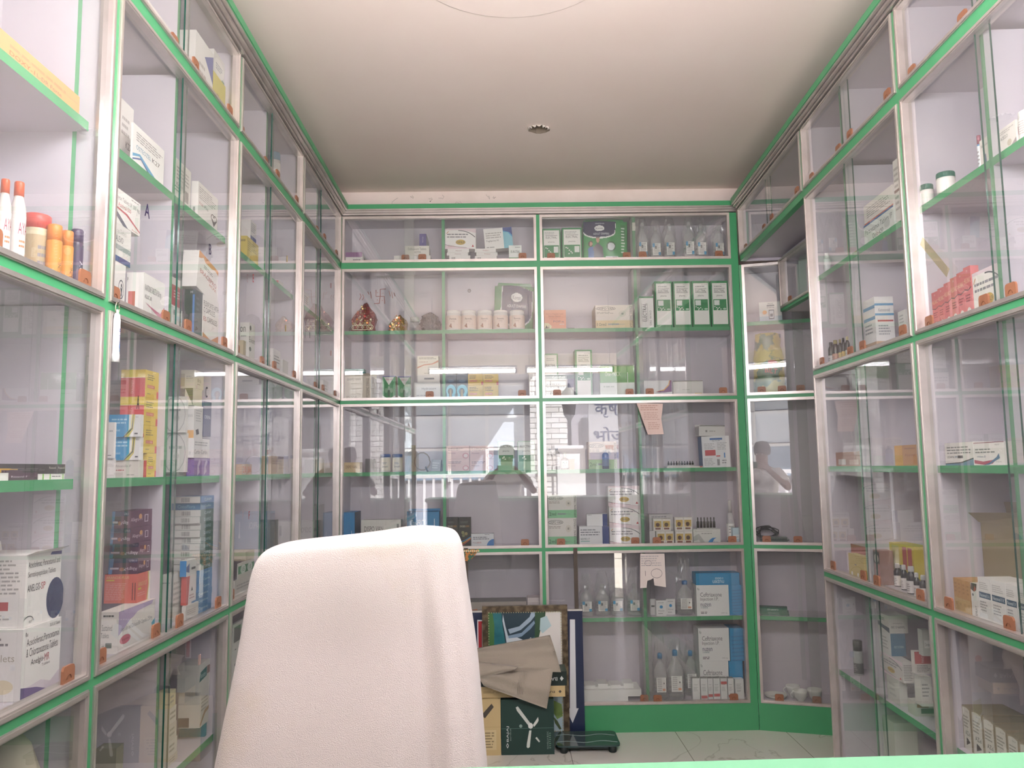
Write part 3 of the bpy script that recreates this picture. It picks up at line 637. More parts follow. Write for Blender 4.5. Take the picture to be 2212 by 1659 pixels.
pillow(BK, 's1', 1066, 1152, 615, 'navy and green diaper pack in clear wrap leaning behind the white jars', '2F8A4E',
       [('p', [(.18, 1), (.16, .4)]+fan_poly(.56, .4, .40, .3, 180, 360)[1:-1]+[(.96, .4), (.97, .9), (.6, 1)], 'E8ECEE'), ('p', [(.2, 1), (.18, .42)]+fan_poly(.56, .42, .38, .29, 180, 360)[1:-1]+[(.94, .42), (.95, .9), (.6, 1)], '2B3256'),
        ('e', .56, .74, .14, .10, 'F0F0EE'), ('t', .46, .69, .66, .78, 'Korein', '2A3050'), ('t', .32, .52, .80, .58, 'ADULT DIAPERS', 'E8ECF0'), ('p', [(.45, .42), (.74, .42), (.7, .33), (.66, .2), (.56, .24), (.42, .28), (.48, .36)], 'DDE6EE')], s=.13, d=.06, roll=2.5)
# red hand painted marks on the back panel
mb = MB(); q = lambda px, py: (BK.sx(px, D-.003, CH+.95), BK.sz(py, BK.sx(px, D-.003, CH+.95), D-.003))
c0 = q(822, 636)
RP = mat('B5675A', .8)
def stroke(P, r=.0022): mb.tube([(q(*p)[0]-c0[0], 0, q(*p)[1]-c0[1]) for p in P], r, RP, 5)
stroke([(812, 626), (812, 640), (830, 640), (831, 656)]); stroke([(833, 624), (821, 625), (821, 640), (819, 655), (808, 656)])
for P in ([(777, 634), (780, 640), (776, 648)], [(783, 636), (786, 642), (782, 648)], [(794, 630), (797, 636)], [(800, 630), (802, 645)], [(840, 628), (843, 640)], [(846, 630), (848, 644)], [(851, 632), (853, 640)]): stroke(P, .0018)
for p in ((815, 632), (827, 633), (815, 648), (826, 649)): mb.box(q(*p)[0]-c0[0]-.002, q(*p)[0]-c0[0]+.002, -.001, .001, q(*p)[1]-c0[1]-.002, q(*p)[1]-c0[1]+.002, RP)
tag(mb.build('painted_marks', None, BK.pt(c0[0], D-.002, c0[1])), 'faded red finger painted blessing marks on the panel above the idols', 'wall marking')
# ---------- back wall, second row right, upper shelf
bx(BK, 's1', 1176, 1223, 669.5, 'orange carton with a leaf picture at the left end of its shelf', 'E39A78', d=.08, fr=[('t', .08, .74, .88, .82, 'Carica Papaya Leaf', '9C5A48'), ('t', .2, .63, .75, .71, 'Extract Tablets', '9C5A48'), ('t', .42, .34, .9, .44, 'POP-e', '4A3A4A'), ('l', .7, .2, .95, .28, 1, 'F0E0D8'), ('p', [(0, 0), (.3, 0), (.34, .15), (.2, .3), (0, .32)], 'E2D6A8'), ('p', [(.02, .02), (.1, .2), (.16, .06), (.22, .24), (.24, .04)], '4A4A3A'), ('l', .2, .52, .65, .56, 1, 'B97A66')])
bx(BK, 's1', 1226, 1241, 711, 'tiny dark green strip carton lying right of the orange carton', '2B4038', s=.05, d=.05)
bx(BK, 's1', 1287, 1368, 659, 'tan and white ten millilitre syringe carton with a slim syringe drawing', 'E7DDD6', xc=1271.5, fr=DISPO('E2CBA0', '10ml'), sd=[('r', 0, 0, 1, 1, 'C3AD88')])
bx(BK, 's1', 1383, 1413, 640.5, 'short white carton with upright black lettering left of four tall green ones', 'EDEAE8', d=.09, fr=[('tv', .22, .2, .5, .78, 'ELECTRAL', '262626'), ('r', .15, .2, .165, .78, '262626'), ('r', .56, .2, .575, .78, '262626'), ('tv', .7, .08, .84, .55, 'ORS  W.H.O', '55585A'), ('r', 0, .95, 1, 1, '2B8A50')])
for k, (x1_, x2_) in enumerate([(1417, 1454.5), (1457, 1495.5), (1497.5, 1536), (1538.5, 1576)]):
    bx(BK, 's1', x1_, x2_, 607.5+(-.3*k), ['first', 'second', 'third', 'fourth'][k]+' from the left of four tall green and white rehydration cartons', '2B8A50', d=.09, fr=ELEC, rot=random.uniform(-1.5, 1), group='row of tall rehydration cartons')
# ---------- back wall, second row, floor level left
bx(BK, 'f1', 737, 801, 812, 'beige syringe carton with an open flap at the left end below the idols', 'D9CDBE', xc=816, fr=[('t', .1, .82, .6, .9, 'DISPO VAN', '6A5F55'), ('l', .05, .1, .6, .2, 2, 'A89A8A'), ('tv', .82, .05, .94, .9, 'HYPODERMIC SYRINGE', '6A5A4A')], sd=[('r', 0, 0, 1, 1, 'BCAE98')], flap=.03)
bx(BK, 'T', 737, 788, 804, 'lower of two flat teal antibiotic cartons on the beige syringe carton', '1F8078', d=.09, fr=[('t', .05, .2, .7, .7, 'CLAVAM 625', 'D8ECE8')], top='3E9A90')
bx(BK, 'T', 738, 786, 797, 'upper of two flat teal antibiotic cartons on the beige syringe carton', 'A9CFC8', d=.08, fr=[('r', 0, 0, .7, .6, '1F8078'), ('t', .05, .2, .6, .7, 'CLAVAM 625', 'E8F4F0')])
for k, x_ in enumerate([826, 859.5]):
    bx(BK, 'f1', x_, x_+(28 if k == 0 else 27.5), 812+k, ['left', 'right'][k]+' one of two green cartons with a white wedge above the second rail', '1F8A48', xc=x_+(32 if k == 0 else 29), fr=[('p', [(.1, .95), (.9, .95), (.5, .62)], 'E6E4E0'), ('t', .25, .82, .75, .9, 'Glenor', 'B04A50'), ('r', 0, .96, 1, 1, '7A6FB0'), ('p', [(0, 0), (1, 0), (1, .2), (.5, .05), (0, .2)], 'F0F0EE'), ('e', .3, .4, .12, .1, '7FAE86'), ('e', .5, .45, .1, .14, '8FB89A'), ('e', .7, .4, .12, .1, '7FAE86'), ('r', .42, .15, .58, .42, '2A5A3A'), ('r', .3, .02, .7, .05, '3A3A3A')], sd=[('r', 0, 0, 1, 1, 'B8B04A')])
bx(BK, 'f1', 894, 951, 826, 'wide white carton at the bottom of the white stack left of a green divider', 'DEDCDC', fr=[('t', .3, .55, .85, .7, 'Hydrocort', '6A6A6E'), ('l', .1, .1, .6, .3, 2, '9A9A9A')])
bx(BK, 'T', 902, 950, 796, 'middle white carton of the white stack left of a green divider', 'E8E2DE', fr=[('r', .3, .2, .75, .32, '5A5A60'), ('l', .3, .6, .8, .7, 1, 'B0A8A4')])
bx(BK, 'T', 901.7, 947, 769, 'topmost carton of the white stack, white with a red swoosh', 'EDE6E0', d=.07, fr=[('p', [(0, .12), (.3, .32), (.7, .4), (1, .66), (1, .5), (.7, .3), (.3, .24), (0, 0)], 'D08A7A'), ('l', .08, .72, .9, .9, 2, '8A8480'), ('t', .08, .48, .5, .56, 'GLINCER-GP', 'B0605A')])
for k, x_ in enumerate([961, 986.5]):
    bx(BK, 'f1', x_, x_+24.5, 801, ['left', 'right'][k]+' of two navy cartons with a bright blue ring design', '2F4A62', fr=[('r', .1, .88, .75, .97, '7E8AA0'), ('r', .0, .0, 1, .5, '2F6A84'), ('p', fan_poly(.5, .3, .46, .22, 0, 360, 18)[:-1], '6FD0EC'), ('r', .1, .02, .85, .3, '6FD0EC'), ('p', fan_poly(.45, .28, .26, .12, 0, 360, 18)[:-1], '2F5468'), ('r', .3, .08, .6, .38, '2F5468'), ('r', .38, .1, .55, .34, '9A9070'), ('e', .5, .65, .3, .05, '55708A')])
YEL = [('l', .1, .55, .7, .9, 3, '6A5A2A'), ('r', .12, .3, .6, .45, 'D26A50'), ('t', .14, .33, .58, .42, 'DOLONEX', 'F5E6C8')]
for r_ in range(2):
    for c_ in range(2):
        x_ = 1011+c_*33.2
        if r_ == 1: T = tz[c_]
        bx(BK, 'f1' if r_ == 0 else 'T', x_, x_+32.5, [832, 808][r_], ['lower', 'upper'][r_]+' '+['left', 'right'][c_]+' box of four yellow cartons stacked two by two', 'D8B552', fr=YEL+([('r', .88, .0, 1, .3, RED)] if r_ else []), d=.1)
        if r_ == 0: tz = (tz+[T]) if c_ else [T]
bx(BK, 'f1', 1143, 1156, 803, 'narrow upright white carton with sideways print beside the centre post', 'DCD4D2', fr=[('tv', .3, .1, .6, .8, 'SYRINGE', '8A8286')])
# ---------- second row, floor level right
bx(BK, 'f1', 1179, 1240, 819, 'white carton with navy end and grey print in the second row, bottom left', 'E4DEDA', s=.05, fr=[('r', .78, .55, 1, 1, '3A3A66'), ('l', .04, .5, .7, .8, 2, '8A8A8E'), ('t', .02, .2, .35, .3, 'NEXPRO', '3A6A6A'), ('l', .02, .05, .4, .15, 1, '6A8A88')])
bx(BK, 'T', 1178, 1240, 810, 'flat dark teal carton lying on the white carton with navy end', '2A5A56', s=.05, fr=[('t', .25, .2, .68, .75, 'CLAVAM 625', 'D8ECE8')])
bx(BK, 'T', 1178, 1206, 764, 'small green and white rehydration carton standing on the flat teal carton', '2B8A50', s=.07, fr=[('r', 0, 0, .9, .94, 'EAE7E3'), ('t', .05, .4, .8, .52, 'ELECTRAL', '262626'), ('t', .2, .12, .7, .22, 'pharma', '55555A'), ('l', .1, .65, .85, .8, 2, 'AAAAAA')], d=.08)
bx(BK, 'f1', 1244, 1281, 755.5, 'lone tall green and white rehydration carton on the second row floor', '2B8A50', fr=[(i if i[0] != 'r' or i[5] != 'F1EEEA' else ('r', .1, .02, .9, .97, 'F1EEEA')) for i in ELEC], rot=1)
bx(BK, 'f1', 1283, 1296, 806, 'dark grey carton squeezed beside the green needle pack', '5A6260', s=.09)
bx(BK, 'f1', 1297, 1372, 791, 'green wrapped needle pack with white lower half and a needle drawing', 'DDE2DA', fr=[('r', 0, .47, 1, 1, '5FA548'), ('t', .15, .68, .60, .82, 'One-PRICK', 'DDEBC8'), ('r', .79, .42, .81, .8, 'E8F0E0'), ('r', .6, .47, .61, 1, '4E9440'), ('l', .1, .3, .5, .38, 1, '9AA898')], flap=.012)
bx(BK, 'f1', 1391.6, 1453, 822, 'upside down white carton with an orange and purple swoosh', 'EDE9EC', fr=[('p', [(.4, .28), (.7, .4), (.88, .7), (.92, 1), (.98, 1), (.98, .3), (.7, .25)], '7A3F7A'), ('p', [(.4, .3), (.7, .45), (.86, .75), (.9, 1), (.93, 1), (.89, .7), (.7, .38)], 'E0A050'), ('tu', .35, .04, .88, .16, 'Ondansetron', '4A4850'), ('tu', .12, .25, .3, .38, 'Emil', '4A4850')])
bx(BK, 'f1', 1455, 1519, 824, 'plain crumpled white carton with a yellow patch at its lower corner', 'E6E0DC', fr=[('r', .72, .03, .96, .22, 'D8B860'), ('l', .3, .4, .6, .5, 1, 'BFB8B4')], xc=1507, flap=.008, rot=-2)
# ---------- back wall, third row, upper shelf
bx(BK, 's2', 737, 777, 999, 'low tan syringe carton at the far left of the third row shelf', 'CBB48E', fr=[('t', .1, .4, .8, .7, 'DISPO VAN', '5A4A3A')])
bx(BK, 's2', 789, 807, 991, 'small dark carton left of the two blue capped jars', '6E6A6E', s=.08)
for k, x_ in enumerate([821, 847]):
    bottle(BK, 's2', x_, x_+23, 981, ['left', 'right'][k]+' of two white jars with blue lids and blue lettering', 'E4E2E0', '3A5F9E', 'E9E4D8', .18, .075, .9, .04, (.08, .76), [('r', 0, 0, 1, .12, '3A5F9E'), ('r', .3, .75, 1, 1, 'D8C46A'), ('t', .2, .25, .85, .42, 'Smuth', '2A3A5A'), ('l', .25, .5, .8, .7, 2, '8A94A8')], name='powder_jar', cat='jar', capr=.97)
bottle(BK, 's2', 880, 905, 962, 'pale brown glass bottle behind a coiled tube on third row shelf', lab=None, clear=CLEARG, cap='B8A98C', capf=.17, neck=.4, shoulder=.2, labf=(.1, .5), name='glass_bottle', s=.125)
mb = MB(); mb.tube([(.045*math.cos(t*.45), .002*t, .052+.05*math.sin(t*.45)) for t in range(15)], .0038, mat('8A7460', .3), 7); mb.tube([(.02, .01, .02), (.03, 0, .0), (.035, -.02, -.005)], .005, mat('2A2522', .4), 7)
tag(mb.build('rubber_tube', None, BK.pt(BK.sx(912, .06, SH['2']), .05, SH['2']+.006)), 'brown rubber tube coiled in a ring beside the pale brown bottle', 'tube')
bx(BK, 's2', 931, 951, 993, 'small grey carton leaning right of the coiled tube', '9A9CA4', s=.07, fr=[('l', .1, .2, .9, .8, 3, 'D8D8DC')], roll=4)
PK = [('r', 0, .0, 1, 1, 'DDB9B8'), ('l', .08, .62, .8, .85, 2, '7A6A70'), ('t', .08, .4, .4, .5, 'Mucotab', '7A4A55'), ('e', .84, .25, .14, .22, 'C98A8C'), ('e', .84, .25, .09, .14, 'E8D0CE')]
for c_ in range(2):
    for r_ in range(2):
        x_ = [962.5, 1015][c_]
        bx(BK, 's2' if r_ == 0 else 'T', x_, x_+51.5, [992, 963][r_], ['lower', 'upper'][r_]+' '+['left', 'right'][c_]+' box of four pink cartons stacked two by two', 'DDB9B8', fr=PK, d=.09, top='4A6A90')
for k, (x1_, x2_) in enumerate([(1076, 1111), (1119, 1156)]):
    bx(BK, 's2', x1_, x2_, 953, ['left', 'right'][k]+' one of two rehydration cartons beside the centre post, third row', '8FC09A', fr=[('r', .02, .3, .98, .98, 'DDE2DE'), ('t', .15, .78, .85, .86, 'ELECTRAL', '333333'), ('t', .3, .62, .7, .69, 'pharma', '44484A'), ('r', .05, .3, .95, .52, '3E8A58'), ('e', .3, .42, .05, .02, 'E8F0E8'), ('e', .45, .38, .05, .02, 'E8F0E8'), ('e', .38, .46, .05, .02, 'E8F0E8')], d=.09)
for k, (x1_, x2_) in enumerate([(1182, 1194), (1195.5, 1210)]):
    bottle(BK, 's2', x1_, x2_, 968, ['left', 'right'][k]+' of two dark syrup bottles with blue caps near the centre post', '3A2E34', '35527A', 'D9CED2', .13, .07, .45, .12, (.15, .6))
bottle(BK, 's2', 1212, 1228, 977, 'brown antiseptic bottle with white pointed cap and leaf label', '6A4A34', 'E8E6E4', 'E9E4DC', .3, .07, .4, .14, (.08, .52), [('e', .5, .7, .3, .14, '2E6A48'), ('l', .2, .1, .8, .4, 2, '8A8A8A')])
bx(BK, 's2', 1230, 1241, 992, 'small orange carton right of the brown antiseptic bottle', 'DE9A78', s=.08)
bx(BK, 's2', 1272, 1333, 954, 'tall syringe carton with green lower band and sideways lettering', 'E4D2C8', s=.10, fr=DISPO('A9CF9A', '2ml'), d=.1)
bottle(BK, 's2', 1301, 1316, 972, 'slim blue bottle with pale cap in front of tall syringe carton', '2E4A72', 'B8B4B4', '3A6A9A', .14, .055, .45, .12, (.15, .6), [('p', [(.2, .2), (.5, .5), (.8, .3), (.6, .1)], 'E8C8B8')])
bx(BK, 's2', 1440.5, 1518, 1007, 'low white ampoule carton with a small red corner mark', 'E6E0DC', fr=[('r', .92, .2, .99, .9, 'C8604A'), ('l', .05, .3, .6, .6, 1, '9A8A84')])
def ampoules(w, z0, xa, xb, yt, n, label, s=.06, body='1E1614', capc='8A8078', group=None):
    if isinstance(z0, str): z0 = SH[z0[1:]] if z0[0] == 's' else FL[z0[1:]] if z0[0] == 'f' else T
    x1, x2, h = put(w, z0, xa, xb, yt, s); E = empty('ampoule_tray', w.pt((x1+x2)/2, s, z0), w.th); tag(E, label, 'ampoule tray', group)
    wd_ = x2-x1; mb = MB(); mb.box(-wd_/2, wd_/2, -.006, .02, 0, .006, mat('C8C4C2', .4)); mb.build('tray', E)
    r = wd_/n*.4
    for i in range(n):
        mb = MB(); x_ = -wd_/2+(i+.5)*wd_/n; mb.lathe([(r, .006), (r, h*.6), (r*.4, h*.72), (r*.55, h*.85), (r*.4, h)], mat(body, .15), 10, (x_, .006)); mb.build('ampoule', E)
    return E
ampoules(BK, T, 1442, 1500, 996, 10, 'tray of black ampoules lying on the low white ampoule carton')
bx(BK, 's2', 1519, 1579, 942, 'upright white carton with red block and blue side in the third row', 'E3E2E6', xc=1511, fr=[('r', .1, .38, .48, .56, 'C8555A'), ('r', .3, .88, .75, .94, '3F6AA8'), ('t', .38, .83, .66, .87, 'GLYCUM', '44464A'), ('l', .08, .58, .48, .78, 4, 'B5B5BA'), ('l', .55, .55, .92, .8, 5, 'B5B5BA'), ('r', .5, .34, .64, .38, 'C8555A'), ('r', .78, .3, .82, .46, '3F7FC0'), ('l', .05, .06, .45, .3, 5, 'B5B5BA'), ('b', .52, .06, .6, .26, '44464A'), ('l', .7, .1, .9, .25, 2, '8A8A90')], sd=[('r', 0, 0, 1, 1, '3D6A9A')], roll=-1.5)
bx(BK, 'T', 1510, 1566, 921, 'crumpled open white carton lying on the carton with red block', 'D8D4D2', s=.05, flap=.014, fr=[('r', .25, .4, .32, .6, '8A8480'), ('l', .4, .4, .7, .6, 1, 'A8A4A0')], roll=1.5, d=.1)
# ---------- third row, floor level
bx(BK, 'f2', 738, 766, 1107, 'blue needle carton behind the towel covered chair, far left of third row', '2E7FB8', xc=779, fr=[('r', .7, .1, .74, .5, 'D8E8F0')], sd=[('r', 0, 0, 1, 1, '2A4A66')])
bx(BK, 'f2', 780, 866, 1123, 'long white syringe carton behind the towel covered chair', 'DAD6D2', s=.06, fr=[('t', .08, .6, .55, .78, 'DISPO VAN', '4A4848'), ('b', .9, .5, .95, .85, '4A4848')])
bx(BK, 'f2', 879, 949, 1105, 'blue needle carton with slanted white lettering above the chair back', '2D86BC', fr=[('t', .12, .60, .58, .78, 'One-PRICK', 'E4F2FA'), ('r', .84, .5, .86, .8, 'E4F2FA'), ('p', [(.82, .35), (.88, .35), (.85, .6)], 'E4F2FA')], flap=.012)
for k, (x1_, x2_) in enumerate([(964, 989.5), (991, 1017)]):
    bx(BK, 'f2', x1_, x2_, 1118, ['left', 'right'][k]+' of two black cartons with coloured ribbons above the chair corner', '22221F', fr=[('t', .12, .68, .55, .74, 'DIGES', 'D8D0B8'), ('t', .57, .68, .88, .74, 'OKEN', 'C8883A'), ('l', .15, .8, .8, .88, 2, '6A6A66'), ('e', .35, .5, .13, .055, '8A8A5A'), ('e', .62, .46, .13, .055, '9A8A5A'), ('e', .4, .4, .12, .05, '7A7A50')]+[('p', [(0, .02+j*.07), (.5, .12+j*.05), (1, .28+j*.03), (1, .31+j*.03), (.5, .15+j*.05), (0, .05+j*.07)], c_) for j, c_ in enumerate(['C84A3A', 'D8A83A', '3A8AC8'])], d=.07)
bx(BK, 'f2', 1018, 1067, 1153, 'white capsule carton with a blue quarter circle on its corner', 'E4E4EA', s=.05, fr=[('l', .08, .55, .9, .8, 2, '6A6E7A'), ('t', .08, .3, .3, .4, 'Pansad', 'A05A60'), ('t', .3, .3, .45, .4, 'DSR', 'C8434B'), ('p', [(1, 0), (1, .6)]+fan_poly(1, 0, .32, .6, 90, 180, 8)[1:]+[(.68, 0)], '3A7AC0'), ('l', .6, .9, .9, .97, 1, '8A8A90')], d=.06)
z2 = SH['2']
bx(BK, 'f2', 1184, 1246, 1119, 'lower two millilitre syringe carton stacked beside the centre post', 'E3DDDA', fr=DISPO('8FCB9E', '2ml')); bx(BK, 'T', 1184, 1246, 1068.5, 'upper two millilitre syringe carton stacked beside the centre post', 'E3DDDA', fr=DISPO('8FCB9E', '2ml'))
bx(BK, 'f2', 1252, 1316, 1137, 'white capsule carton with navy end at the bottom of third row', 'E8E6EC', fr=[('r', .78, 0, 1, 1, '3A4A86'), ('l', .04, .5, .72, .88, 3, '8A8A94'), ('t', .04, .3, .35, .4, 'NEXPRO IT', '33505A'), ('r', .04, .22, .35, .25, '3A9A8A')], d=.1)
bx(BK, 'T', 1268, 1312.5, 1110.5, 'small rounded white carton with navy end on the capsule carton', 'ECEAEE', s=.06, fr=[('r', .76, 0, 1, 1, '3A4A86'), ('l', .04, .88, .25, .95, 1, '6A6A7A')], rot=-3, d=.07)
for k, (x1_, x2_, y_) in enumerate([(1318, 1387, 1136.5), (1316.6, 1386, 1093), (1314, 1383, 1050)]):
    bx(BK, 'f2' if k == 0 else 'T', x1_, x2_, y_, ['bottom', 'middle', 'top'][k]+' one of three pink edged cartons with gold oval logo in third row', 'F2EDEE', fr=MLF, group='stack of oval logo cartons')
def sachet(w, z0, xa, xb, yt, label, s=.05, group=None):
    if isinstance(z0, str): z0 = FL[z0[1:]] if z0[0] == 'f' else T
    x1, x2, h = put(w, z0, xa, xb, yt, s); x1, x2 = keep(w, x1, x2, z0); mb = MB(); wd_ = x2-x1
    mb.box(-wd_/2, wd_/2, 0, .03, 0, h, mat('CFC9C4', .3))
    for k in range(2):
        u = .06+k*.48; art(mb, [('r', u, .06, u+.42, .95, 'E6E0DA'), ('r', u+.02, .3, u+.40, .8, 'C9A85A'), ('e', u+.2, .5, .11, .16, '5A3A2A'), ('r', u+.06, .12, u+.36, .26, '8A5A4A')], wd_, h, lambda a_, b_, e: (-wd_/2+a_, -e, b_))
    o = mb.build('strip_pack', None, w.pt((x1+x2)/2, s, z0), w.th); tag(o, label, 'strip pack', group); return z0+h
ta = sachet(BK, 'f2', 1418, 1456.5, 1147, 'lower left gold and white strip pack beside the oval logo stack', group='gold strip packs')
sachet(BK, ta, 1411, 1450, 1120, 'upper left gold and white strip pack beside the oval logo stack', group='gold strip packs')
ta = sachet(BK, 'f2', 1459, 1497, 1147, 'lower right gold and white strip pack beside the white injection carton', group='gold strip packs')
sachet(BK, ta, 1457.5, 1496, 1117, 'upper right gold and white strip pack beside the black ampoules', group='gold strip packs')
bx(BK, 'f2', 1404, 1416, 1147, 'narrow white box edge left of the lower gold strip packs', 'D8D4D4', s=.05, d=.05)
bx(BK, 'f2', 1404, 1455, 1111, 'grey carton standing behind the gold strip packs', 'C4C0C2', s=.095, fr=[('l', .1, .88, .9, .95, 1, '7A7A80')])
bx(BK, 'f2', 1498.5, 1557, 1143, 'white injection carton with grey waves and a blue bird', 'DEDDD8', fr=[('t', .06, .84, .7, .9, 'Paracetamol Injection', '6A6A6A'), ('p', [(0, .5), (.2, .7), (.35, .3), (.45, 0), (.3, 0), (.2, .3), (0, .2)], 'B8B8B4'), ('p', [(.5, .05), (.62, .3), (.7, .4), (.85, .42), (.75, .3), (.7, .1), (.6, .02)], '3A8ACB'), ('t', .7, .05, .9, .18, 'abott', '3A8ACB'), ('l', .3, .65, .8, .75, 1, '8A8A8A')])
ampoules(BK, T, 1505, 1547, 1117.5, 6, 'tray of dark metal capped vials on the white injection carton', body='3A362E')
bottle(BK, 'f2', 1571, 1588, 1080, 'small clear vial in a bag behind the tiny blue and white box', lab='E8E6E4', clear=PLAS, cap='C8C4C4', capf=.3, s=.11, neck=.4, labf=(.05, .45), lart=[('r', .1, .1, .9, .25, 'C8434B'), ('l', .1, .4, .9, .9, 3, '8A8A8A')])
bx(BK, 'f2', 1584, 1602, 1140, 'tiny blue and white box in the right corner of the third row', 'BFD8E4', s=.05, fr=[('r', 0, .3, 1, .55, 'EDF2F4'), ('t', .1, .36, .8, .48, 'MAX13', '2A4A7A')], d=.04)
# ---------- bottom row
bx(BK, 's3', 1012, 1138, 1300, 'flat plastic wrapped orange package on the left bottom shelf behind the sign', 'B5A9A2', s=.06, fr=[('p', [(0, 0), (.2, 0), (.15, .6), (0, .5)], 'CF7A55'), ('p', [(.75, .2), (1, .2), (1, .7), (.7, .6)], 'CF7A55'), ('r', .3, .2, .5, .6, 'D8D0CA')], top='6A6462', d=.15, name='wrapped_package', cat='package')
bx(BK, 's3', 1140, 1169, 1291, 'small white and navy carton at the right of the wrapped package', 'DCCFD2', s=.05, fr=[('p', [(.1, .0), (1, 0), (1, .6), (.1, .45)], '3A4A8A')])
for k, cx_ in enumerate([1268, 1302, 1334, 1371]):
    bagged(BK, 's3', cx_-14.5, cx_+14.5, [1242, 1232, 1234, 1229][k], [1272, 1270, 1270, 1268][k], ['leftmost', 'second', 'third', 'rightmost'][k]+' of four bagged infusion bottles on the right bottom shelf', group='four bagged bottles')
bx(BK, 's3', 1405, 1417, 1294, 'partly hidden small white carton beside the green divider', 'DAD8D8', s=.10, d=.04, fr=[('r', .2, .5, .8, .6, '555555')])
SB = [('e', .5, .58, .16, .1, '3A94CC'), ('t', .2, .3, .8, .38, 'Monocef', '6A5A60'), ('l', .2, .1, .8, .2, 1, '8A8A8A'), ('l', .2, .8, .8, .9, 1, 'AAAAAA')]
bx(BK, 's3', 1418, 1440, 1297, 'small white carton with blue dot, in front of its twin', 'E6E4E4', s=.06, d=.035, fr=SB)
bx(BK, 's3', 1439.5, 1459, 1294, 'small white carton with blue dot, behind and right of its twin', 'E6E4E4', s=.10, d=.035, fr=SB)
bagged(BK, 's3', 1463, 1499, 1207, 1262, 'large infusion bottle with blue cap left of the big blue carton', cap='2E7CC0', lab='x', s=.1)
bx(BK, 's3', 1506, 1576, 1264, 'big white and blue injection carton with an upright blue lid', 'ECEAEA', s=.045, d=.12, xc=None, fr=CEF)
o = bx(BK, 's3', 1576.5, 1604, 1264, 'bulging blue plastic wrapped pack beside the big injection carton', '2B90C4', s=.05, d=.12, fr=[('p', [(.2+.1*math.sin(j), j*.1), (1, j*.1+.02), (1, j*.1+.05), (.25, j*.1+.03)], '2A7CB0') for j in range(9)])
bx(BK, 'T', 1504, 1598, 1238, 'blue flap of needle band lying over the big injection carton', '2B90C4', s=.05, d=.1, fr=[('tu', .38, .18, .64, .42, 'nuzen', 'E0F0F8'), ('tu', .44, .48, .62, .66, '1000', 'E0F0F8')])
bx(BK, 'f3', 1514, 1576, 1428, 'lowest big injection carton behind the row of slim cartons', 'ECEAEA', s=.09, d=.12, fr=CEF); t1_ = T
bx(BK, 'T', 1510.5, 1577, 1357, 'second big injection carton, stacked under the green shelf', 'ECEAEA', s=.09, d=.12, fr=CEF)
bx(BK, 'f3', 1577.5, 1607, 1428, 'lower blue wrapped pack beside the stacked injection cartons', '2B90C4', s=.09, d=.12)
bx(BK, 'T', 1578.5, 1608, 1357, 'upper blue wrapped pack beside the stacked injection cartons', '2B90C4', s=.09, d=.12, fr=[('p', [(.1, j*.12), (1, j*.12+.02), (1, j*.12+.05), (.15, j*.12+.04)], '2A7CB0') for j in range(7)])
for k, (cx_, yt_, yb_, wd_) in enumerate([(1428, 1376, 1422, 15), (1461, 1380, 1416, 17), (1494, 1382, 1416, 14)]):
    bagged(BK, 'f3', cx_-wd_, cx_+wd_, yt_, yb_, ['left', 'middle', 'right'][k]+' of three blue capped infusion bottles at the bottom', cap='2E86C8', lab='x', s=[.08, .08, .16][k], group='blue capped bottles at the bottom')
for k, (x1_, x2_, rp_, s_) in enumerate([(1497, 1513, None, .05), (1515, 1529.5, .08, .05), (1530.5, 1541, .14, .05), (1542.5, 1556.5, .16, .05), (1558, 1572, .72, .05), (1574, 1586.5, .1, .05)]):
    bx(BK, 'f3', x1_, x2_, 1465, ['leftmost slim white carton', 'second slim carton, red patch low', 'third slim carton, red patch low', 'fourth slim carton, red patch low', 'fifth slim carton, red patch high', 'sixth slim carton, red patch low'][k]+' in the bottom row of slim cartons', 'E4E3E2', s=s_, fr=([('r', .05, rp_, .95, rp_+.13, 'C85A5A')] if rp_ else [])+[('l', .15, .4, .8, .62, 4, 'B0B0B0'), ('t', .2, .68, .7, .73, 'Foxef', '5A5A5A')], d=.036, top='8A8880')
bx(BK, 'f3', 1589.5, 1608, 1467, 'wider white carton with green side at right end of slim cartons', 'E4E3E2', s=.045, fr=[('l', .15, .5, .8, .8, 4, 'B0B0B0'), ('t', .15, .4, .6, .47, 'TAXIM', '4A4A4A')], d=.04)
# foam boxes
mb = MB(); x1_, x2_, h_ = put(BK, FL['3'], 1262, 1386, 1490, .05); w_ = x2_-x1_; FO = mat('EFEDEA', .8, bump=(120, .3, .002), key='foam')
mb.box(-w_/2, w_/2, 0, .16, .028, h_, FO); mb.box(-w_/2, w_/2-.075, 0, .16, 0, .028, FO)
tag(mb.build('foam_tray', None, BK.pt((x1_+x2_)/2, .05, FL['3'])), 'large white foam block with a notched corner on the cabinet floor', 'foam block')
mb = MB()
for k in range(4): mb.box(-w_/2+.01+k*.072, -w_/2+.065+k*.072, .02, .12, h_+.001, h_+.02+.008*(k % 2), FO)
mb.box(-w_/2, w_/2-.04, .03, .13, h_+.0005, h_+.012, FO)
tag(mb.build('foam_insert', None, BK.pt((x1_+x2_)/2, .05, FL['3'])), 'moulded white foam insert lying on the large foam block', 'foam insert')
mb = MB(); mb.lathe([(.011, 0), (.011, .003), (.007, .005)], mat('8A8488', .4, .5), 20)
o = mb.build('screw_cover', None, BK.pt(BK.sx(1014, D, CH+1.0), D-.0005, BK.sz(628, BK.sx(1014, D, CH+1.0), D))); o.rotation_euler = (math.radians(90), 0, 0); tag(o, 'round grey screw cover on the panel above the white jars', 'screw cover')
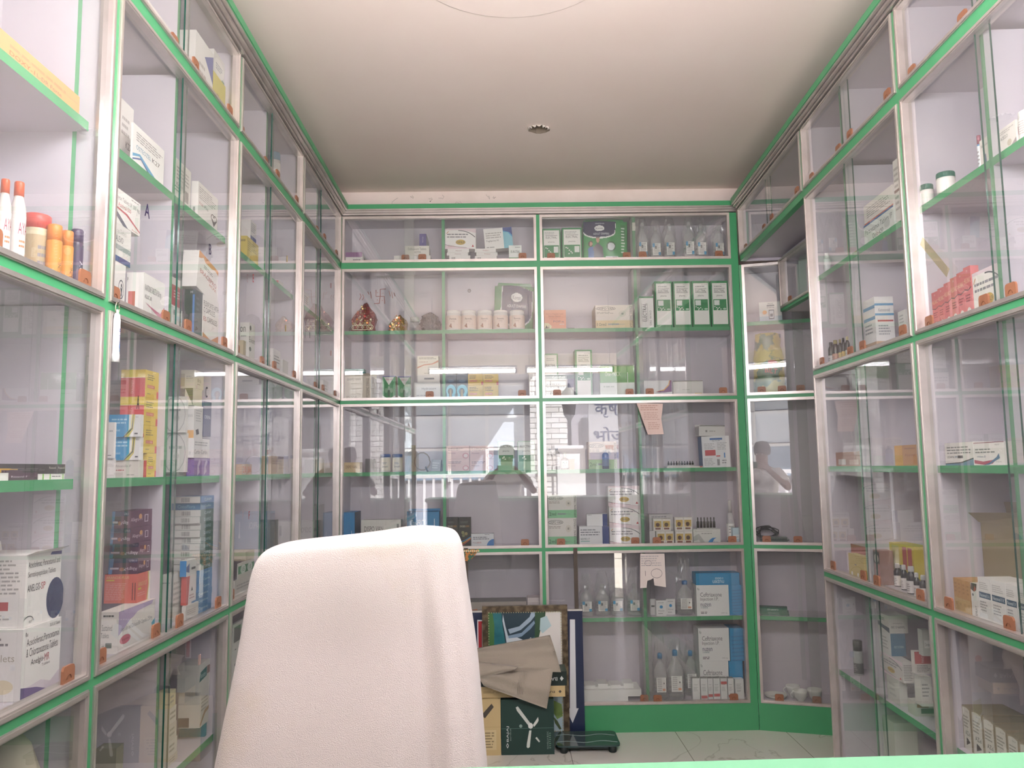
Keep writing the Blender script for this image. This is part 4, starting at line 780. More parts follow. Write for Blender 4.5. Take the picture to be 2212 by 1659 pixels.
# notes taped on the glass
def note(w, P, y, label, col, art_=None, name='handwritten_note', curl=.01):
    zs = CH+P[0][2] if len(P[0]) > 2 else None
    pts = []
    for px, py in P:
        z = CH+.0
        for _ in range(6): x = w.sx(px, y, z); z = w.sz(py, x, y)
        pts.append((x, z))
    cx = sum(p[0] for p in pts)/len(pts); cz = min(p[1] for p in pts)
    mb = MB(); n = len(pts); M = mat(col, .8)
    vs_ = [(p[0]-cx, 0-curl*(1-(p[1]-cz)/max(1e-6, max(q_[1] for q_ in pts)-cz)), p[1]-cz) for p in pts]
    vs_ += [(a_, b_+.0006, c_) for a_, b_, c_ in vs_]
    mb.add(vs_, [tuple(range(n)), tuple(range(n, 2*n))[::-1]]+[(i, n+i, n+(i+1) % n, (i+1) % n) for i in range(n)], M)
    if art_:
        x0_ = min(p[0] for p in pts)-cx; w_ = max(p[0] for p in pts)-cx-x0_; h_ = max(p[1] for p in pts)-cz
        art(mb, art_, w_, h_, lambda u, v, e: (x0_+u, -curl*(1-v/h_)-e, v))
    o = mb.build(name, None, w.pt(cx, y, cz), w.th); tag(o, label, 'note'); return o
SCR = [('l', .14, .75, .85, .95, 3, 'C09A8C'), ('l', .25, .45, .9, .72, 5, 'C4A296'), ('l', .4, .15, .85, .4, 4, 'C4A296')]
note(BK, [(1375, 871), (1432, 872), (1431, 884), (1428, 905), (1433, 938), (1399, 939), (1387, 905)], -.012, 'cream handwritten list with curled edge taped over the third row glass', 'DCC5BB', SCR)
mb = MB(); p = [BK.pt(BK.sx(a_, -.02, CH+.3), -.02, 0) for a_ in (1377, 1389, 1400)]
zz_ = [BK.sz(b_, BK.sx(a_, -.02, CH+.3), -.02) for a_, b_ in ((1377, 876), (1389, 908), (1401, 938))]
note(BK, [(1383, 1196), (1435, 1196), (1438, 1268), (1413, 1264), (1411, 1248), (1405, 1252), (1398, 1254), (1396, 1269), (1382, 1270)], -.010, 'white torn handwritten note taped over the bottom row glass', 'DDD3CC', [('l', .08, .62, .9, .95, 5, 'B5AFAE'), ('a', .66, .42, .22, .14, 0, 360, .012, '55505A'), ('a', .35, .72, .14, .08, 0, 360, .012, '7A757A'), ('r', .22, .35, .235, .5, '3A3538')])
# ---------- corner cabinet
bx(CR, CH+.831, 1641, 1690, 652, 'white payment device carton with orange dot and phone picture in the corner', 'EAE8E6', s=.07, fr=[('r', 0, 0, 1, .28, 'C4D4DE'), ('e', .24, .48, .1, .1, 'E8A04A'), ('r', .42, .12, .66, .6, '4A5664'), ('r', .45, .18, .63, .55, 'DCE4EA'), ('r', .48, .25, .60, .4, '4A5664'), ('t', .4, .86, .62, .94, 'POS', '3A4A5A'), ('r', .34, .78, .68, .84, '4A5664'), ('l', .34, .68, .7, .74, 1, '8A8A8A')], d=.06, name='device_box')
def sackprof(f): return .95 if f < .55 else (.95-.25*(f-.55)/.35 if f < .9 else .78)
o = lump(CR, CH+.402, 1628, 1700, 722, 'yellow and green plastic sack standing in the corner cabinet', mat('B5A83E', .3, noise=(9, '3F6A38', .46, .5), key='sack'), .10, 'plastic_sack', 'sack', .10, 5, .05, sackprof)
mb = MB(); art(mb, [('r', .1, .2, .9, .62, '2E5A34'), ('t', .2, .28, .8, .52, 'BILT', 'C8433A'), ('e', .5, .8, .25, .12, 'C85A3A')], .11, .12, lambda u, v, e: (u-.055, -.001-e, v))
lb = mb.build('printed_label', o, (0, -.07, .09)); lb.rotation_euler = (0, math.radians(12), 0)
mb = MB(); rnd = random.Random(4); P = []
for t in range(70): a_ = t*.42; P.append((.055*math.cos(a_)*(1+.2*math.sin(t*.7))+.01*math.sin(t), .02*math.sin(a_*.9), .035+.03*math.sin(a_)+t*.0004))
mb.tube(P, .0035, mat('1E1C1E', .4), 6); tag(mb.build('coiled_cable', None, CR.pt(CR.sx(1650, .12, CH-.0), .165, CH-.4415+.001), CR.th), 'tangled black cable coil lying in the third row of the corner cabinet', 'cable')
mb = MB()
for k in range(6): mb.box(-.07+rnd.uniform(-.01, .01), .075+rnd.uniform(-.01, .01), -.04, .05, k*.006, k*.006+.005, mat(['3A4A46', '54605A', '6A746E'][k % 3], .3))
tag(mb.build('flat_plastic_bags', None, CR.pt(CR.sx(1672, .1, CH-.44), .075, CH-.4415), CR.th), 'low pile of dark folded plastic sleeves in the corner cabinet', 'plastic sleeves')
mb = MB(); mb.add([(-.06, 0, 0), (.0, -.01, .0), (-.02, 0, .32), (-.05, .01, .34)], [(0, 1, 2, 3)], FILM); mb.add([(.0, .02, 0), (.08, .0, .0), (.02, .01, .36), (-.0, .02, .34)], [(0, 1, 2, 3)], FILM)
tag(mb.build('plastic_sheet', None, CR.pt(CR.sx(1712, .15, CH-.44), .17, CH-.4415), CR.th), 'clear plastic sheets hanging behind the folded sleeves in the corner', 'plastic sheet')
for k in range(4):
    bx(CR, CH-.839 if k == 0 else 'T', 1641+[3, 1, 0, 0][k], 1703+[2, 0, 1, -2][k], 1341-k*9.4, ['lowest', 'second lowest', 'second highest', 'topmost'][k]+' of four flat green antibiotic cartons in the corner cabinet', '1E6A50', s=.05, fr=[('tu', .28, .3, .68, .7, 'CLAVAM 625', 'DCEEE6')], d=.07, group='four flat green cartons')
def cup(px, py, s, label):
    z0 = CH-1.3005; x = CR.sx(px, s, z0+.03); E = empty('tea_cup', CR.pt(x, s, z0), CR.th); tag(E, label, 'cup', 'tea cups')
    PC = mat('E6E6E0', .15); mb = MB(); mb.lathe([(.018, 0), (.02, .004), (.032, .02), (.038, .045), (.04, .058), (.038, .058), (.03, .02), (.01, .008)], PC, 24); mb.build('bowl', E)
    mb = MB(); mb.tube([(-.036-.016*math.sin(t*math.pi/8), -.004, .048-.034*t/8) for t in range(9)], .0035, PC, 7); mb.build('handle', E)
cup(1713, 0, .168, 'white tea cup at the back, between saucer and the other two cups'); cup(1729, 0, .075, 'white tea cup at the front, in the middle of the three'); cup(1760, 0, .12, 'rightmost white tea cup on the floor of the corner cabinet')
mb = MB(); mb.lathe([(.03, 0), (.032, .004), (.05, .012), (.062, .022), (.064, .022), (.055, .009), (.03, .006)], mat('E6E6E0', .15), 32)
tag(mb.build('saucer', None, CR.pt(CR.sx(1676, .08, CH-1.29), .10, CH-1.3005), CR.th), 'white saucer left of the tea cups in the corner cabinet', 'saucer')

# ================= left wall
# bay 1
bx(LF, 's1', -60, 169, 8, 'long orange capsule carton on the top left shelf nearest the camera', 'E6A06A', fr=[('l', .3, .5, .98, .75, 1, 'B98E60'), ('t', .30, .50, .66, .66, 'Doxycycline and Lactic', 'B5906A'), ('t', .66, .50, .98, .66, 'Acid Bacillus Capsules', 'B5906A'), ('t', .30, .25, .53, .43, 'DOXY-1', 'D8582E'), ('t', .55, .25, .80, .42, 'L-DR Forte', '7A6A58')], d=.10)
T_ = lambda **k: k
for k, (x1_, x2_, y_, lb_) in enumerate([(-12, 16, 388, 'leftmost white syrup bottle with orange cap at the photo edge'), (16, 48, 394, 'second white syrup bottle with orange cap beside the red lidded jar')]):
    bottle(LF, 'f1', x1_, x2_, y_, lb_, 'E6DCD8', 'E0603A', 'EDE4E0', .16, .06, .55, .2, (.1, .62), [('t', .1, .6, .9, .85, 'AYA', 'A83A5A'), ('l', .2, .3, .8, .5, 2, 'D88A5A'), ('r', .15, .05, .85, .2, 'E8A070')], name='syrup_bottle')
bottle(LF, 'f1', 44, 101, 466, 'squat cream jar with red lid beside the orange spray cans', 'CFC0A0', 'D0524A', 'B9A07C', .2, .10, .9, .06, (.1, .7), name='plastic_jar', cat='jar', capr=.98)
VS = [('p', [(0, 0), (1, 0), (1, .35), (.5, .62), (0, .35)], 'F0EEEE'), ('tv', .35, .1, .65, .5, 'VOLINI', '2A2A35')]
bottle(LF, 'f1', 97, 128, 487, 'left orange topped spray can beside the jar', 'E58A3A', 'EE8C3C', 'E9963F', .25, .06, .9, .03, (.04, .74), VS, name='spray_can', cat='spray can', group='orange spray cans', capr=.94)
bottle(LF, 'f1', 127, 153, 500, 'right orange topped spray can, touching the purple can', 'E58A3A', 'EE8C3C', 'E9963F', .25, .055, .9, .03, (.04, .74), VS, name='spray_can', cat='spray can', group='orange spray cans', capr=.94)
bottle(LF, 'f1', 132, 152, 489, 'dark purple spray can behind the orange pair', '3E2A44', '4A3050', '3E2A44', .2, .15, .9, .03, (.04, .74), name='spray_can', cat='spray can', capr=.94)
bottle(LF, 'f1', 152, 178, 499, 'purple spray can with white sideways lettering at the end of the row', '4A3558', '4A3558', '4A3558', .2, .06, .9, .03, (.04, .74), [('tv', .3, .0, .65, .7, 'moov', 'ECE6EE'), ('e', .45, .03, .1, .03, 'D8B04A')], name='spray_can', cat='spray can', capr=.94)
bx(LF, 's2', -40, 80, 1022, 'flat white and green carton under the yellow carton on left middle shelf', 'E4E4DC', fr=[('r', 0, 0, .15, 1, '8ACB3A'), ('r', .45, 0, 1, 1, '4A3040'), ('t', .5, .35, .8, .6, 'Rozavel F', 'D0C8D0')], d=.09)
bx(LF, 'T', -35, 80, 1012, 'flat yellow carton resting on the white and green one, left middle shelf', 'D0A040', d=.08, fr=[('r', .3, 0, .8, .6, '4A3040')])
bx(LF, 's2', 82, 139, 1024, 'row end white carton with green edges on the left middle shelf', 'E6E4DE', fr=[('r', .15, 0, .2, 1, '7AC04A'), ('r', .42, 0, .46, 1, '7AC04A'), ('r', .92, 0, .95, 1, '7AC04A'), ('l', .5, .4, .9, .7, 1, '5A5A5A')], d=.07)
bx(LF, 'T', -60, 139, 1001, 'long flat black carton lying on top of the white and yellow ones', '2E2A2C', fr=[('t', .80, .5, .88, .75, 'Rozavel', 'C8C4B8'), ('t', .91, .5, .99, .75, 'Rozavel', 'C8C4B8'), ('r', .895, 0, .9, 1, '6A6668'), ('l', .3, .3, .75, .6, 2, '6A6668')], d=.07)
bx(LF, 'f2', 42, 141, 1360, 'large white tablet carton with purple corner standing on the third left row floor', 'EFE9E6', xc=-120, s=.045, fr=[('p', [(0, 0), (1, 0), (1, .22), (.75, .1), (.5, .18), (0, .14)], 'DCCFD8'), ('p', [(0, 0), (.7, 0), (.4, .1), (0, .18)], '6A5488'), ('t', .1, .72, .95, .84, 'Aceclofenac,Paracetamol', '4A4648'), ('t', .1, .58, .92, .70, '& Chlorzoxazone Tablets', '4A4648'), ('t', .22, .42, .56, .53, 'Anelgis-', '2E2A2C'), ('t', .57, .43, .70, .54, 'MR', 'B8434B'), ('t', .5, .37, .72, .41, 'Tablets', '8A8486'), ('t', .68, .91, .96, .96, '20 X 10 Tablets', '4A4648'), ('t', .06, .88, .12, .94, 'Rx', '4A4648')], sd=[('l', .1, .75, .9, .9, 2, '8A8486'), ('t', .5, .55, .9, .65, 'Tablets', 'B0A898'), ('e', .75, .2, .15, .1, 'E8D8B8')])
bx(LF, 'T', 50, 127, 1200, 'large white tablet carton with navy oval, stacked on the purple cornered one', 'EFE9E6', xc=-90, s=.05, fr=[('p', fan_poly(.86, .30, .26, .30, 20, 340, 20), '22305A'), ('t', .06, .80, .96, .90, 'Aceclofenac, Paracetamol and', '4A4648'), ('t', .06, .66, .84, .76, 'Serratiopeptidase Tablets', '4A4648'), ('t', .06, .48, .42, .58, 'ANELGIS-', '2E2A2C'), ('t', .43, .48, .55, .58, 'SP', 'B8434B'), ('p', [(.66, .95), (1, .93), (1, .98), (.7, .99)], '3A4A86'), ('a', .12, .07, .14, .08, 0, 180, .012, '3A3A3A'), ('t', .14, .05, .22, .08, 'KLIT', '3A3A3A')], sd=[('l', .1, .45, .95, .95, 9, 'AAA4A2'), ('r', .3, .24, .75, .36, 'C05A5A'), ('l', .3, .1, .8, .2, 2, 'AAA4A2')], flap=.02)
lump(LF, 's3', -30, 36, 1588, 'cream cloth wrapped bundle at the lower left photo edge', mat('C9C0A8', .8), .10, 'cloth_bundle', 'bundle', .10, 9, .08)
# bay 2, top row
bx(LF, 'f0', 318, 392, 0, 'white carton with grey print in the top left row, behind the pane edge', 'E6DFDB', xc=296, fr=[('l', .2, .3, .8, .6, 4, 'C0B8B4')])
bx(LF, 'f0', 420, 458, 64, 'white carton with a blue curved corner in the top left row', 'EAE6E3', fr=[('p', [(.5, .75), (1, .95), (1, .45), (.85, .55)], '5A66A8'), ('l', .2, .2, .6, .6, 3, 'B8B0AC')], d=.07)
bx(LF, 'f0', 459, 497, 152, 'flat yellow carton under white cartons in the top left row', 'D9CB62', fr=[('l', .3, .5, .5, .6, 1, 'A89A4A')], d=.09)
bx(LF, 'T', 461, 496, 105, 'white carton with rounded print panel on top of the yellow carton', 'E2DEDA', s=.05, fr=[('e', .5, .45, .45, .4, 'EEEAE6'), ('l', .2, .3, .8, .6, 3, '7A8494'), ('r', .75, 0, 1, .15, '7FA88A')], d=.08)
# bay 2, second row, shelf
bx(LF, 's1', 253, 284, 208, 'white carton cut by the frame left of the tall blue waved calcium box', 'EBE5E2', fr=[('l', .2, .5, .8, .8, 3, 'B5AEAC'), ('t', .5, .36, .9, .46, 'K27', '3A3A3A'), ('p', [(0, .02), (1, 0), (1, .12), (.5, .14), (0, .28)], '8FA8C8')], s=.10, d=.08)
bx(LF, 's1', 286, 352, 264, 'white calcium tablet carton with blue wave lines on the second left row shelf', 'F0EBE8', xc=281, fr=[('l', .1, .62, .95, .86, 4, '9A9496'), ('t', .1, .42, .56, .53, 'OSTEOZEL', '3A86A8'), ('t', .6, .42, .85, .53, 'K27', '2E2A2C'), ('p', [(0, .18), (.2, .30), (.45, .14), (.7, 0), (.85, 0), (.5, .2), (.22, .36), (0, .26)], '5FA8D0'), ('p', [(0, .1), (.25, .24), (.5, .04), (.6, 0), (.66, 0), (.5, .1), (.25, .28), (0, .14)], '3A5A98')])
bx(LF, 's1', 376, 411, 339, 'white carton with bar code and green stripes on the second left row shelf', 'DDD8D2', fr=[('l', .1, .5, .9, .85, 4, '9A9490'), ('r', 0, .3, .4, .33, '6A9A7A'), ('r', 0, .22, .4, .25, '6A9A7A'), ('b', .6, .12, .85, .4, '55534F'), ('t', .1, .36, .5, .44, 'Kevin', '4A4648')], d=.07)
bx(LF, 's1', 427, 469, 391, 'tall white vitamin carton with a small heart figure on second left row shelf', 'E9E4E1', xc=412, fr=[('l', .05, .56, .9, .9, 6, 'A09A98'), ('t', .04, .40, .26, .49, 'Vitab', 'B05A60'), ('t', .28, .40, .5, .49, '-Plus', '4A4648'), ('a', .74, .34, .1, .1, 0, 360, .03, '5A4A4A'), ('a', .86, .34, .1, .1, 0, 360, .03, '5A4A4A'), ('p', [(.66, .3), (.94, .3), (.8, .1)], '4A4040'), ('e', .8, .3, .06, .05, 'E9E4E1')], sd=[('b', .3, .1, .6, .3, '4A4A4A')])
# bay 2, second row, floor
bx(LF, 'f1', 240, 268, 560, 'white carton with a jumping figure at the bottom of the left stack', 'EAE3E0', fr=[('a', .68, .48, .22, .2, 0, 360, .03, '3A3A4A'), ('p', [(.62, .3), (.68, .42), (.6, .52), (.7, .5), (.8, .56), (.74, .4), (.8, .3), (.7, .36)], '2A2A3A'), ('e', .7, .56, .05, .04, '2A2A3A'), ('t', .05, .25, .2, .33, 'it', 'B8434B')], d=.09)
bx(LF, 'T', 246, 281, 478, 'white carton with navy lower edge in the middle of the left stack', 'E2DCD8', fr=[('r', 0, 0, 1, .15, '36477F'), ('r', 0, .32, 1, .45, '9AA0A0'), ('t', .05, .52, .5, .68, 'ALEVO', '3A3A44'), ('t', .1, .75, .7, .87, 'cin Tablets', 'B0AAA6')], d=.08)
bx(LF, 'T', 250, 301, 404, 'white antibiotic carton with a red curve on top of the left stack', 'F0EBE8', fr=[('t', .0, .66, .96, .82, 'mycin Tablets I.P. 500 mg', '5A5658'), ('t', .08, .50, .6, .62, 'Azithral-500', 'C0434B'), ('p', [(0, .42), (.4, .36), (1, .08), (1, .13), (.45, .42), (0, .47)], 'C85A66'), ('p', [(0, .36), (.5, 0), (.3, 0), (0, .2)], '6A6A7A'), ('l', .6, .9, .95, .96, 1, '8A8688'), ('t', .65, .03, .95, .08, 'Alembic', 'B0605A')], d=.08)
bx(LF, 'f1', 307, 359, 588, 'white antacid carton with pink swoosh, wide beside the lettered sticker', 'EFEAE7', xc=270, fr=[('t', .06, .62, .82, .78, 'RANITIDINE TABLETS IP 300 mg', '6A6668'), ('t', .06, .5, .38, .58, 'ACILOC 300', '3A3A3E'), ('p', [(.08, .42), (.5, .36), (.8, .32), (1, .5), (1, .38), (.8, .22), (.5, .3)], 'C87A92'), ('t', .25, .12, .68, .24, 'Aciloc 300', '2E2A2C')], sd=[('r', .12, .3, .52, .62, 'CC605A'), ('t', .04, .82, .1, .9, 'P', '2A2A2A')])
mb = MB(); 
def sticker(w, px, py, t, col, label, hgt=.03, wr=.6, y=.0055):
    z = CH
    for _ in range(6): x = w.sx(px, y, z); z = w.sz(py, x, y)
    mb = MB(); v, f = glyphs(t); hh = hgt; ww = hgt*wr
    mb.add([((a-.5)*ww, 0, (b_-.5)*hh) for a, b_ in v], f, mat(col, .5)); mb.add([((a-.5)*ww, -.0006, (b_-.5)*hh) for a, b_ in v], f, mat(col, .5))
    o = mb.build('letter_sticker', None, w.pt(x, y, z), w.th); tag(o, label, 'sticker')
sticker(LF, 318, 455, 'A', '34284F', 'dark letter A stuck on glass above the pink swoosh carton', .036, .8); sticker(LF, 454, 539, 'B', '2A2440', 'dark letter B stuck on glass above the orange and white carton', .034, .5)
sticker(LF, 298, 869, 'A', '26232E', 'dark slanted letter stuck on glass over the red and yellow stack', .034, .4); sticker(LF, 446, 847, 'C', '26232E', 'dark letter C stuck on glass over the white cartons', .034, .45)
sticker(LF, 547, 601, 'E', 'B8434B', 'red letter E stuck on glass over the dark cartons', .03, .4); sticker(LF, 620, 559, 'I', 'C8A83A', 'upper yellow letter stuck on the third left bay', .028, .3, ); sticker(LF, 617, 709, 'I', 'C8A83A', 'lower yellow letter stuck on the third left bay', .028, .3)
sticker(LF, 715, 617, 'I', 'B0483A', 'upper red letter stuck on the farthest left bay', .028, .3); sticker(LF, 715, 763, 'I', 'C8603A', 'lower orange letter stuck on the farthest left bay', .028, .3)
sticker(LF, 431, 1425, 'II', 'D8B0A0', 'pale pink letters stuck on the lowest pane left of the chair', .03, .5); sticker(LF, 538, 1113, 'F', 'A83A3A', 'red letter stuck on glass above the chair shoulder', .028, .4)
sticker(LF, 669, 724, 'I', '2A3A38', 'dark letter stuck between the farthest left bay panes', .028, .3)
bx(LF, 'f1', 371, 392, 662, 'lower white and pale blue carton left of the black carton', 'E4DFDC', s=.06, d=.08, fr=[('b', .1, .75, .4, .92, '444444'), ('r', .3, .6, 1, .75, 'B8D0DC')])
bx(LF, 'T', 370, 392, 597, 'red and white carton stacked left of the black carton', 'E8DEDC', s=.06, d=.08, fr=[('r', 0, .05, 1, .75, 'BC4A52'), ('l', .2, .3, .8, .6, 3, 'E8C8C8')])
bx(LF, 'f1', 418, 435, 624, 'upright black carton with a blue side in front of the orange ones', '3A4650', xc=395, s=.045, fr=[('l', .2, .6, .6, .9, 3, '5A6670')], sd=[('r', .8, 0, 1, .9, '4A78B8'), ('r', 0, 0, .8, 1, '22242C'), ('t', .6, .92, .8, .97, 'H', 'D0D0D0')])
bx(LF, 'f1', 437, 474, 636, 'white and orange capsule carton lettered in black beside the black one', 'EFE9E6', s=.05, fr=[('p', [(0, 0), (1, 0), (1, .34), (.5, .2), (0, .3)], 'D8925A'), ('t', .02, .80, .97, .90, 'FLEXIFORTE WITH', '3A3638'), ('t', .02, .68, .75, .78, 'C CAPSULES', '3A3638'), ('t', .02, .52, .2, .60, 'ES', 'C8434B'), ('t', .25, .52, .9, .62, 'CAPSULES', '3A3638')], d=.035)
T2_ = T
bx(LF, 'f1', 421, 447, 521, 'tall white and orange carton standing behind the black carton', 'EFE9E6', xc=378, s=.115, fr=[('p', [(0, .94), (0, 1), (1, 1), (1, .88), (.4, .88), (.3, .8), (0, .8)], 'E39A55'), ('tv', .4, .3, .6, .7, 'BRACEPRO', 'B0A8A4'), ('r', 0, .0, 1, .4, 'EFE9E6')], sd=[('r', 0, .94, 1, 1, 'E39A55'), ('l', .1, .62, .9, .9, 9, 'B0A9A6'), ('p', [(.3, .36), (1, .42), (1, .48), (.6, .54), (.3, .46)], 'E39A40')])
bx(LF, T2_, 447, 490, 562, 'tilted white and orange carton resting on the black lettered carton', 'F0EAE7', s=.055, d=.05, roll=9, fr=[('p', [(0, 1), (1, 1), (1, .86), (.75, .92), (.6, .86), (.3, .84), (.2, .92), (.1, .84), (0, .8)], 'E39A55'), ('l', .25, .66, .75, .76, 2, '8A8486'), ('t', .1, .45, .88, .57, 'BRACEPRO', 'C0605A'), ('t', .55, .34, .88, .42, 'HCPA', 'C8603A')])
# bay 2, third row, shelf
RY = dict(fr=[('r', 0, 0, 1, 1, 'DDBE4A'), ('l', .15, .62, .75, .86, 3, '7A6A3A'), ('r', .15, .34, .7, .46, 'CC5550'), ('t', .18, .36, .66, .44, 'DOLONEX', 'F0DCC0'), ('r', .86, .0, 1, .26, 'CC4A50'), ('l', .15, .1, .5, .16, 1, '7A6A3A'), ('r', 0, .29, 1, .30, 'B8A040')], sd=[('r', 0, 0, 1, .7, 'CB4A50'), ('r', 0, .7, 1, .72, 'E8D8B0'), ('tv', .42, .12, .54, .62, 'DOLONEX', 'DE9090')])
yy = [979, 918, 857, 798]
for k in range(4):
    xs_ = [(316, 347), (309, 345), (310, 342), (313, 343)][k]
    bx(LF, 's2' if k == 0 else 'T', xs_[0], xs_[1], yy[k], ['lowest', 'second lowest', 'second highest', 'topmost'][k]+' of four red and yellow cartons stacked behind the slanted letter', 'DDBE4A', s=.055, xc=[262, 255, 258, 260][k], group='red and yellow carton stack', **RY)
bx(LF, 's2', 303, 309, 994, 'cream carton under the two bright blue ones on the third left row shelf', 'D5CEC4', xc=244, s=.055, sd=[('t', .08, .6, .65, .75, 'Amoxicillin IP', '7A7068'), ('l', .1, .35, .4, .5, 1, 'B0605A'), ('l', .5, .1, .8, .2, 1, '8A8480')])
BL = dict(sd=[('r', 0, 0, .66, 1, '3796C8'), ('p', [(.5, 0), (.66, 0), (.80, .3), (.84, 1), (.74, 1), (.73, .4)], 'CFC062'), ('p', [(.50, 0), (.54, 0), (.78, .35), (.8, 1), (.785, 1), (.75, .38)], '3A4A5A'), ('l', .15, .55, .62, .85, 2, 'A9D4E8'), ('t', .2, .25, .4, .36, 'Dolokind', 'C8E4F0'), ('l', .84, .08, .96, .2, 1, '55555A'), ('t', .86, .85, .94, .92, '10x10', '77777A')])
for k in range(2):
    bx(LF, 'T', 303-k*1, 309, [944, 895][k], ['lower', 'upper'][k]+' of two bright blue and white cartons in front of the red and yellow stack', 'E8E4E2', xc=230-k, s=.055, group='pair of blue and white cartons', **BL)
bx(LF, 's2', 245, 249, 990, 'lower plain white carton at the left edge of the blue cartons', 'E6DFDC', xc=228, s=.05); bx(LF, 'T', 245, 249, 912, 'taller plain white carton at the left edge of the blue cartons', 'E9E2DF', xc=229, s=.05, sd=[('l', .1, .05, .9, .1, 1, '55555A'), ('l', .3, .7, .9, .8, 1, 'AAAAAA')])
bx(LF, 's2', 414, 418, 1020, 'flat white carton under the round outlined cartons in the third left row', 'DEDCD6', xc=352, s=.06, sd=[('t', .02, .3, .25, .7, 'Amzim', '4A4A50'), ('l', .8, .5, .95, .7, 1, '5A5A60')])
RN = dict(sd=[('a', .45, .5, .52, .5, 0, 360, .012, '55555A'), ('a', .45, .5, .49, .46, 0, 360, .006, '9A9AA0'), ('l', .2, .55, .9, .7, 1, '9A9A98'), ('e', .55, .4, .14, .1, 'C4C2BC'), ('t', .44, .36, .66, .44, 'OMLF', '8A8A86')])
bx(LF, 'T', 401, 405, 935, 'lower pale carton with a round outline, third left row', 'D8D5D0', xc=354, s=.06, **RN); bx(LF, 'T', 401, 405, 856, 'upper pale carton with a round outline, third left row', 'D8D5D0', xc=356, s=.06, **RN)
bx(LF, 's2', 419, 452, 989, 'purple carton with silvery figures on the third left row shelf', '6A4A98', xc=402, s=.045, fr=[('r', 0, .85, 1, 1, '9A8AB8'), ('p', [(.2, 0), (.35, .2), (.3, .5), (.4, .8), (.3, .95), (.2, .6)], 'BDB0D0'), ('p', [(.6, 0), (.8, .25), (.74, .5), (.85, .8), (.75, .95), (.65, .6)], 'BDB0D0')])
bx(LF, 'T', 418, 452, 946, 'white carton lettered in thin grey script on the purple carton', 'E2DEDE', xc=402, s=.045, fr=[('t', .03, .2, .38, .42, 'Corbis', '6A6A70'), ('t', .45, .2, .85, .42, 'Corbis', '6A6A70'), ('l', .05, .6, .9, .85, 2, '9A9A9C')], sd=[('r', .3, .15, .6, .32, 'C8C8C8')])
bx(LF, 'T', 418, 437, 876, 'tall white carton with an orange foot above the thin script carton', 'E0DCDA', xc=402, s=.05, fr=[('p', [(.3, .1), (.6, .14), (.5, .3), (.2, .25)], '2E2E34'), ('l', .2, .5, .9, .9, 5, 'B0B0B0')], sd=[('r', 0, 0, 1, .24, 'E0A860'), ('t', .0, .65, .8, .74, 'rates', 'A8A8A8')])
bx(LF, 'T', 416, 436, 838, 'cream carton with a folded green triangle under the topmost cream carton', 'D6CDB8', xc=399, s=.05, sd=[('p', [(0, 1), (1, 1), (1, 0)], '5A6238')], d=.08)
bx(LF, 'T', 420, 439, 799, 'topmost cream carton of the tall white column in third left row', 'D9D0BC', xc=390, s=.05, fr=[('t', .3, .35, .7, .6, 'Aris', '6A6458'), ('l', .3, .2, .7, .3, 1, '8A8478')], sd=[('l', .4, .5, .9, .7, 2, 'A0988A'), ('r', .0, .1, .3, .8, 'B8A890')])
bx(LF, 's2', 456, 474, 945, 'plain white carton standing behind the purple one, near the bay end', 'DAD6D8', s=.06, d=.08, fr=[('e', .5, .3, .3, .2, 'CFCBCE')])
bx(LF, 'T', 439, 455, 866, 'navy blue carton perched above the script carton near letter C', '36426E', s=.05, d=.06, fr=[('t', .1, .5, .9, .6, 'CIPREMIA', 'C0C8DC')])
# bay 2, third row, floor
bx(LF, 'f2', 254, 346, 1322, 'long white antibiotic carton with a purple arc and pink badge, third left row floor', 'E9E2DC', xc=212, s=.045, fr=[('p', [(0, 1), (.95, 1), (.9, .9), (.5, .85), (0, .42)], 'B8A4C8'), ('p', [(0, .40), (.3, .72), (.6, .82), (.95, .86), (.95, .1), (0, .1)], 'EDE6E0'), ('t', .05, .46, .92, .60, 'Ampicillin and Dicloxacillin Capsules 250mg', '77737A'), ('e', .18, .28, .14, .11, 'CF6A7E'), ('t', .08, .24, .28, .32, 'Ampilox', '8A2A40'), ('p', [(.9, .4), (1, .5), (1, .0), (.94, .1)], '4AA0B8')], sd=[('l', .2, .85, .95, .95, 1, '6A6A6A'), ('t', .0, .55, .68, .70, 'ol Sustained', '5A5A5C'), ('t', .0, .38, .52, .50, 'e Tablets', '5A5A5C'), ('t', .0, .1, .3, .2, 'ton-OR', '3A3A3C'), ('r', .36, .14, .68, .26, '5A6A64')])
bx(LF, 'T', 295, 340, 1240, 'coral red capsule carton with a white curved end, under the purple stack', 'DC6E60', xc=224, s=.06, fr=[('p', [(.80, 0), (1, 0), (1, 1), (.86, 1), (.9, .6)], 'E8E2DA'), ('p', [(.78, 1), (.86, 1), (.9, .55), (.8, .0), (.72, 0), (.84, .55)], 'D8C06A'), ('t', .08, .55, .7, .7, 'ARANOX-PLUS', 'E8C88A'), ('r', .08, .44, .3, .5, 'D8C83A'), ('l', .05, .2, .7, .35, 2, 'E8A098')], sd=[('t', .05, .84, .75, .93, 'ARANOX-PLUS', 'E8C88A'), ('r', .05, .77, .3, .81, 'D8C83A'), ('l', .04, .1, .7, .7, 10, 'E8A098'), ('r', .85, .1, .88, .7, '7A3A38'), ('r', .93, .1, .96, .7, '7A3A38')])
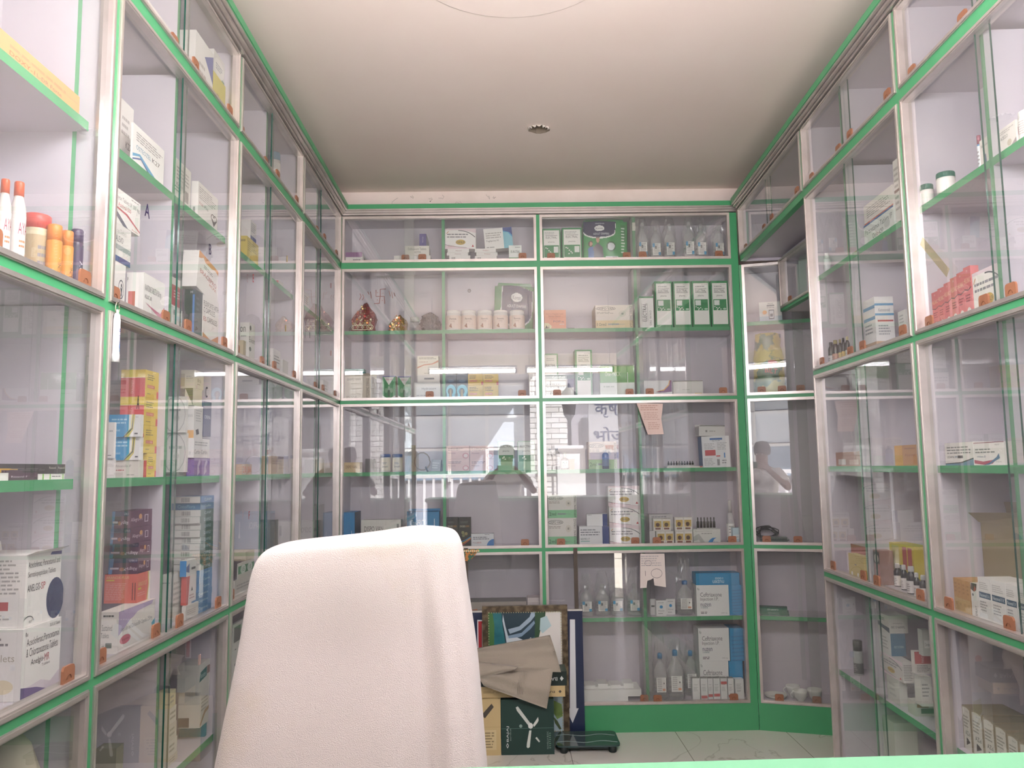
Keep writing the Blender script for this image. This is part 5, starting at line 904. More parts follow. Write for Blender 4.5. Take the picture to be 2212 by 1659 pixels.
AL = dict(sd=[('p', [(0, 0), (.12, .0), (.18, 1), (0, 1)], '5A82B0'), ('r', .18, .72, 1, 1, '34305A'), ('tu', .5, .2, .98, .48, 'Allegra-M', 'E4D0DC'), ('r', .05, .3, .35, .42, 'C8BAC8'), ('tu', .7, .78, .96, .92, '10 TABLETS', 'C0B8CC'), ('e', .45, .3, .08, .12, 'A86A58')], fr=[('t', .08, .3, .55, .58, 'Allegra-M', 'DEC8D2'), ('e', .48, .62, .07, .15, 'D8A06A'), ('r', .66, .25, .82, .7, 'CFC0CC'), ('r', .69, .3, .79, .65, '5A3452')])
for k in range(4):
    bx(LF, 'T', [297, 299, 301, 303][k], [339, 341, 345, 351][k], [1206, 1172, 1138, 1101.5][k], ['lowest', 'second', 'third', 'topmost'][k]+' of four dark purple tablet cartons above the coral carton', '5E3450', xc=[234, 236, 238, 241][k], s=.06, group='dark purple carton stack', **AL)
bx(LF, 'f2', 367, 393, 1242, 'tall plain white carton behind the long antibiotic carton', 'DDD9D2', xc=345, s=.075, fr=[('l', .2, .3, .9, .85, 5, 'B4B0AA')], sd=[('l', .05, .8, .9, .86, 1, '9A9A96')])
bx(LF, 'f2', 401, 428, 1310, 'white carton at the foot of the red and white tablet carton', 'E0DAD4', xc=392, s=.045, fr=[('l', .1, .3, .8, .7, 3, 'B4A8A4')], d=.07)
bx(LF, 'T', 402, 423, 1246, 'red and white tablet carton with a small pyramid mark', 'E8DFDC', xc=390, s=.05, fr=[('p', [(0, 0), (.15, 0), (.3, 1), (0, 1)], 'CC5A52'), ('p', [(.45, .45), (.65, .45), (.55, .6)], '3A3A3A'), ('l', .3, .15, .9, .35, 2, 'B08A88')], sd=[('r', 0, 0, 1, 1, 'CC5A52')])
bx(LF, 'T', 402, 424, 1212, 'blue and white carton tilted on the red and white one', 'DAD9D6', xc=388, s=.05, sd=[('r', 0, 0, 1, 1, '3A92D4')], fr=[('p', [(0, .6), (.3, .8), (.3, .2), (0, .3)], '5A6494'), ('r', .5, .35, .9, .5, '4A4A4A')])
STK = []
for k in range(17):
    if k < 6: c_, tx, scol = '3A7FB0', 'Cepime', '3A7FB0'
    elif k < 14: c_, tx, scol = '1E5A4E', 'CLAVAM 625', 'D8D5D0'
    elif k == 14: c_, tx, scol = '1E5A4E', 'CLAVAM', 'D8D5D0'
    elif k == 15: c_, tx, scol = '2F6E96', 'Cepflex', '2F6E96'
    else: c_, tx, scol = '3576AC', 'CLAVAM', 'D8D5D0'
    ytop = 1306-k*14.6
    xo = random.uniform(-1.5, 1.5)
    bx(LF, 'f2' if k == 0 else 'T', 432+xo, 473+random.uniform(-1, 1), ytop, 'flat %s carton, number %d from the bottom of the tall leaning stack' % (['blue', 'dark green and white', 'dark green and white', 'blue', 'bright blue and white'][0 if k < 6 else 1 if k < 14 else 2 if k == 14 else 3 if k == 15 else 4], k+1),
       c_, xc=(425 if k < 6 else 370)+xo, s=.05, fr=[('t', .3, .25, .8, .72, tx, 'B8D4DC'), ('r', .0, .0, .02, 1, 'C0C8C8')], sd=[('r', 0, 0, 1, 1, scol)]+([('b', .35, .15, .65, .8, '7A7672')] if k not in (15,) and k > 5 else [('t', .2, .25, .8, .75, 'CintoFlora', '8AB8C8')] if k == 15 else []), group='tall stack of flat cartons')
# bay 2, bottom row
bx(LF, 's3', 442, 446, 1563, 'teal carton at the bottom of the lowest left row behind the pane', '2E7F8C', xc=386, s=.05, sd=[('t', .3, .6, .7, .72, 'CEFOLAC', 'A8D0D8')])
bx(LF, 'T', 431, 456, 1494, 'white carton with a dark brown block, on the teal carton', 'CFCCC4', xc=384, s=.05, sd=[('r', 0, .02, .5, .28, '6A5A50')], fr=[('l', .1, .4, .9, .8, 4, '9A9890'), ('p', [(0, 0), (.6, .3), (1, .35), (1, .45), (.5, .4), (0, .1)], '9A7A58')])
bx(LF, 'T', 430, 455, 1437, 'white carton with a dark teal label band, top of lowest left stack', 'CFCCC6', xc=382, s=.05, fr=[('p', [(0, .35), (.7, .45), (.7, .8), (.1, .7)], '2A6A66'), ('r', .72, .5, 1, .8, '8A6A60'), ('t', .1, .48, .6, .66, 'Benadon', 'B8D0CC')])
for k in range(5):
    bx(LF, 's3' if k == 0 else 'T', 362+k, 383-k, 1640-k*36, ['lowest', 'second', 'middle', 'fourth', 'topmost'][k]+' of five pale cartons standing behind the bottom left pane', ['CFC9B8', 'D8D5CC', 'D0CCC0', 'DAD6CC', 'D8CFA8'][k], xc=334+k, s=.06, fr=[('l', .1, .2, .9, .8, 2, '9A968A')], group='pale cartons in lowest left row')
bx(LF, 's3', 246, 262, 1616, 'dull olive carton lying in the lowest left row at the photo bottom', '8C8570', xc=202, s=.05, sd=[('l', .1, .2, .6, .6, 2, 'B0AA98')], top='6E6A58')
# bay 3
bx(LF, 'f0', 588, 603, 377, 'small white and red carton at the top of the third left bay', 'E0D4CE', xc=580, fr=[('p', [(0, .0), (.5, .5), (0, 1)], 'C06A5A')], d=.05)
bottle(LF, 'f0', 580, 604, 331, 'pale blue capped container in the top row of the third left bay', 'D8D0CC', '7A9AB0', 'E0DAD4', .14, .12, .9, .04, (.1, .8), name='plastic_jar', cat='jar', capr=.95)
bx(LF, 's1', 533, 557, 509, 'yellow carton with grey print on the upper shelf of the third left bay', 'D8C25A', xc=516, fr=[('l', .1, .4, .9, .85, 5, '9A8A4A'), ('r', .4, .1, .9, .5, 'E0CC6A')], sd=[('l', .1, .7, .9, .9, 1, '8A7A3A'), ('t', .0, .3, .3, .4, '10', 'B0583A')])
bx(LF, 'T', 541, 553, 474, 'white carton with navy print on the yellow carton, third left bay', 'E0DAD8', xc=519, fr=[('l', .1, .4, .9, .9, 5, '8A8C9A'), ('r', 0, 0, 1, .2, '4A5480')], d=.07)
bx(LF, 's1', 602, 612, 604, 'small pink and white carton at the far end of the third left bay shelf', 'E4DEDC', xc=593, sd=[('r', .05, .4, .95, .9, 'C0505A')], s=.05)
bx(LF, 'f1', 549, 570, 674, 'lower dark grey carton with a shiny fold, third left bay', '4E4E48', xc=516, s=.07, sd=[('p', [(0, .8), (1, 1), (1, .95), (.6, .6)], '6A6A64')]); bx(LF, 'T', 549, 570, 611, 'upper dark grey carton with a white scratch, third left bay', '55564E', xc=515, s=.07, sd=[('p', [(.3, .55), (.32, .57), (.95, .02), (.92, .0)], 'C8C8C8')])
bx(LF, 'f1', 537, 549, 696, 'white carton with bold dark lettering in front of the dark grey cartons', 'E2DFDA', xc=517, s=.045, fr=[('t', .0, .55, 1, .68, 'Evion', '3A4A3A'), ('e', .2, .88, .15, .06, '2A3A2A'), ('e', .2, .4, .2, .05, '3A4A3A'), ('e', .6, .1, .3, .06, '3A5A3A')], sd=[('t', .0, .78, .6, .9, 'on', '3A4A3A'), ('l', .1, .65, .9, .72, 1, '9A9A98'), ('e', .2, .55, .2, .04, '3A4A3A')])
bx(LF, 'f1', 525, 530, 735, 'low tan carton in the near corner of the third left bay', 'C8B896', xc=512, s=.045)
bx(LF, 'f1', 590, 605, 752, 'white tablet carton with a red strip in the third left bay', 'E0DCDC', xc=571, s=.05, fr=[('l', .1, .5, .9, .8, 3, '6A6A6E'), ('r', .0, .3, .9, .36, 'A8605A')], sd=[('l', .2, .3, .8, .8, 3, 'AAAAAA')]); bx(LF, 'f1', 610, 622, 776, 'plain white carton farthest along the floor of the third left bay', 'D8D4D4', s=.05, d=.07)
bx(LF, 's2', 585, 612, 985, 'tan carton half hidden behind glass on the third row shelf, third left bay', 'C0A078', xc=560, s=.06, fr=[('l', .1, .5, .8, .8, 2, '9A7A58')])
bx(LF, 's2', 620, 640, 980, 'grey carton next to the tan one on the third row shelf', 'A8A4A4', s=.06, d=.08)
mb = MB(); mb.box(-.06, .06, 0, .05, 0, .04, mat('C8A07A', .3)); art(mb, [('t', .1, .2, .9, .8, '20.88', 'E0703A')], .12, .04, lambda u, v, e: (-.06+u, -e, v)); 
tag(mb.build('snack_pack', None, LF.pt(LF.sx(532, .05, CH-.1), .05, CH-.009), LF.th), 'shiny clear pack with orange lettering beside the second left post', 'pack')
bx(LF, 'f2', 528, 566, 1246, 'plain white carton low beside the chair shoulder, third left bay', 'D8D4CC', xc=510, s=.05, fr=[('l', .1, .3, .9, .7, 2, 'A8A4A0')]); bx(LF, 'T', 530, 562, 1212, 'white and green pack on the plain white carton, third left bay', 'D8D4CC', xc=512, s=.05, fr=[('r', 0, .3, 1, .8, '3A8A58'), ('e', .3, .55, .16, .3, 'D8E4DA'), ('e', .72, .55, .16, .3, 'D8E4DA'), ('t', .22, .42, .38, .68, '15', '3A6A48'), ('t', .64, .42, .80, .68, '15', '3A6A48')]); bx(LF, 'T', 531, 560, 1192, 'flat beige tray on the white and green pack, third left bay', 'C8BBA4', s=.05, d=.1)
bx(LF, 'f2', 575, 600, 1128, 'dark grey and white carton behind the chair shoulder, third left bay', '8A8A88', s=.06, d=.1, fr=[('p', [(0, 0), (1, 0), (.5, .3)], 'E0E0DC')])
bx(LF, 's3', 500, 540, 1350, 'tall white equipment carton with a grey window beside the second left post', 'D8D5D2', xc=494, s=.05, fr=[('r', .05, .78, .4, .96, '6A6C6A'), ('l', .1, .68, .2, .71, 1, '55555A'), ('t', .1, .5, .6, .54, '0 0', '3A3A3A')], d=.12)
# bay 4
bx(LF, 's1', 656, 668, 628, 'small white printed carton on the shelf of the farthest left bay', 'E0DCDC', s=.05, d=.06, fr=[('l', .1, .3, .9, .8, 4, '9A9A9A')]); bx(LF, 'f1', 668, 690, 812, 'pinkish carton on the floor of the farthest left bay', 'C8A8A0', s=.06, d=.08)
bx(LF, 'f1', 698, 715, 820, 'white carton at the corner end of the farthest left bay', 'DCD8D8', s=.06, d=.08, fr=[('l', .1, .3, .9, .8, 3, '9A9A9A')]); bx(LF, 's2', 672, 700, 990, 'cream carton on the middle shelf of the farthest left bay', 'D0C4B0', s=.06, d=.08)
bx(LF, 'f2', 664, 700, 1095, 'grey white carton on the third row floor, farthest left bay', 'B8B4B4', s=.06, d=.1, fr=[('l', .2, .3, .8, .6, 2, '8A8A8A')])


# ================= right wall
# bay nearest the frame edge
HJ = [('t', .3, .1, .95, .4, 'liv.ex', 'E8EEEA'), ('r', 0, .62, 1, .66, 'C05A50')]
for k, (x1_, x2_, y_, s_, lb_) in enumerate([(1991, 2017, 400, .05, 'left front of three white tablet jars with dark green caps'), (2013, 2034, 389, .10, 'rear of three white tablet jars with dark green caps'), (2027, 2064, 374, .055, 'right and tallest of three white tablet jars with dark green caps')]):
    bottle(RG, 's1', x1_, x2_, y_, lb_, 'ECE6E2', '2A6A5A', 'ECE6E2', .28, s_, .9, .05, (.05, .66), [('r', 0, .05, 1, .5, '234A40')]+HJ, name='tablet_jar', cat='jar', group='white jars with dark green caps', capr=.98, capg=1)
bottle(RG, 's1', 2115, 2124, 293, 'small blue bottle with pink cap left of two white cartons', '4A8AB8', '9A5A6A', 'E0E4E8', .25, .06, .8, .1, (.1, .7), name='medicine_bottle')
bx(RG, 's1', 2120, 2139, 292, 'white carton with a navy figure on the right upper shelf', 'E8E0DA', s=.055, fr=[('t', .15, .72, .9, .82, 'Becosules', '6A6668'), ('p', [(.4, .1), (.7, .1), (.65, .45), (.45, .45)], '3A4A86')], xc=2142, d=.06)
bx(RG, 's1', 2141, 2178, 272, 'white carton with a round seal on the right upper shelf', 'EAE2DC', s=.05, fr=[('t', .15, .55, .55, .68, 'ACECLO', '4A4648'), ('e', .62, .3, .12, .13, 'C8BCA8'), ('p', [(.5, 0), (1, 0), (1, .35)], 'A89A9A'), ('l', .1, .75, .9, .9, 2, 'B5ACA8')], d=.07)
bottle(RG, 's1', 2206, 2246, 240, 'white plastic tablet jar cut by the right photo edge', 'EFEAE6', 'F2EEEA', 'EFEAE6', .2, .07, .9, .05, (.08, .74), [('l', .3, .2, .9, .9, 6, 'C0B0AC'), ('r', .05, .3, .2, .7, 'B8606A')], name='tablet_jar', cat='jar', capr=.95)
xe = RG.sx(2104, .05, CH+.40); PX = [wpx(RG, -2.459+(xe+2.459)*i/6, .05, CH+.4025) for i in range(7)]
for k in range(6):
    ex = dict(xc=2122) if k == 5 else dict(d=.09)
    bx(RG, 'f1', PX[k]+.4, PX[k+1], 573+[0, 0, 0, 0, 0, 0][k]+(5-k)*0+[55.5, 46, 35, 23.5, 12.5, 0][k]-0, ['farthest', 'second', 'third', 'fourth', 'fifth', 'nearest'][k]+' of six pink syrup cartons with cream lettering on the right', 'E08082', s=.05, fr=[('r', 0, .66, 1, 1, 'CE6A6C'), ('p', [(0, .60), (.5, .57), (1, .62), (1, .68), (0, .68)], 'CE6A6C'), ('p', [(0, .585), (.5, .55), (1, .60), (1, .62), (.5, .575), (0, .605)], '6A4A50'), ('t', .05, .70, .95, .80, 'HILUNAC', 'EBC8A0'), ('t', .4, .9, .6, .94, 'SYR', 'EBD8D0'), ('l', .15, .34, .85, .5, 3, '9A4A50'), ('e', .5, .14, .32, .11, 'E8E0DC'), ('p', [(.3, .16), (.7, .18), (.5, .04)], '6A3A3C')], group='row of pink syrup cartons', rot=0, **ex)
bx(RG, 'f1', 2106, 2189, 556, 'large white carton with gold oval logo right of the pink cartons', 'F2ECE6', xc=2200, s=.05, fr=MLF, sd=[('l', .1, .1, .9, .9, 14, '9A9696')])
mb = MB(); z = CH+.62
pa, pb = [(RG.sx(px, .0, 0), 0) for px in (1992, 2052)], None
def onglass(w, px, py, y=.004):
    z = CH
    for _ in range(6): x = w.sx(px, y, z); z = w.sz(py, x, y)
    return x, z
a_, b_ = onglass(RG, 1990, 520), onglass(RG, 2048, 590)
mb = MB(); nx_, nz_ = -(b_[1]-a_[1]), b_[0]-a_[0]; l_ = math.hypot(nx_, nz_); nx_, nz_ = nx_/l_*.014, nz_/l_*.014
mb.add([(nx_, 0, nz_), (-nx_, 0, -nz_), (b_[0]-a_[0]-nx_, 0, b_[1]-a_[1]-nz_), (b_[0]-a_[0]+nx_, 0, b_[1]-a_[1]+nz_)], [(0, 1, 2, 3)], glassy('tape', (.80, .74, .50, 1), .6, .3))
tag(mb.build('adhesive_tape', None, RG.pt(a_[0], .004, a_[1]), RG.th), 'slanting strip of yellowed tape on the right glass above pink cartons', 'tape')
bx(RG, 's2', 2043, 2105, 954, 'white tablet carton with black and grey blue curved foot, right middle shelf', 'E9E2DC', s=.05, fr=[('l', .08, .48, .95, .85, 3, '8A8684'), ('t', .08, .32, .32, .42, 'UDAPA', '2E2A2C'), ('t', .36, .32, .44, .42, 'M', '3A6A8A'), ('r', .46, .31, .64, .43, '4A4A4A'), ('p', [(0, 0), (1, 0), (1, .28), (.6, .1), (0, .06)], '6A8AA0'), ('p', [(0, .06), (.6, .1), (1, .28), (1, .32), (.55, .14), (0, .09)], '2E2A2C')], d=.06)
bx(RG, 's2', 2106, 2172, 953, 'white carton with maroon top edge and swoosh, right middle shelf', 'ECE5E0', s=.05, fr=[('r', 0, .97, 1, 1, '8A3048'), ('p', [(0, .08), (.3, .02), (.6, .06), (.78, .3), (.6, .22), (.3, .16), (0, .24)], 'B0405E'), ('p', [(.3, 0), (.5, .02), (.85, .3), (.82, .5), (.75, .35), (.5, .1)], '4A6A90'), ('l', .05, .5, .7, .75, 2, '8A8684'), ('t', .1, .34, .4, .42, 'Vildex-D', '5A6A8A'), ('t', .72, .85, .85, .9, '10x10', '6A6668'), ('t', .72, .12, .9, .16, 'Cipla', '4A4648')], d=.06)
bx(RG, 's2', 2212, 2280, 940, 'cream tablet carton cut by the right photo edge, middle shelf', 'E4DCC4', s=.05, fr=[('l', .05, .48, .95, .85, 3, '9A9680'), ('t', .05, .32, .3, .42, 'DAPA M', '2E2A2C'), ('r', .35, .3, .75, .42, '6A8A98'), ('p', [(0, 0), (1, 0), (1, .28), (.6, .1), (0, .06)], '9AB0B8')], d=.06)
xe = RG.sx(2099, .055, CH-.44); TX = [wpx(RG, -2.459+(xe+2.459)*i/4, .055, CH-.4415) for i in range(5)]
for k in range(4):
    bx(RG, 'f2', TX[k]+.3, TX[k+1], 1249+k*3, ['farthest', 'second', 'third', 'nearest'][k]+' of four tan cartons on the right third row floor', 'C99A62', s=.055, fr=[('r', 0, 0, 1, .42, 'CFAE78'), ('l', .2, .55, .8, .9, 3, 'B08450'), ('t', .3, .2, .7, .28, 'OS', '8A6A40')], d=.07, rot=0, group='row of tan cartons')
bx(RG, 'f2', 2101, 2116, 1262, 'white carton with a red nosed picture between tan and neat white cartons', 'E8E4DE', s=.05, fr=[('p', [(0, .82), (.1, 1), (.95, 1), (.8, .8), (.4, .76)], '4A3A34'), ('p', [(.4, .78), (.6, .95), (.8, .85), (.6, .76)], 'B04A40'), ('tv', .5, .05, .8, .35, 'SPRAY', '3A3A3A'), ('e', .3, .66, .1, .04, '3A4A5A')], d=.05, rot=0)
NX = [2118, 2146, 2178, 2203, 2234]
for k in range(4):
    ex = dict(xc=NX[4]+20) if k == 3 else dict(d=.09)
    bx(RG, 'f2', NX[k], NX[k+1]-1, [1252, 1259, 1267, 1275][k], ['farthest', 'second', 'third', 'nearest'][k]+' of four tall white infusion cartons with blue name bands', 'EAE6E2', s=.05, fr=[('r', .05, .52, .97, .66, '2E5470'), ('t', .1, .55, .92, .63, 'Neomol I.V.', 'E0E8EC'), ('l', .1, .72, .9, .9, 4, 'B8B4B0'), ('l', .1, .2, .7, .46, 4, 'A8A4A2')], rot=0, group='row of tall white infusion cartons', **ex)
mb = MB(); mb.box(-.19, .19, 0, .09, 0, .26, mat('8F8062', .8)); mb.add([(-.2, 0, .26), (.2, 0, .26), (.2, -.03, .31), (-.18, -.04, .29)], [(0, 1, 2, 3)], mat('998A6A', .8)); mb.add([(-.2, .09, .26), (.2, .09, .26), (.2, .07, .33), (-.2, .08, .32)], [(0, 1, 2, 3)], mat('998A6A', .8))
tag(mb.build('cardboard_box', None, RG.pt(-2.262, .145, CH-.4415), RG.th), 'opened brown cardboard box behind the tall white infusion cartons', 'box')
ZX = [2077, 2103, 2129, 2155, 2182, 2208, 2236]
for k in range(6):
    bx(RG, 's3', ZX[k], ZX[k+1]-2, [1531, 1545, 1561, 1578, 1597, 1616][k], ['farthest', 'second', 'third', 'fourth', 'fifth', 'nearest'][k]+' of six white cartons with tan edges in the lowest right row', 'A89A84', s=.055, fr=[('r', .1, .0, .95, .95, 'DAD6CC'), ('e', .5, .93, .4, .05, 'DAD6CC'), ('l', .15, .5, .85, .8, 4, '9A968C'), ('t', .3, .34, .85, .44, 'AZel', '4A4844'), ('t', .5, .88, .8, .91, '10 x 10', '55534F'), ('p', [(.35, .1), (.85, .2), (.6, .26), (.4, .28)], '55504C')], d=.12, rot=0, top='8F846E', group='row of white cartons with tan edges')
# second bay
bx(RG, 's1', 1868, 1933, 442, 'pale green carton of fever tablets with a blue top on right upper shelf', 'DDE2DC', xc=None, s=.055, fr=[('r', 0, .92, 1, 1, '3A6AA0'), ('t', .05, .52, .95, .76, 'Paracetamol Tablets IP', '6A706C'), ('t', .3, .2, .65, .4, 'Dolo-650', '3A403C'), ('e', .78, .42, .09, .16, 'C8CEC8')], d=.10)
bx(RG, 'T', 1868, 1930, 398, 'white carton with an orange lower edge lying on the fever tablet carton', 'E6E0DA', s=.065, fr=[('r', 0, 0, 1, .14, 'D0684A'), ('l', .1, .3, .9, .8, 5, 'A09A96')], d=.09)
bx(RG, 's1', 1937, 1949, 340, 'tall white carton squeezed against the right bay post', 'E2DDD8', s=.05, fr=[('l', .1, .2, .9, .9, 8, 'A8A29E'), ('r', 0, .5, 1, .54, '7A5A52')], d=.07)
bx(RG, 's1', 1838, 1847, 452, 'thin orange red and green booklet standing on the right upper shelf', 'C8604A', s=.05, fr=[('r', 0, .68, 1, 1, '3A6A48'), ('p', [(.2, .75), (.8, .8), (.5, .92)], 'E0D8C8')], d=.12, name='booklet', cat='booklet')
for k, (x1_, x2_, y_) in enumerate([(1772, 1781, 556), (1781, 1796, 547)]):
    bottle(RG, 's1', x1_, x2_, y_, ['smaller left', 'larger right'][k]+' of two white tubes with blue labels on the far right shelf', 'E0E2E0', 'E4E6E4', 'DCE0E2', .22, .07, .6, .1, (.1, .7), [('r', .1, .7, .6, .95, '3A6A9A')], name='cream_tube', cat='tube')
bx(RG, 'f1', 1871, 1895, 641, 'white carton with blue and red stripes and brown foot on the right second row', 'E6E4E4', xc=1936, s=.05, fr=[('r', 0, .8, 1, .86, '4A94C4'), ('r', 0, .6, 1, .66, '4A94C4'), ('l', .1, .35, .9, .55, 3, '8A8C94'), ('r', 0, 0, 1, .2, 'B89470')], sd=[('r', 0, .84, 1, .88, '4A94C4'), ('r', 0, .66, 1, .70, '4A94C4'), ('r', .12, .55, .95, .58, 'B84A50'), ('t', .2, .73, .8, .79, 'Ketosteroid', '55607A'), ('l', .15, .3, .8, .5, 4, '9A9CA4'), ('r', 0, 0, 1, .2, 'B89470')])
bx(RG, 'f1', 1944, 1960, 668, 'small white carton right of the blue and red striped one', 'E0DEDC', s=.05, fr=[('l', .15, .2, .85, .9, 7, 'A8A8A8')], d=.05)
for k, (x1_, x2_, y_) in enumerate([(1788, 1801, 741), (1800, 1815, 735), (1813, 1822, 733), (1820, 1829, 730), (1828, 1838, 727)]):
    bottle(RG, 'f1', x1_, x2_, y_, ['farthest', 'second', 'middle', 'fourth', 'nearest'][k]+' of five dark medicine bottles on the right second row floor', '1E1A1C', ['2A2426', 'A89A6A', 'A89A6A', '2A2426', 'B8AC7A'][k], ['DCD8D8', 'D8A898', 'D8C080', 'C8A860', 'C8C4C0'][k], .14, .07, .5, .14, (.08, .5), group='five dark medicine bottles')
mb = MB(); mb.lathe([(.016, 0), (.015, .02), (.005, .06), (.002, .075)], mat('E4E4E2', .4), 16); tag(mb.build('nozzle_cone', None, RG.pt(-3.36, .165, CH+.4025)), 'small white cone shaped nozzle at the far end of right second row', 'nozzle')
bx(RG, 'f1', 1855, 1869, 700, 'white and black carton behind the pane edge, right second row', 'DCD8D6', s=.06, fr=[('r', .0, .55, 1, .6, '3A3A3A'), ('r', 0, .9, 1, 1, 'C8504A'), ('l', .1, .1, .9, .45, 3, 'A8A8A8')], d=.06)
bx(RG, 's2', 1934, 1985, 960, 'orange and brown carton on the right middle shelf beside the post', 'C8925A', s=.06, fr=[('r', 0, 0, .35, 1, 'E0A858'), ('t', .45, .4, .9, .6, 'Ayurved', '9A5A3A'), ('r', .45, .8, .9, .86, 'A8704A')], d=.08)
bx(RG, 's2', 1788, 1838, 976, 'brown and white carton at the far end of the right middle shelf', 'A8745A', s=.07, fr=[('r', .1, .1, .4, .5, 'E0D8D0'), ('r', .55, .1, .9, .45, 'D8B8A8')], d=.07)
bx(RG, 'f2', 1799, 1822, 1182, 'white printed carton at the far end of the right third row floor', 'D4D2CE', s=.06, fr=[('l', .1, .2, .9, .9, 9, 'A8A8A4')], d=.06)
bx(RG, 'f2', 1824, 1857, 1178, 'red topped carton behind the mustard carton, right third row', 'C8A8A4', s=.11, fr=[('r', 0, .55, 1, 1, 'B8503F')], d=.07)
bx(RG, 'f2', 1835, 1868, 1203, 'mustard yellow carton with small penguin shapes at the bottom', 'C0A838', xc=1884, s=.045, fr=[('l', .4, .5, .6, .6, 1, '5A5030'), ('e', .2, .12, .06, .1, 'E8E4D8'), ('e', .6, .12, .06, .1, 'E8E4D8')], d=.06)
bx(RG, 'f2', 1890, 1903, 1190, 'brown and pink toothpaste carton with a face oval, beside the tall yellow one', 'A07A70', s=.05, fr=[('r', 0, .62, 1, .95, '3A302A'), ('e', .5, .76, .35, .13, 'E0D4CC'), ('r', .1, 0, 1, .58, 'C88A84'), ('t', .3, .2, .7, .45, 'C', 'E8DCD8')], d=.05)
bx(RG, 'f2', 1904, 1953, 1176, 'tall yellow carton with red panels behind the dark syrup bottles', 'D8C23A', s=.115, fr=[('r', .1, .12, .4, .95, 'C8BC6A'), ('r', .55, .42, .72, .95, 'B8504A'), ('r', .76, .42, .93, .95, 'B8504A'), ('r', .35, .0, .5, .5, '5A7A84'), ('r', .38, .4, .47, .47, 'E0E0D8')], d=.06)
for k, (x1_, x2_, y_, s_) in enumerate([(1933, 1949, 1217, .10), (1948, 1962, 1220, .085), (1961, 1981, 1223, .07), (1976, 1989, 1237, .06), (1989, 2005, 1242, .05)]):
    bottle(RG, 'f2', x1_, x2_, y_, ['farthest', 'second', 'middle tallest', 'fourth', 'nearest'][k]+' of five dark syrup bottles with silver caps on the right', '221E20', 'CFCBC8', 'D8D0CE', .2, s_, .5, .16, (.04, .48), group='five dark syrup bottles with silver caps', capg=1)
# lowest right row
bx(RG, 's3', 1918, 1945, 1470, 'plain white carton at the foot of the lower right stack', 'C4C5BD', xc=1962, s=.05, fr=[('l', .2, .2, .8, .8, 3, 'A8A8A4')])
bx(RG, 'T', 1902, 1952, 1432, 'tilted white carton with gold oval on the lower right shelf', 'D4D0CA', xc=1977, s=.05, fr=MLF, sd=[('l', .1, .1, .9, .9, 10, '8A8884')])
bx(RG, 'T', 1896, 1926, 1369, 'blue and white carton stacked on the tilted carton, lower right', 'D4D4D0', xc=1958, s=.055, fr=[('l', .2, .2, .8, .8, 4, 'A0A09C')], sd=[('r', 0, 0, 1, 1, '35708C'), ('tu', .2, .35, .85, .45, 'RABELOC-DSR', 'A8C8D0')])
bx(RG, 'T', 1893, 1922, 1331, 'white antibiotic carton at the top of the lower right stack', 'DAD8D0', xc=1962, s=.055, fr=[('p', [(0, .25), (1, .0), (1, .3), (.5, .35), (0, .5)], '4A5A64'), ('l', .1, .6, .7, .8, 2, '6A6A6A')], sd=[('tu', .1, .28, .85, .42, 'TAXIM-O 200', '3A3A3C'), ('tu', .2, .52, .7, .6, 'Cefixime', '77756F')])
bx(RG, 's3', 1962, 1978, 1517, 'white carton with brown and green panels low beside the right post', 'BEC0B4', xc=2020, s=.05, sd=[('r', .1, .62, .7, .85, '9A7458'), ('r', .3, .2, .95, .55, '4A6A54')])
bx(RG, 'T', 1978, 1992, 1463, 'crumpled white carton at the foot of the red and white carton', 'C8C8C0', xc=2016, s=.05, sd=[('l', .1, .3, .8, .8, 4, '7A7A78')])
bx(RG, 'T', 1970, 1978, 1408, 'red and white carton with sideways print beside the lower right post', 'DAD4CE', xc=2014, s=.055, sd=[('r', 0, .45, 1, 1, 'C05A5C'), ('tv', .4, .5, .55, .95, 'PANTOP', 'E4D0CC'), ('l', .1, .05, .9, .4, 5, '8A8684')])
bx(RG, 'T', 1985, 1995, 1361, 'grey white carton at the top beside the lower right post', 'B8BAB4', xc=2012, s=.055, sd=[('r', .2, .3, 1, .6, 'D8DAD4'), ('t', .3, .38, .95, .5, 'Denzoe', '55555A')])
bx(RG, 'f3', 1912, 1946, 1562, 'white carton standing under the lower right shelf', 'B8BCB0', s=.05, d=.08, fr=[('p', [(0, .9), (.02, 1), (.5, .4), (.48, .35)], '8A8E84')])
bottle(RG, 's3', 1846, 1866, 1383, 'dark capped bottle standing alone on the far lower right shelf', 'A8ACA8', '4A4E4A', '4A4E4E', .3, .08, .9, .06, (.05, .35), name='medicine_bottle', capr=.95)
# ================= things standing on the floor in front of the back cabinets
def at(px, py, Y):                               # point seen at a pixel at distance Y
    d = fwd*F + RT*(px-W/2) - UP*(py-H/2); return CAMP + d*(Y/d.y)
NV = mat('26304E', .35)
a_, b_ = at(992, 1500, 4.53), at(1262, 1500, 4.53); zt = at(1150, 1321, 4.53).z
E = empty('sign_board', ((a_.x+b_.x)/2, 4.53, 0)); tag(E, 'navy metal sign board with white arrow standing on the floor against the cabinets', 'sign')
w_ = b_.x-a_.x
mb = MB(); mb.box(-w_/2, w_/2, 0, .02, 0, zt, NV); mb.box(-w_/2, w_/2, -.003, .02, zt, zt+.008, mat('D8D4CE', .5))
def sp(px, py): p = at(px, py, 4.5285); return (p.x-(a_.x+b_.x)/2, -.0012, p.z)
mb.add([sp(*p) for p in ((1231, 1338), (1242, 1338), (1245, 1530), (1231, 1530))], [(0, 1, 2, 3)], mat('E2E4E8', .5)); mb.add([sp(*p) for p in ((1222, 1530), (1250, 1530), (1237, 1562))], [(0, 1, 2)], mat('E2E4E8', .5))
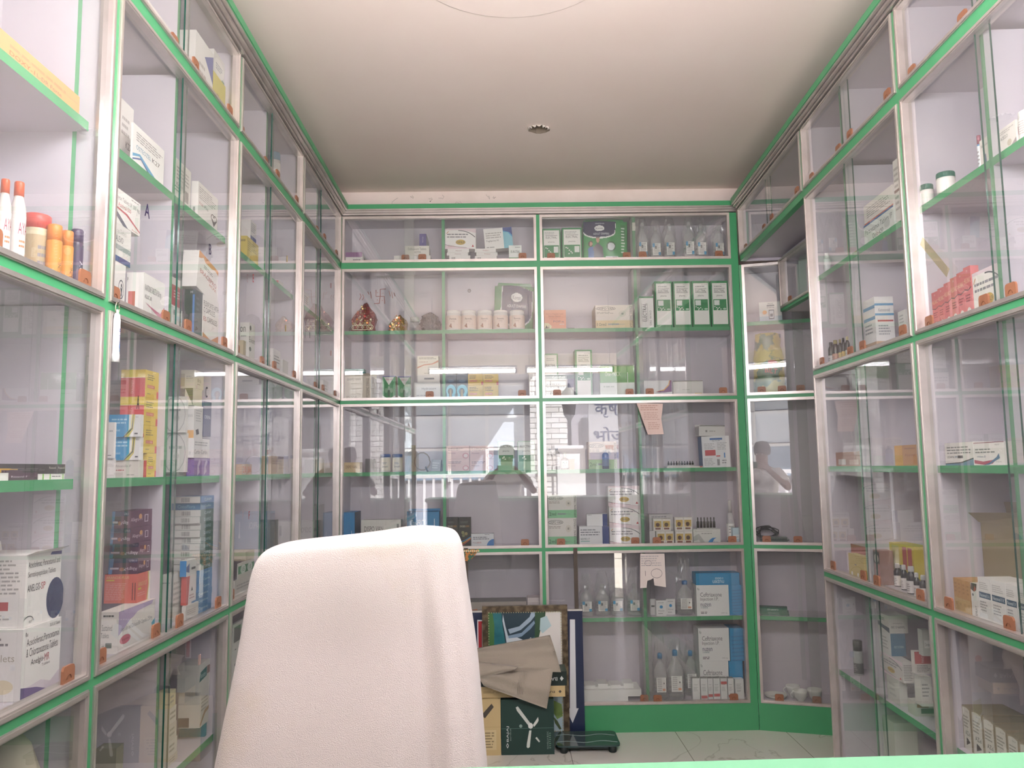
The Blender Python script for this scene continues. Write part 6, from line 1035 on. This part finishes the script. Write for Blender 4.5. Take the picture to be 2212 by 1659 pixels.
mb.add([sp(*p) for p in ((1031, 1339), (1046, 1339), (1046, 1410), (1031, 1410))], [(0, 1, 2, 3)], mat('E2E4E8', .5))
mb.add([(q_[0], q_[1]-.001, q_[2]) for q_ in [sp(*p) for p in ((1033, 1342), (1046, 1342), (1046, 1347), (1041, 1347), (1041, 1408), (1034, 1408))]], [tuple(range(6))], mat('B8323A', .5))
mb.build('panel', E)
for px in (1007.5, 1246):
    p0, p1 = at(px, 1330, 4.553), at(px-(2 if px > 1100 else 0), 1184, 4.553); mb = MB()
    mb.box(p0.x-.011-E.location.x, p0.x+.011-E.location.x, -.0205+.041, .029, .06, p1.z, mat('544A42', .7)); mb.build('post', E)
# patterned hanging cloth
mb = MB(); q = [at(*p, 4.545) for p in ((986, 1187), (1034, 1187), (1024, 1203), (1012, 1213), (990, 1207))]; o0 = q[0].copy()
mb.add([tuple(v-o0) for v in q]+[tuple(v-o0+Vector((0, .004, 0))) for v in q], [tuple(range(5)), tuple(range(5, 10))[::-1]], mat('C9854A', .8, noise=(60, '3F6A5A', .45, .55), key='print'))
for k in range(12):
    u = k/11; P_ = q[0].lerp(q[1], u); mb.add([tuple(P_-o0+Vector((dx, -.002, -.008+dz))) for dx, dz in ((-.006, 0), (0, -.006), (.006, 0), (0, .006))], [(0, 1, 2, 3)], mat('E8D8B0', .7))
tag(mb.build('patterned_cloth', None, o0), 'small triangular patterned cloth hanging behind the chair top', 'cloth')
# framed picture
a_, b_ = at(1044, 1590, 4.50), at(1231, 1590, 4.50); zt = at(1137, 1308, 4.50).z; w_ = b_.x-a_.x; cx = (a_.x+b_.x)/2
E = empty('framed_picture', (cx, 4.50, 0)); tag(E, 'framed waterfall picture stood on its side behind the stacked fan boxes', 'picture')
FRM = mat('7A6A52', .4, .2, noise=(30, '4A3E2E', .4, .6), key='frame'); mb = MB(); t = .032
for x0_, x1_, z0_, z1_ in ((-w_/2, w_/2, zt-t, zt), (-w_/2, w_/2, 0, t), (-w_/2, -w_/2+t, t, zt-t), (w_/2-t, w_/2, t, zt-t)): mb.box(x0_, x1_, -.008, .022, z0_, z1_, FRM)
n = 46
for i in range(n):
    for sgn in (-1, 1): z_ = t+.004+(zt-2*t-.008)*i/(n-1); mb.box(sgn*(w_/2-t-.004)-.002, sgn*(w_/2-t-.004)+.002, -.006, 0, z_-.003, z_+.003, mat('D8CFA8', .3, .5))
for i in range(30):
    for z_ in (t+.004, zt-t-.004): x_ = -w_/2+t+.006+(w_-2*t-.012)*i/29; mb.box(x_-.003, x_+.003, -.006, 0, z_-.002, z_+.002, mat('D8CFA8', .3, .5))
mb.build('frame', E)
PM = bpy.data.materials.new('waterfall_print'); PM.use_nodes = True; nt = PM.node_tree; b = nt.nodes['Principled BSDF']; b.inputs['Roughness'].default_value = .2
mb = MB(); iw, ih = w_-2*t, zt-2*t
mb.quad([(-iw/2, .002, t), (iw/2, .002, t), (iw/2, .002, zt-t), (-iw/2, .002, zt-t)], mat('3F8A8E', .3, noise=(14, '2E6A78', .3, .7), key='lake'))
fnp = lambda u, v, e: (-iw/2+u, .001-e, t+v)
def pp(P): return [((px-1056)/(1219-1056), (1578-py)/(1578-1320)) for px, py in P]
art(mb, [('p', pp([(1056, 1320), (1066, 1320), (1070, 1350), (1068, 1420), (1072, 1578), (1056, 1578)]), '4A7A42'),
         ('p', pp([(1086, 1320), (1160, 1320), (1162, 1372), (1110, 1405), (1096, 1400), (1088, 1350)]), '2E4450'),
         ('p', pp([(1089, 1325), (1094, 1350), (1100, 1372), (1108, 1400), (1098, 1400), (1094, 1370), (1088, 1340)]), 'C8D4DC'),
         ('p', pp([(1100, 1358), (1125, 1352), (1148, 1332), (1152, 1322), (1160, 1320), (1160, 1330), (1150, 1342), (1128, 1360), (1104, 1368)]), 'A8BCCC'),
         ('p', pp([(1100, 1372), (1130, 1366), (1158, 1340), (1160, 1346), (1150, 1358), (1130, 1374), (1102, 1380)]), '8AA4BC'),
         ('p', pp([(1096, 1378), (1120, 1376), (1140, 1384), (1150, 1376), (1156, 1382), (1135, 1400), (1100, 1406)]), 'DCE4E8'),
         ('p', pp([(1160, 1320), (1184, 1320), (1182, 1340), (1172, 1360), (1166, 1385), (1158, 1385), (1160, 1350)]), '3A5A40'),
         ('p', pp([(1184, 1320), (1219, 1320), (1219, 1500), (1170, 1500), (1166, 1385), (1172, 1360), (1182, 1340)]), 'E9E6E0'),
         ('p', pp([(1172, 1335), (1186, 1330), (1196, 1352), (1176, 1368), (1170, 1360)]), 'BFD8DC'),
         ('p', [(x_, y_) for x_, y_ in [(.87+.045*math.cos(j*.5), .575+.03*math.sin(j*.5)) for j in range(12)]], 'D8603A'),
         ('p', pp([(1160, 1500), (1219, 1500), (1219, 1578), (1160, 1578)]), 'BFD6DE'), ('p', pp([(1198, 1512), (1215, 1520), (1218, 1545), (1205, 1552), (1198, 1540)]), '8FAE62'), ('p', pp([(1196, 1545), (1206, 1556), (1214, 1572), (1210, 1574), (1200, 1560)]), '5A6A48')], iw, ih, fnp)
mb.build('picture', E)
# fan cartons
def fl(px0, px1, pt, z0, Y, d, label, col, fr_=None, side_=None, name='fan_box', top=None):
    p0, p1 = at(px0, 1550, Y), at(px1, 1550, Y); z1 = at((px0+px1)/2, pt, Y).z; mb = MB(); w_ = p1.x-p0.x; h_ = z1-z0
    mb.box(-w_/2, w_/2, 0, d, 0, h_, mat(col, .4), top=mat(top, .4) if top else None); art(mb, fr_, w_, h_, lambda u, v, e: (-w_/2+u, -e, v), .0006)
    o = mb.build(name, None, ((p0.x+p1.x)/2, Y, z0)); tag(o, label, 'box'); return z1+.001
BJ = [('p', [(.09, .17), (.115, .22), (.14, .17), (.115, .12)], 'DCE0DE'), ('p', [(.1, .17), (.115, .2), (.13, .17), (.115, .14)], '1E3A34'), ('tv', .10, .24, .15, .52, 'BAJAJ', 'DCE0DE'), ('tv', .165, .26, .185, .48, 'BUILT FOR LIFE', 'A8B8B0'), ('tv', .86, .10, .89, .42, 'NOVELLA BLDC', '8AA098'), ('l', .9, .1, .94, .4, 8, '6A8A7A'),
      ('p', [(.28, .86), (.32, .88), (.35, .84), (.56, .56), (.52, .52), (.30, .80)], 'CDD2CC'), ('p', [(.60, .54), (.70, .68), (.71, .62), (.69, .58), (.62, .50)], 'CDD2CC'), ('p', [(.53, .44), (.57, .44), (.535, .14), (.50, .12), (.475, .14), (.48, .2)], 'CDD2CC'), ('e', .555, .52, .045, .055, 'E0E2DE'), ('e', .37, .52, .03, .03, '8AA098'), ('p', [(.64, .30), (.67, .32), (.73, .24), (.71, .22)], 'CDD2CC'), ('r', 0, .475, 1, .482, '5A7A70')]
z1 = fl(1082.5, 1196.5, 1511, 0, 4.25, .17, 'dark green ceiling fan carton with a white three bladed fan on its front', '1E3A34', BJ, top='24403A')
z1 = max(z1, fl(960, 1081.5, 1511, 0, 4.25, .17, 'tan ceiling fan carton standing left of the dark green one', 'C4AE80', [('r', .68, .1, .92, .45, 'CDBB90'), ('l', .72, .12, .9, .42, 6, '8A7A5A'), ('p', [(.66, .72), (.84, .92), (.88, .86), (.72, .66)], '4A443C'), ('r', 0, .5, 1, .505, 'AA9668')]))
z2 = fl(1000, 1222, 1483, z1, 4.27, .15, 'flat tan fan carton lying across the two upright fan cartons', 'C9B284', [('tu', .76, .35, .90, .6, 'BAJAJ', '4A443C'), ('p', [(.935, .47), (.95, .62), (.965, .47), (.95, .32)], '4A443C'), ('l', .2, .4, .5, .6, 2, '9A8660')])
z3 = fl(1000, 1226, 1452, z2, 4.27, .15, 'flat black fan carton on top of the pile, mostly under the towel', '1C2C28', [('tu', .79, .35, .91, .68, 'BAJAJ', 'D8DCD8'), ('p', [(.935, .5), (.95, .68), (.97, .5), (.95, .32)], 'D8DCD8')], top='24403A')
# crumpled grey towel over the pile
TW = mat('A89E90', .95, key='grey_towel', bump=(260, .5, .004), sheen=.3)
def patch(mb, A, B, C_, D_, Y0_, Y1_, amp, nx=26, ny=14, seed=0, curl=.0):
    rnd = random.Random(seed); ph = [rnd.uniform(0, 6) for _ in range(4)]; V = []
    for j in range(ny+1):
        for i in range(nx+1):
            u, v = i/nx, j/ny
            px = (A[0]*(1-u)+B[0]*u)*(1-v)+(D_[0]*(1-u)+C_[0]*u)*v; py = (A[1]*(1-u)+B[1]*u)*(1-v)+(D_[1]*(1-u)+C_[1]*u)*v
            py += 4*math.sin(u*5+ph[0])*math.sin(math.pi*v)
            Y = Y0_*(1-v)+Y1_*v - amp*(math.sin(u*9+v*4+ph[1])*.5+math.sin(v*11-u*3+ph[2])*.6+math.sin(u*23+v*9+ph[3])*.2)-.03*math.sin(math.pi*v)**.6
            V.append(tuple(at(px, py, Y)))
    N = len(V); V2 = [(p[0], p[1]+.006, p[2]) for p in V]
    fs = [(j*(nx+1)+i, j*(nx+1)+i+1, (j+1)*(nx+1)+i+1, (j+1)*(nx+1)+i) for j in range(ny) for i in range(nx)]
    fs += [tuple(N+k for k in f[::-1]) for f in fs]
    bd = [i for i in range(nx+1)]+[j*(nx+1)+nx for j in range(1, ny+1)]+[ny*(nx+1)+i for i in range(nx-1, -1, -1)]+[j*(nx+1) for j in range(ny-1, 0, -1)]
    fs += [(bd[k], bd[(k+1) % len(bd)], N+bd[(k+1) % len(bd)], N+bd[k]) for k in range(len(bd))]
    mb.add(V+V2, fs, TW, True)
mb = MB()
patch(mb, (1005, 1405), (1188, 1372), (1212, 1452), (1000, 1446), 4.30, 4.21, .016, seed=2)
patch(mb, (1022, 1450), (1196, 1438), (1181, 1531), (1045, 1482), 4.222, 4.212, .009, seed=5)
patch(mb, (1010, 1428), (1120, 1438), (1112, 1447), (1015, 1470), 4.21, 4.18, .004, 14, 8, seed=8)
for k in range(4):                               # woven border stripes near the hem
    P_ = [at(1124+k*4, 1452, 4.196), at(1120+k*4, 1476, 4.184), at(1117+k*4, 1500, 4.19)]; mb.tube([tuple(p) for p in P_], .0012, TW, 5)
o = mb.build('grey_towel'); tag(o, 'crumpled beige grey towel thrown over the pile of fan cartons', 'towel')
# weighing scale
E = empty('weighing_scale', (0, 0, 0)); c_ = [at(1203, 1583, 4.53), at(1316, 1580, 4.53), at(1337, 1617, 4.27), at(1206, 1621, 4.27)]
cxs = sum(p.x for p in c_)/4; E.location = (cxs, 4.368, 0); tag(E, 'dark glass weighing scale with pale wavy lines on the tiled floor', 'scale')
SG = mat('24403E', .08, spec=.9); mb = MB()
hw, hd, r = .165, .115, .03; P_ = []
for cxx, cyy, a0 in ((hw-r, hd-r, 0), (-hw+r, hd-r, 90), (-hw+r, -hd+r, 180), (hw-r, -hd+r, 270)):
    for k in range(6): t = math.radians(a0+k*18); P_.append((cxx+r*math.cos(t), cyy+r*math.sin(t)))
n = len(P_); mb.add([(x, y, .030) for x, y in P_]+[(x, y, .038) for x, y in P_], [tuple(range(n))[::-1], tuple(range(n, 2*n))]+[(i, (i+1) % n, n+(i+1) % n, n+i) for i in range(n)], SG)
for yy_ in (.05, -.055):
    mb.tube([(-.155+.31*k/14, yy_+.012*math.sin(k*.75), .0385) for k in range(15)], .0011, mat('B8C8C4', .4), 5)
mb.build('glass_top', E); mb = MB(); mb.box(-.12, .12, -.09, .09, .012, .0295, mat('23302E', .5)); mb.build('body', E)
for sx_ in (-1, 1):
    for sy_ in (-1, 1): mb = MB(); mb.lathe([(.018, 0), (.02, .004), (.02, .0295)], mat('1A2220', .6), 16, (sx_*.125, sy_*.095)); mb.build('foot', E)

# ================= towel covered chair
YC = 1.47
E = empty('office_chair', (at(790, 1400, YC).x, YC, 0)); tag(E, 'high backed office chair hidden under a white terry towel', 'chair')
BLK = mat('26262A', .5)
zt = at(790, 1145, YC).z
mb = MB(); mb.box(-.17, .17, -.03, .045, .62, zt-.035, BLK); mb.build('backrest', E)
mb = MB(); mb.box(-.25, .25, -.0, .48, .46, .55, BLK); mb.build('seat', E)
for s_ in (-1, 1):
    mb = MB(); mb.tube([(s_*.27, .36, .5), (s_*.30, .34, .72), (s_*.30, .13, .74), (s_*.27, .10, .52)], .018, BLK, 8); mb.box(s_*.30-.03, s_*.30+.03, .11, .34, .73, .76, BLK); mb.build('armrest', E)
mb = MB(); mb.lathe([(.03, .12), (.03, .46)], mat('8A8A8E', .3, .8), 16, (0, .24)); mb.build('gas_lift', E)
for k in range(5):
    a_ = k*2*math.pi/5+.3; mb = MB(); p = (.30*math.cos(a_), .24+.30*math.sin(a_)); mb.tube([(0, .24, .12), (p[0], p[1], .075)], [.03, .018], BLK, 8); mb.tube([(p[0]-.012, p[1], .03), (p[0]+.012, p[1], .03)], .03, BLK, 14); mb.build('leg', E)
TC = mat('CEC5C1', .95, key='terry', bump=(650, .6, .003), sheen=.2, noise=(5, 'C8BCAC', .30, .48))
rows = [(1154, 655, 955), (1157, 622, 972), (1161, 604, 982), (1170, 586, 990), (1184, 571, 997), (1210, 557, 1003), (1260, 546, 1009), (1320, 537, 1018), (1400, 523, 1030), (1500, 503, 1040), (1600, 484, 1048), (1659, 472, 1052)]
R_ = []
for y_, xl, xr in rows: a, b = at(xl, y_, YC), at(xr, y_, YC); R_.append((a.x, b.x, (a.z+b.z)/2))
za = R_[-1][2]
for k in range(1, 7): f = k/6; R_.append((R_[11][0]-.035*f, R_[11][1]+.012*f, za-(za-.60)*f))
mb = MB(); n = 96; V = []; base = E.location; rnd = random.Random(3)
def ringpts(xl, xr, z, k, b=.072, wob=1.0):
    out = []; cx = (xl+xr)/2; a = (xr-xl)/2; dep = max(0, (zt-z))
    for i in range(n):
        t = 2*math.pi*i/n; c, s = math.cos(t), math.sin(t)
        x = a*math.copysign(abs(c)**.42, c); y = b*math.copysign(abs(s)**.55, s)
        u = x/a; g = min(1, dep/.45)
        f = g*(.010*math.sin(u*13+1.2+z*2)*max(0, .25+.75*u)+.008*math.sin(u*29+2+z*3)*max(0, u-.05)+.002*math.sin(u*7-z*6))
        if s < 0: y -= f+ .012*math.exp(-((z-(zt-.05))/.12)**2)*math.cos(u*1.4)
        slope = .011*u*max(0, 1-dep/.09)
        out.append((cx+x*(1+.006*math.sin(z*23+t*3)*g)-base.x, y+.0, z+slope-.0))
    return out
top = R_[0]
V += ringpts(top[0]+.075, top[1]-.06, top[2]+.0042, 0, .018); V += ringpts(top[0]+.035, top[1]-.025, top[2]+.003, 0, .045)
for k, (xl, xr, z) in enumerate(R_): V += ringpts(xl, xr, z, k, .062+.012*min(1, k/3)+.004*max(0, k-8))
m_ = len(R_)+2
fs = [(k*n+(i+1) % n, k*n+i, (k+1)*n+i, (k+1)*n+(i+1) % n) for k in range(m_-1) for i in range(n)]+[tuple(range(n))]
mb.add(V, fs, TC, True)
o = mb.build('terry_towel', None, base); tag(o, 'white terry towel draped over the tall chair back in the foreground', 'towel')
sm = o.modifiers.new('smooth', 'SUBSURF'); sm.levels = 1; sm.render_levels = 2

# ================= counter in front of the camera
p0, p1 = CAMP+(fwd*F+RT*(1050-W/2)-UP*(1659-H/2))*0, None
def onz(px, py, z): d = fwd*F+RT*(px-W/2)-UP*(py-H/2); return CAMP+d*((z-CH)/d.z)
zc = CH-.30; q0, q1 = onz(1050, 1657, zc), onz(2212, 1625, zc); sl = (q1.y-q0.y)/(q1.x-q0.x)
ya = q0.y+sl*(-.82-q0.x); yb = q0.y+sl*(1.14-q0.x)
E = empty('service_counter', (.16, .45, 0)); tag(E, 'mint green topped shop counter at the bottom edge of the photo', 'counter')
MINT = mat('6FA884', .3, key='mint_laminate'); ox, oy = .16, .45
mb = MB(); V = [(-.82-ox, .30-oy, zc-.03), (1.14-ox, .30-oy, zc-.03), (1.14-ox, yb-oy, zc-.03), (-.82-ox, ya-oy, zc-.03)]; V += [(v[0], v[1], zc) for v in V]
mb.add(V, [(3, 2, 1, 0), (4, 5, 6, 7), (0, 1, 5, 4), (1, 2, 6, 5), (2, 3, 7, 6), (3, 0, 4, 7)], MINT); mb.build('counter_top', E)
GY = mat('77747A', .6); mb = MB(); mb.box(-.80-ox, 1.12-ox, .32-oy, min(ya, yb)-.03-oy, .0, zc-.031, GY); mb.build('counter_body', E)

# key ring toy on the left post
x, z = onglass(LF, 254, 655, -.012); xb_, zb_ = onglass(LF, 249, 782, -.012)
E = empty('key_ring', LF.pt(x, -.012, zb_), LF.th); tag(E, 'key ring with a small white and blue toothpaste tube hanging on the left post', 'key ring')
hh = z-zb_
mb = MB(); mb.tube([(.009*math.cos(t*math.pi/10), 0, hh-.012+.014*math.sin(t*math.pi/10)) for t in range(21)], .0012, mat('C8C0A8', .3, .9), 6); mb.build('ring', E)
mb = MB()
for k in range(8):
    z_ = hh-.028-k*.0052; mb.tube([((.002 if k % 2 else .0005)*math.cos(t), (.0005 if k % 2 else .002)*math.sin(t), z_+.0035*math.sin(t+1.57)) for t in [j*.7 for j in range(10)]], .0006, mat('C8C0A8', .3, .9), 5)
mb.build('chain', E)
mb = MB(); mb.lathe([(.0115, 0), (.0115, .018), (.0105, .02), (.0105, .10), (.008, .112), (.003, .118), (.003, .124)], mat('EDEDEE', .3), 18, sy=.7); mb.build('tube', E)
mb = MB(); L_ = .010
def fk(u, v, e): t = (u-.012)/.0108; return ((.0108+e)*math.sin(t), -(.0108+e)*.7*math.cos(t), .024+v)
art(mb, [('r', 0, 0, 1, 1, '9CC4E4'), ('r', 0, .0, .6, .35, '4A8AC8'), ('tv', .45, .1, .7, .8, 'Oral-B', '3A5AA0'), ('r', .75, 0, .85, .7, 'C86A8A')], .024, .07, fk); mb.build('label', E)
mb = MB(); mb.tube([(0, .012, hh+.002), (0, -.004, hh+.002), (0, -.004, hh+.006)], .0012, mat('5A5A5A', .3, .8), 6); mb.build('nail', E)

# ================= tube lights added above the camera's view to brighten the shop
LAMPM = emit('added_lamp_glow', 'FDF9FF', 46)
for x_, lb in ((-.30, 'left'), (.66, 'right')):
    E = empty('added_tube_light', (x_, 1.30, 2.415)); tag(E, lb+' one of two white tube lights added to brighten the shop, mirrored in glass', 'lamp')
    mb = MB(); mb.box(-.44, .44, -.008, .008, .03, .05, mat('E8E8E8', .5)); mb.box(-.44, -.42, -.02, .02, -.03, .03, mat('E8E8E8', .5)); mb.box(.42, .44, -.02, .02, -.03, .03, mat('E8E8E8', .5)); mb.build('fixture', E)
    mb = MB(); mb.tube([(-.42, 0, -.002), (.42, 0, -.002)], .019, LAMPM, 16); mb.build('tube', E)
    for s_ in (-1, 1): mb = MB(); mb.tube([(s_*.4, 0, .06), (s_*.4, 0, CEILZ-2.415)], .003, mat('C8C8C8', .5), 6); mb.build('cord', E)
# unseen canvas roof, added outside to keep sun off the counter
E = empty('sun_blocker', (.15, Y0-.085, 2.72)); tag(E, 'added pale canvas roof blocking sun above the shop opening behind the camera', 'sun_blocker')
mb = MB(); V = [(-1.7, 0, .05), (1.7, 0, .05), (1.7, -.95, -.06), (-1.7, -.95, -.06)]; V += [(v[0], v[1], v[2]-.015) for v in V]
mb.add(V, [(0, 1, 2, 3), (7, 6, 5, 4), (0, 4, 5, 1), (1, 5, 6, 2), (2, 6, 7, 3), (3, 7, 4, 0)], mat('D8CCBC', .9)); mb.build('canvas', E)

# ================= the person taking the picture, seen only in the glass
def skin(name, parent, joints, edges, M, lv=1, root=0):
    me = bpy.data.meshes.new(name); me.from_pydata([j[0] for j in joints], edges, []); me.materials.append(M)
    o = bpy.data.objects.new(name, me); COL.objects.link(o); o.parent = parent
    o.modifiers.new('skin', 'SKIN').use_smooth_shade = True; s = o.modifiers.new('sub', 'SUBSURF'); s.levels = lv; s.render_levels = lv
    for i, j in enumerate(joints):
        me.skin_vertices[0].data[i].radius = j[1] if isinstance(j[1], tuple) else (j[1], j[1])
    me.skin_vertices[0].data[root].use_root = True
    return o
PE = empty('person', (0.03, -.42, 0)); tag(PE, 'person in a white shirt holding up a phone, mirrored in the back glass', 'person')
SK = mat('8A5A44', .5); J = [((0, 0, .95), (.15, .10)), ((0, 0, 1.15), (.135, .10)), ((0, 0, 1.33), (.15, .10)), ((0, .01, 1.43), (.055, .055)), ((0, .03, 1.52), (.085, .10)), ((0, .03, 1.63), (.075, .09))]
ED = [(0, 1), (1, 2), (2, 3), (3, 4), (4, 5)]
for s_ in (-1, 1):
    k = len(J); J += [((s_*.17, 0, 1.36), .055), ((s_*.33, .12, 1.17), .042), ((s_*.13, .32, 1.42), .028), ((s_*.105, .35, 1.44), (.03, .02))]
    ED += [(2, k), (k, k+1), (k+1, k+2), (k+2, k+3)]
    for f in range(4): J += [((s_*(.085), .375, 1.475-f*.018), .008), ((s_*.065, .39, 1.475-f*.018), .007)]; ED += [(k+3, len(J)-2), (len(J)-2, len(J)-1)]
    J += [((s_*.085, .34, 1.42), .009), ((s_*.065, .355, 1.415), .008)]; ED += [(k+3, len(J)-2), (len(J)-2, len(J)-1)]
    k = len(J); J += [((s_*.09, 0, .88), .09), ((s_*.10, .01, .48), .06), ((s_*.10, 0, .09), .042), ((s_*.11, .13, .04), (.04, .03))]; ED += [(0, k), (k, k+1), (k+1, k+2), (k+2, k+3)]
skin('body', PE, J, ED, SK)
SJ = [((0, 0, .86), (.175, .125)), ((0, 0, 1.10), (.16, .12)), ((0, 0, 1.33), (.17, .12)), ((0, .0, 1.40), (.09, .08))]; SE = [(0, 1), (1, 2), (2, 3)]
for s_ in (-1, 1): k = len(SJ); SJ += [((s_*.18, 0, 1.36), .075), ((s_*.28, .08, 1.23), .07)]; SE += [(2, k), (k, k+1)]
skin('shirt', PE, SJ, SE, mat('E4E2E2', .8)); skin('trousers', PE, [((0, 0, .93), (.165, .12)), ((-.09, 0, .82), .105), ((-.10, .01, .48), .08), ((-.10, 0, .10), .07), ((.09, 0, .82), .105), ((.10, .01, .48), .08), ((.10, 0, .10), .07)], [(0, 1), (1, 2), (2, 3), (0, 4), (4, 5), (5, 6)], mat('3A3A44', .8))
mb = MB(); mb.lathe([(.02, 1.735), (.07, 1.72), (.094, 1.67), (.098, 1.62), (.09, 1.57)][::-1], mat('1A1614', .6), 18, (0, .0)); mb.build('hair', PE)
for s_ in (-1, 1): mb = MB(); mb.lathe([(.001, 1.565), (.012, 1.575), (.001, 1.588)], mat('E8E4E0', .3), 10, (s_*.032, .118)); mb.build('eye', PE)
mb = MB(); mb.add([(-.012, .12, 1.525), (.012, .12, 1.525), (0, .145, 1.53), (0, .118, 1.58)], [(0, 1, 2), (1, 3, 2), (3, 0, 2)], SK); mb.build('nose', PE)
mb = MB(); mb.tube([(-.022, .122, 1.50), (0, .128, 1.497), (.022, .122, 1.50)], .004, mat('7A4038', .5), 6); mb.build('mouth', PE)
mb = MB(); mb.box(-.08, .08, -.020, -.012, -.038, .038, mat('1E5A3C', .2)); 
o = mb.build('mobile_phone', None, (.0, -.015, CH)); tag(o, 'dark green phone held level in both hands behind the camera view', 'phone')

# ================= the street outside, behind the camera
mb = MB(); mb.box(-14, 14, -16, Y0-.09, -.12, 0, mat('D8D0C2', .9, noise=(2, 'C8BEAE', .3, .7), key='paving')); struct('ground', mb)
E = empty('street_building', (0, -6.2, 0)); tag(E, 'pale building with white window grids across the street, mirrored in the glass', 'building')
PW = mat('F0EEF2', .8); mb = MB(); mb.box(-9, 9, -.4, 0, 0, 5.6, mat('A29EA6', .85)); mb.build('wall', E)
BRK = bpy.data.materials.new('white_brick'); BRK.use_nodes = True; nt = BRK.node_tree; b = nt.nodes['Principled BSDF']; b.inputs['Roughness'].default_value = .8
tcn = nt.nodes.new('ShaderNodeTexCoord'); mpn = nt.nodes.new('ShaderNodeMapping'); mpn.inputs['Rotation'].default_value = (math.radians(90), 0, 0); brn = nt.nodes.new('ShaderNodeTexBrick'); brn.inputs['Scale'].default_value = 1; brn.inputs['Brick Width'].default_value = .3; brn.inputs['Row Height'].default_value = .1; brn.inputs['Mortar Size'].default_value = .008
brn.inputs['Color1'].default_value = hexc('EEECEC'); brn.inputs['Color2'].default_value = hexc('DAD6D4'); brn.inputs['Mortar'].default_value = hexc('8A8684')
nt.links.new(tcn.outputs['Object'], mpn.inputs[0]); nt.links.new(mpn.outputs[0], brn.inputs[0]); nt.links.new(brn.outputs[0], b.inputs['Base Color'])
for x_ in (-3.0, .85): mb = MB(); mb.box(x_-.35, x_+.35, .0, .25, 0, 5.6, BRK); mb.build('brick_pier', E)
DK = mat('5A575C', .7); BLU = mat('8FA4BC', .1, spec=.9)
for i in range(4):
    for j in range(3):
        x0_, z0_ = -2.45+i*.72, 1.25+j*.62; mb = MB()
        mb.box(x0_, x0_+.66, .0, .03, z0_, z0_+.55, BLU if j == 0 else mat('DDE6F2', .2, spec=.8))
        pn = mb.build('window_pane', E); mb = MB()
        for a_, b_, c, d in ((x0_-.035, x0_, z0_-.03, z0_+.6), (x0_+.66, x0_+.69, z0_-.03, z0_+.6)): mb.box(a_, b_, 0, .07, c, d, mat('F4F4F6', .5))
        mb.box(x0_, x0_+.66, 0, .07, z0_+.55, z0_+.6, mat('F4F4F6', .5)); mb.build('window_bar', E)
mb = MB(); mb.box(-6, -3.4, .0, .05, .4, 3.4, DK); mb.box(1.5, 2.1, 0, .05, 0, 2.4, DK); mb.build('dark_opening', E)
mb = MB(); mb.box(-2.6, .55, .0, .9, 3.15, 3.3, mat('8A868A', .8)); mb.build('canopy', E)
E = empty('street_fence', (0, -3.6, 0)); tag(E, 'low white barred gate along the street, mirrored in the glass', 'fence')
mb = MB(); mb.box(-3.8, .82, -.02, .02, 1.32, 1.38, PW); mb.box(-3.8, .82, -.02, .02, .1, .16, PW); mb.build('rail', E)
for k in range(32): mb = MB(); x_ = -3.73+k*.145; mb.box(x_-.018, x_+.018, -.012, .012, .1605, 1.3195, PW); mb.build('bar', E)
E = empty('gate_pillar', (1.05, -3.6, 0)); tag(E, 'white square gate pillar topped by a street lamp, mirrored in the glass', 'pillar')
mb = MB(); mb.box(-.22, .22, -.2, .2, 0, 1.75, mat('F0EEF0', .7)); mb.box(-.26, .26, -.24, .24, 1.75, 1.80, PW); mb.build('shaft', E); mb = MB(); mb.lathe([(.03, 1.8), (.03, 2.2), (.09, 2.3), (.14, 2.62), (.05, 2.72), (.01, 2.8)], mat('4A484C', .5), 6); mb.build('lamp_head', E)
def banner(name, label, P, w_, h_, items, rot=0, mirror=False, M='EEECEA', cat='sign'):
    E = empty(name, P, rot); tag(E, label, cat); mb = MB(); mb.box(-w_/2, w_/2, -.02, 0, -h_/2, h_/2, mat('BDBBC0', .7))
    sg = -1 if mirror else 1
    # faces +Y (towards the shop): reader stands at +Y, so his left is +X
    art(mb, items, w_, h_, lambda u, v, e: (sg*(w_/2-u), e+.002, v-h_/2), .002); mb.build('board', E)
    for s_ in (-1, 1): mb = MB(); mb.box(s_*w_*.4-.02, s_*w_*.4+.02, -.06, -.021, -P[2], h_/2, mat('8A8A90', .5)); mb.build('pole', E)
banner('mess_sign', 'white street sign with large grey Hindi lettering, mirrored right of the back centre post', (1.95, -3.3, 2.1), 1.25, 1.05,
       [('t', .08, .62, .92, .88, 'कृष्णा मेस', '4E5878'), ('t', .4, .5, .55, .58, 'एवं', '4E5878'), ('t', .06, .27, .94, .48, 'भोजनालय', '4E5878'), ('t', .2, .14, .8, .23, 'घर जैसा भोजन', 'A85A5A'), ('r', 0, 0, 1, .1, '5A6488')], mirror=True)
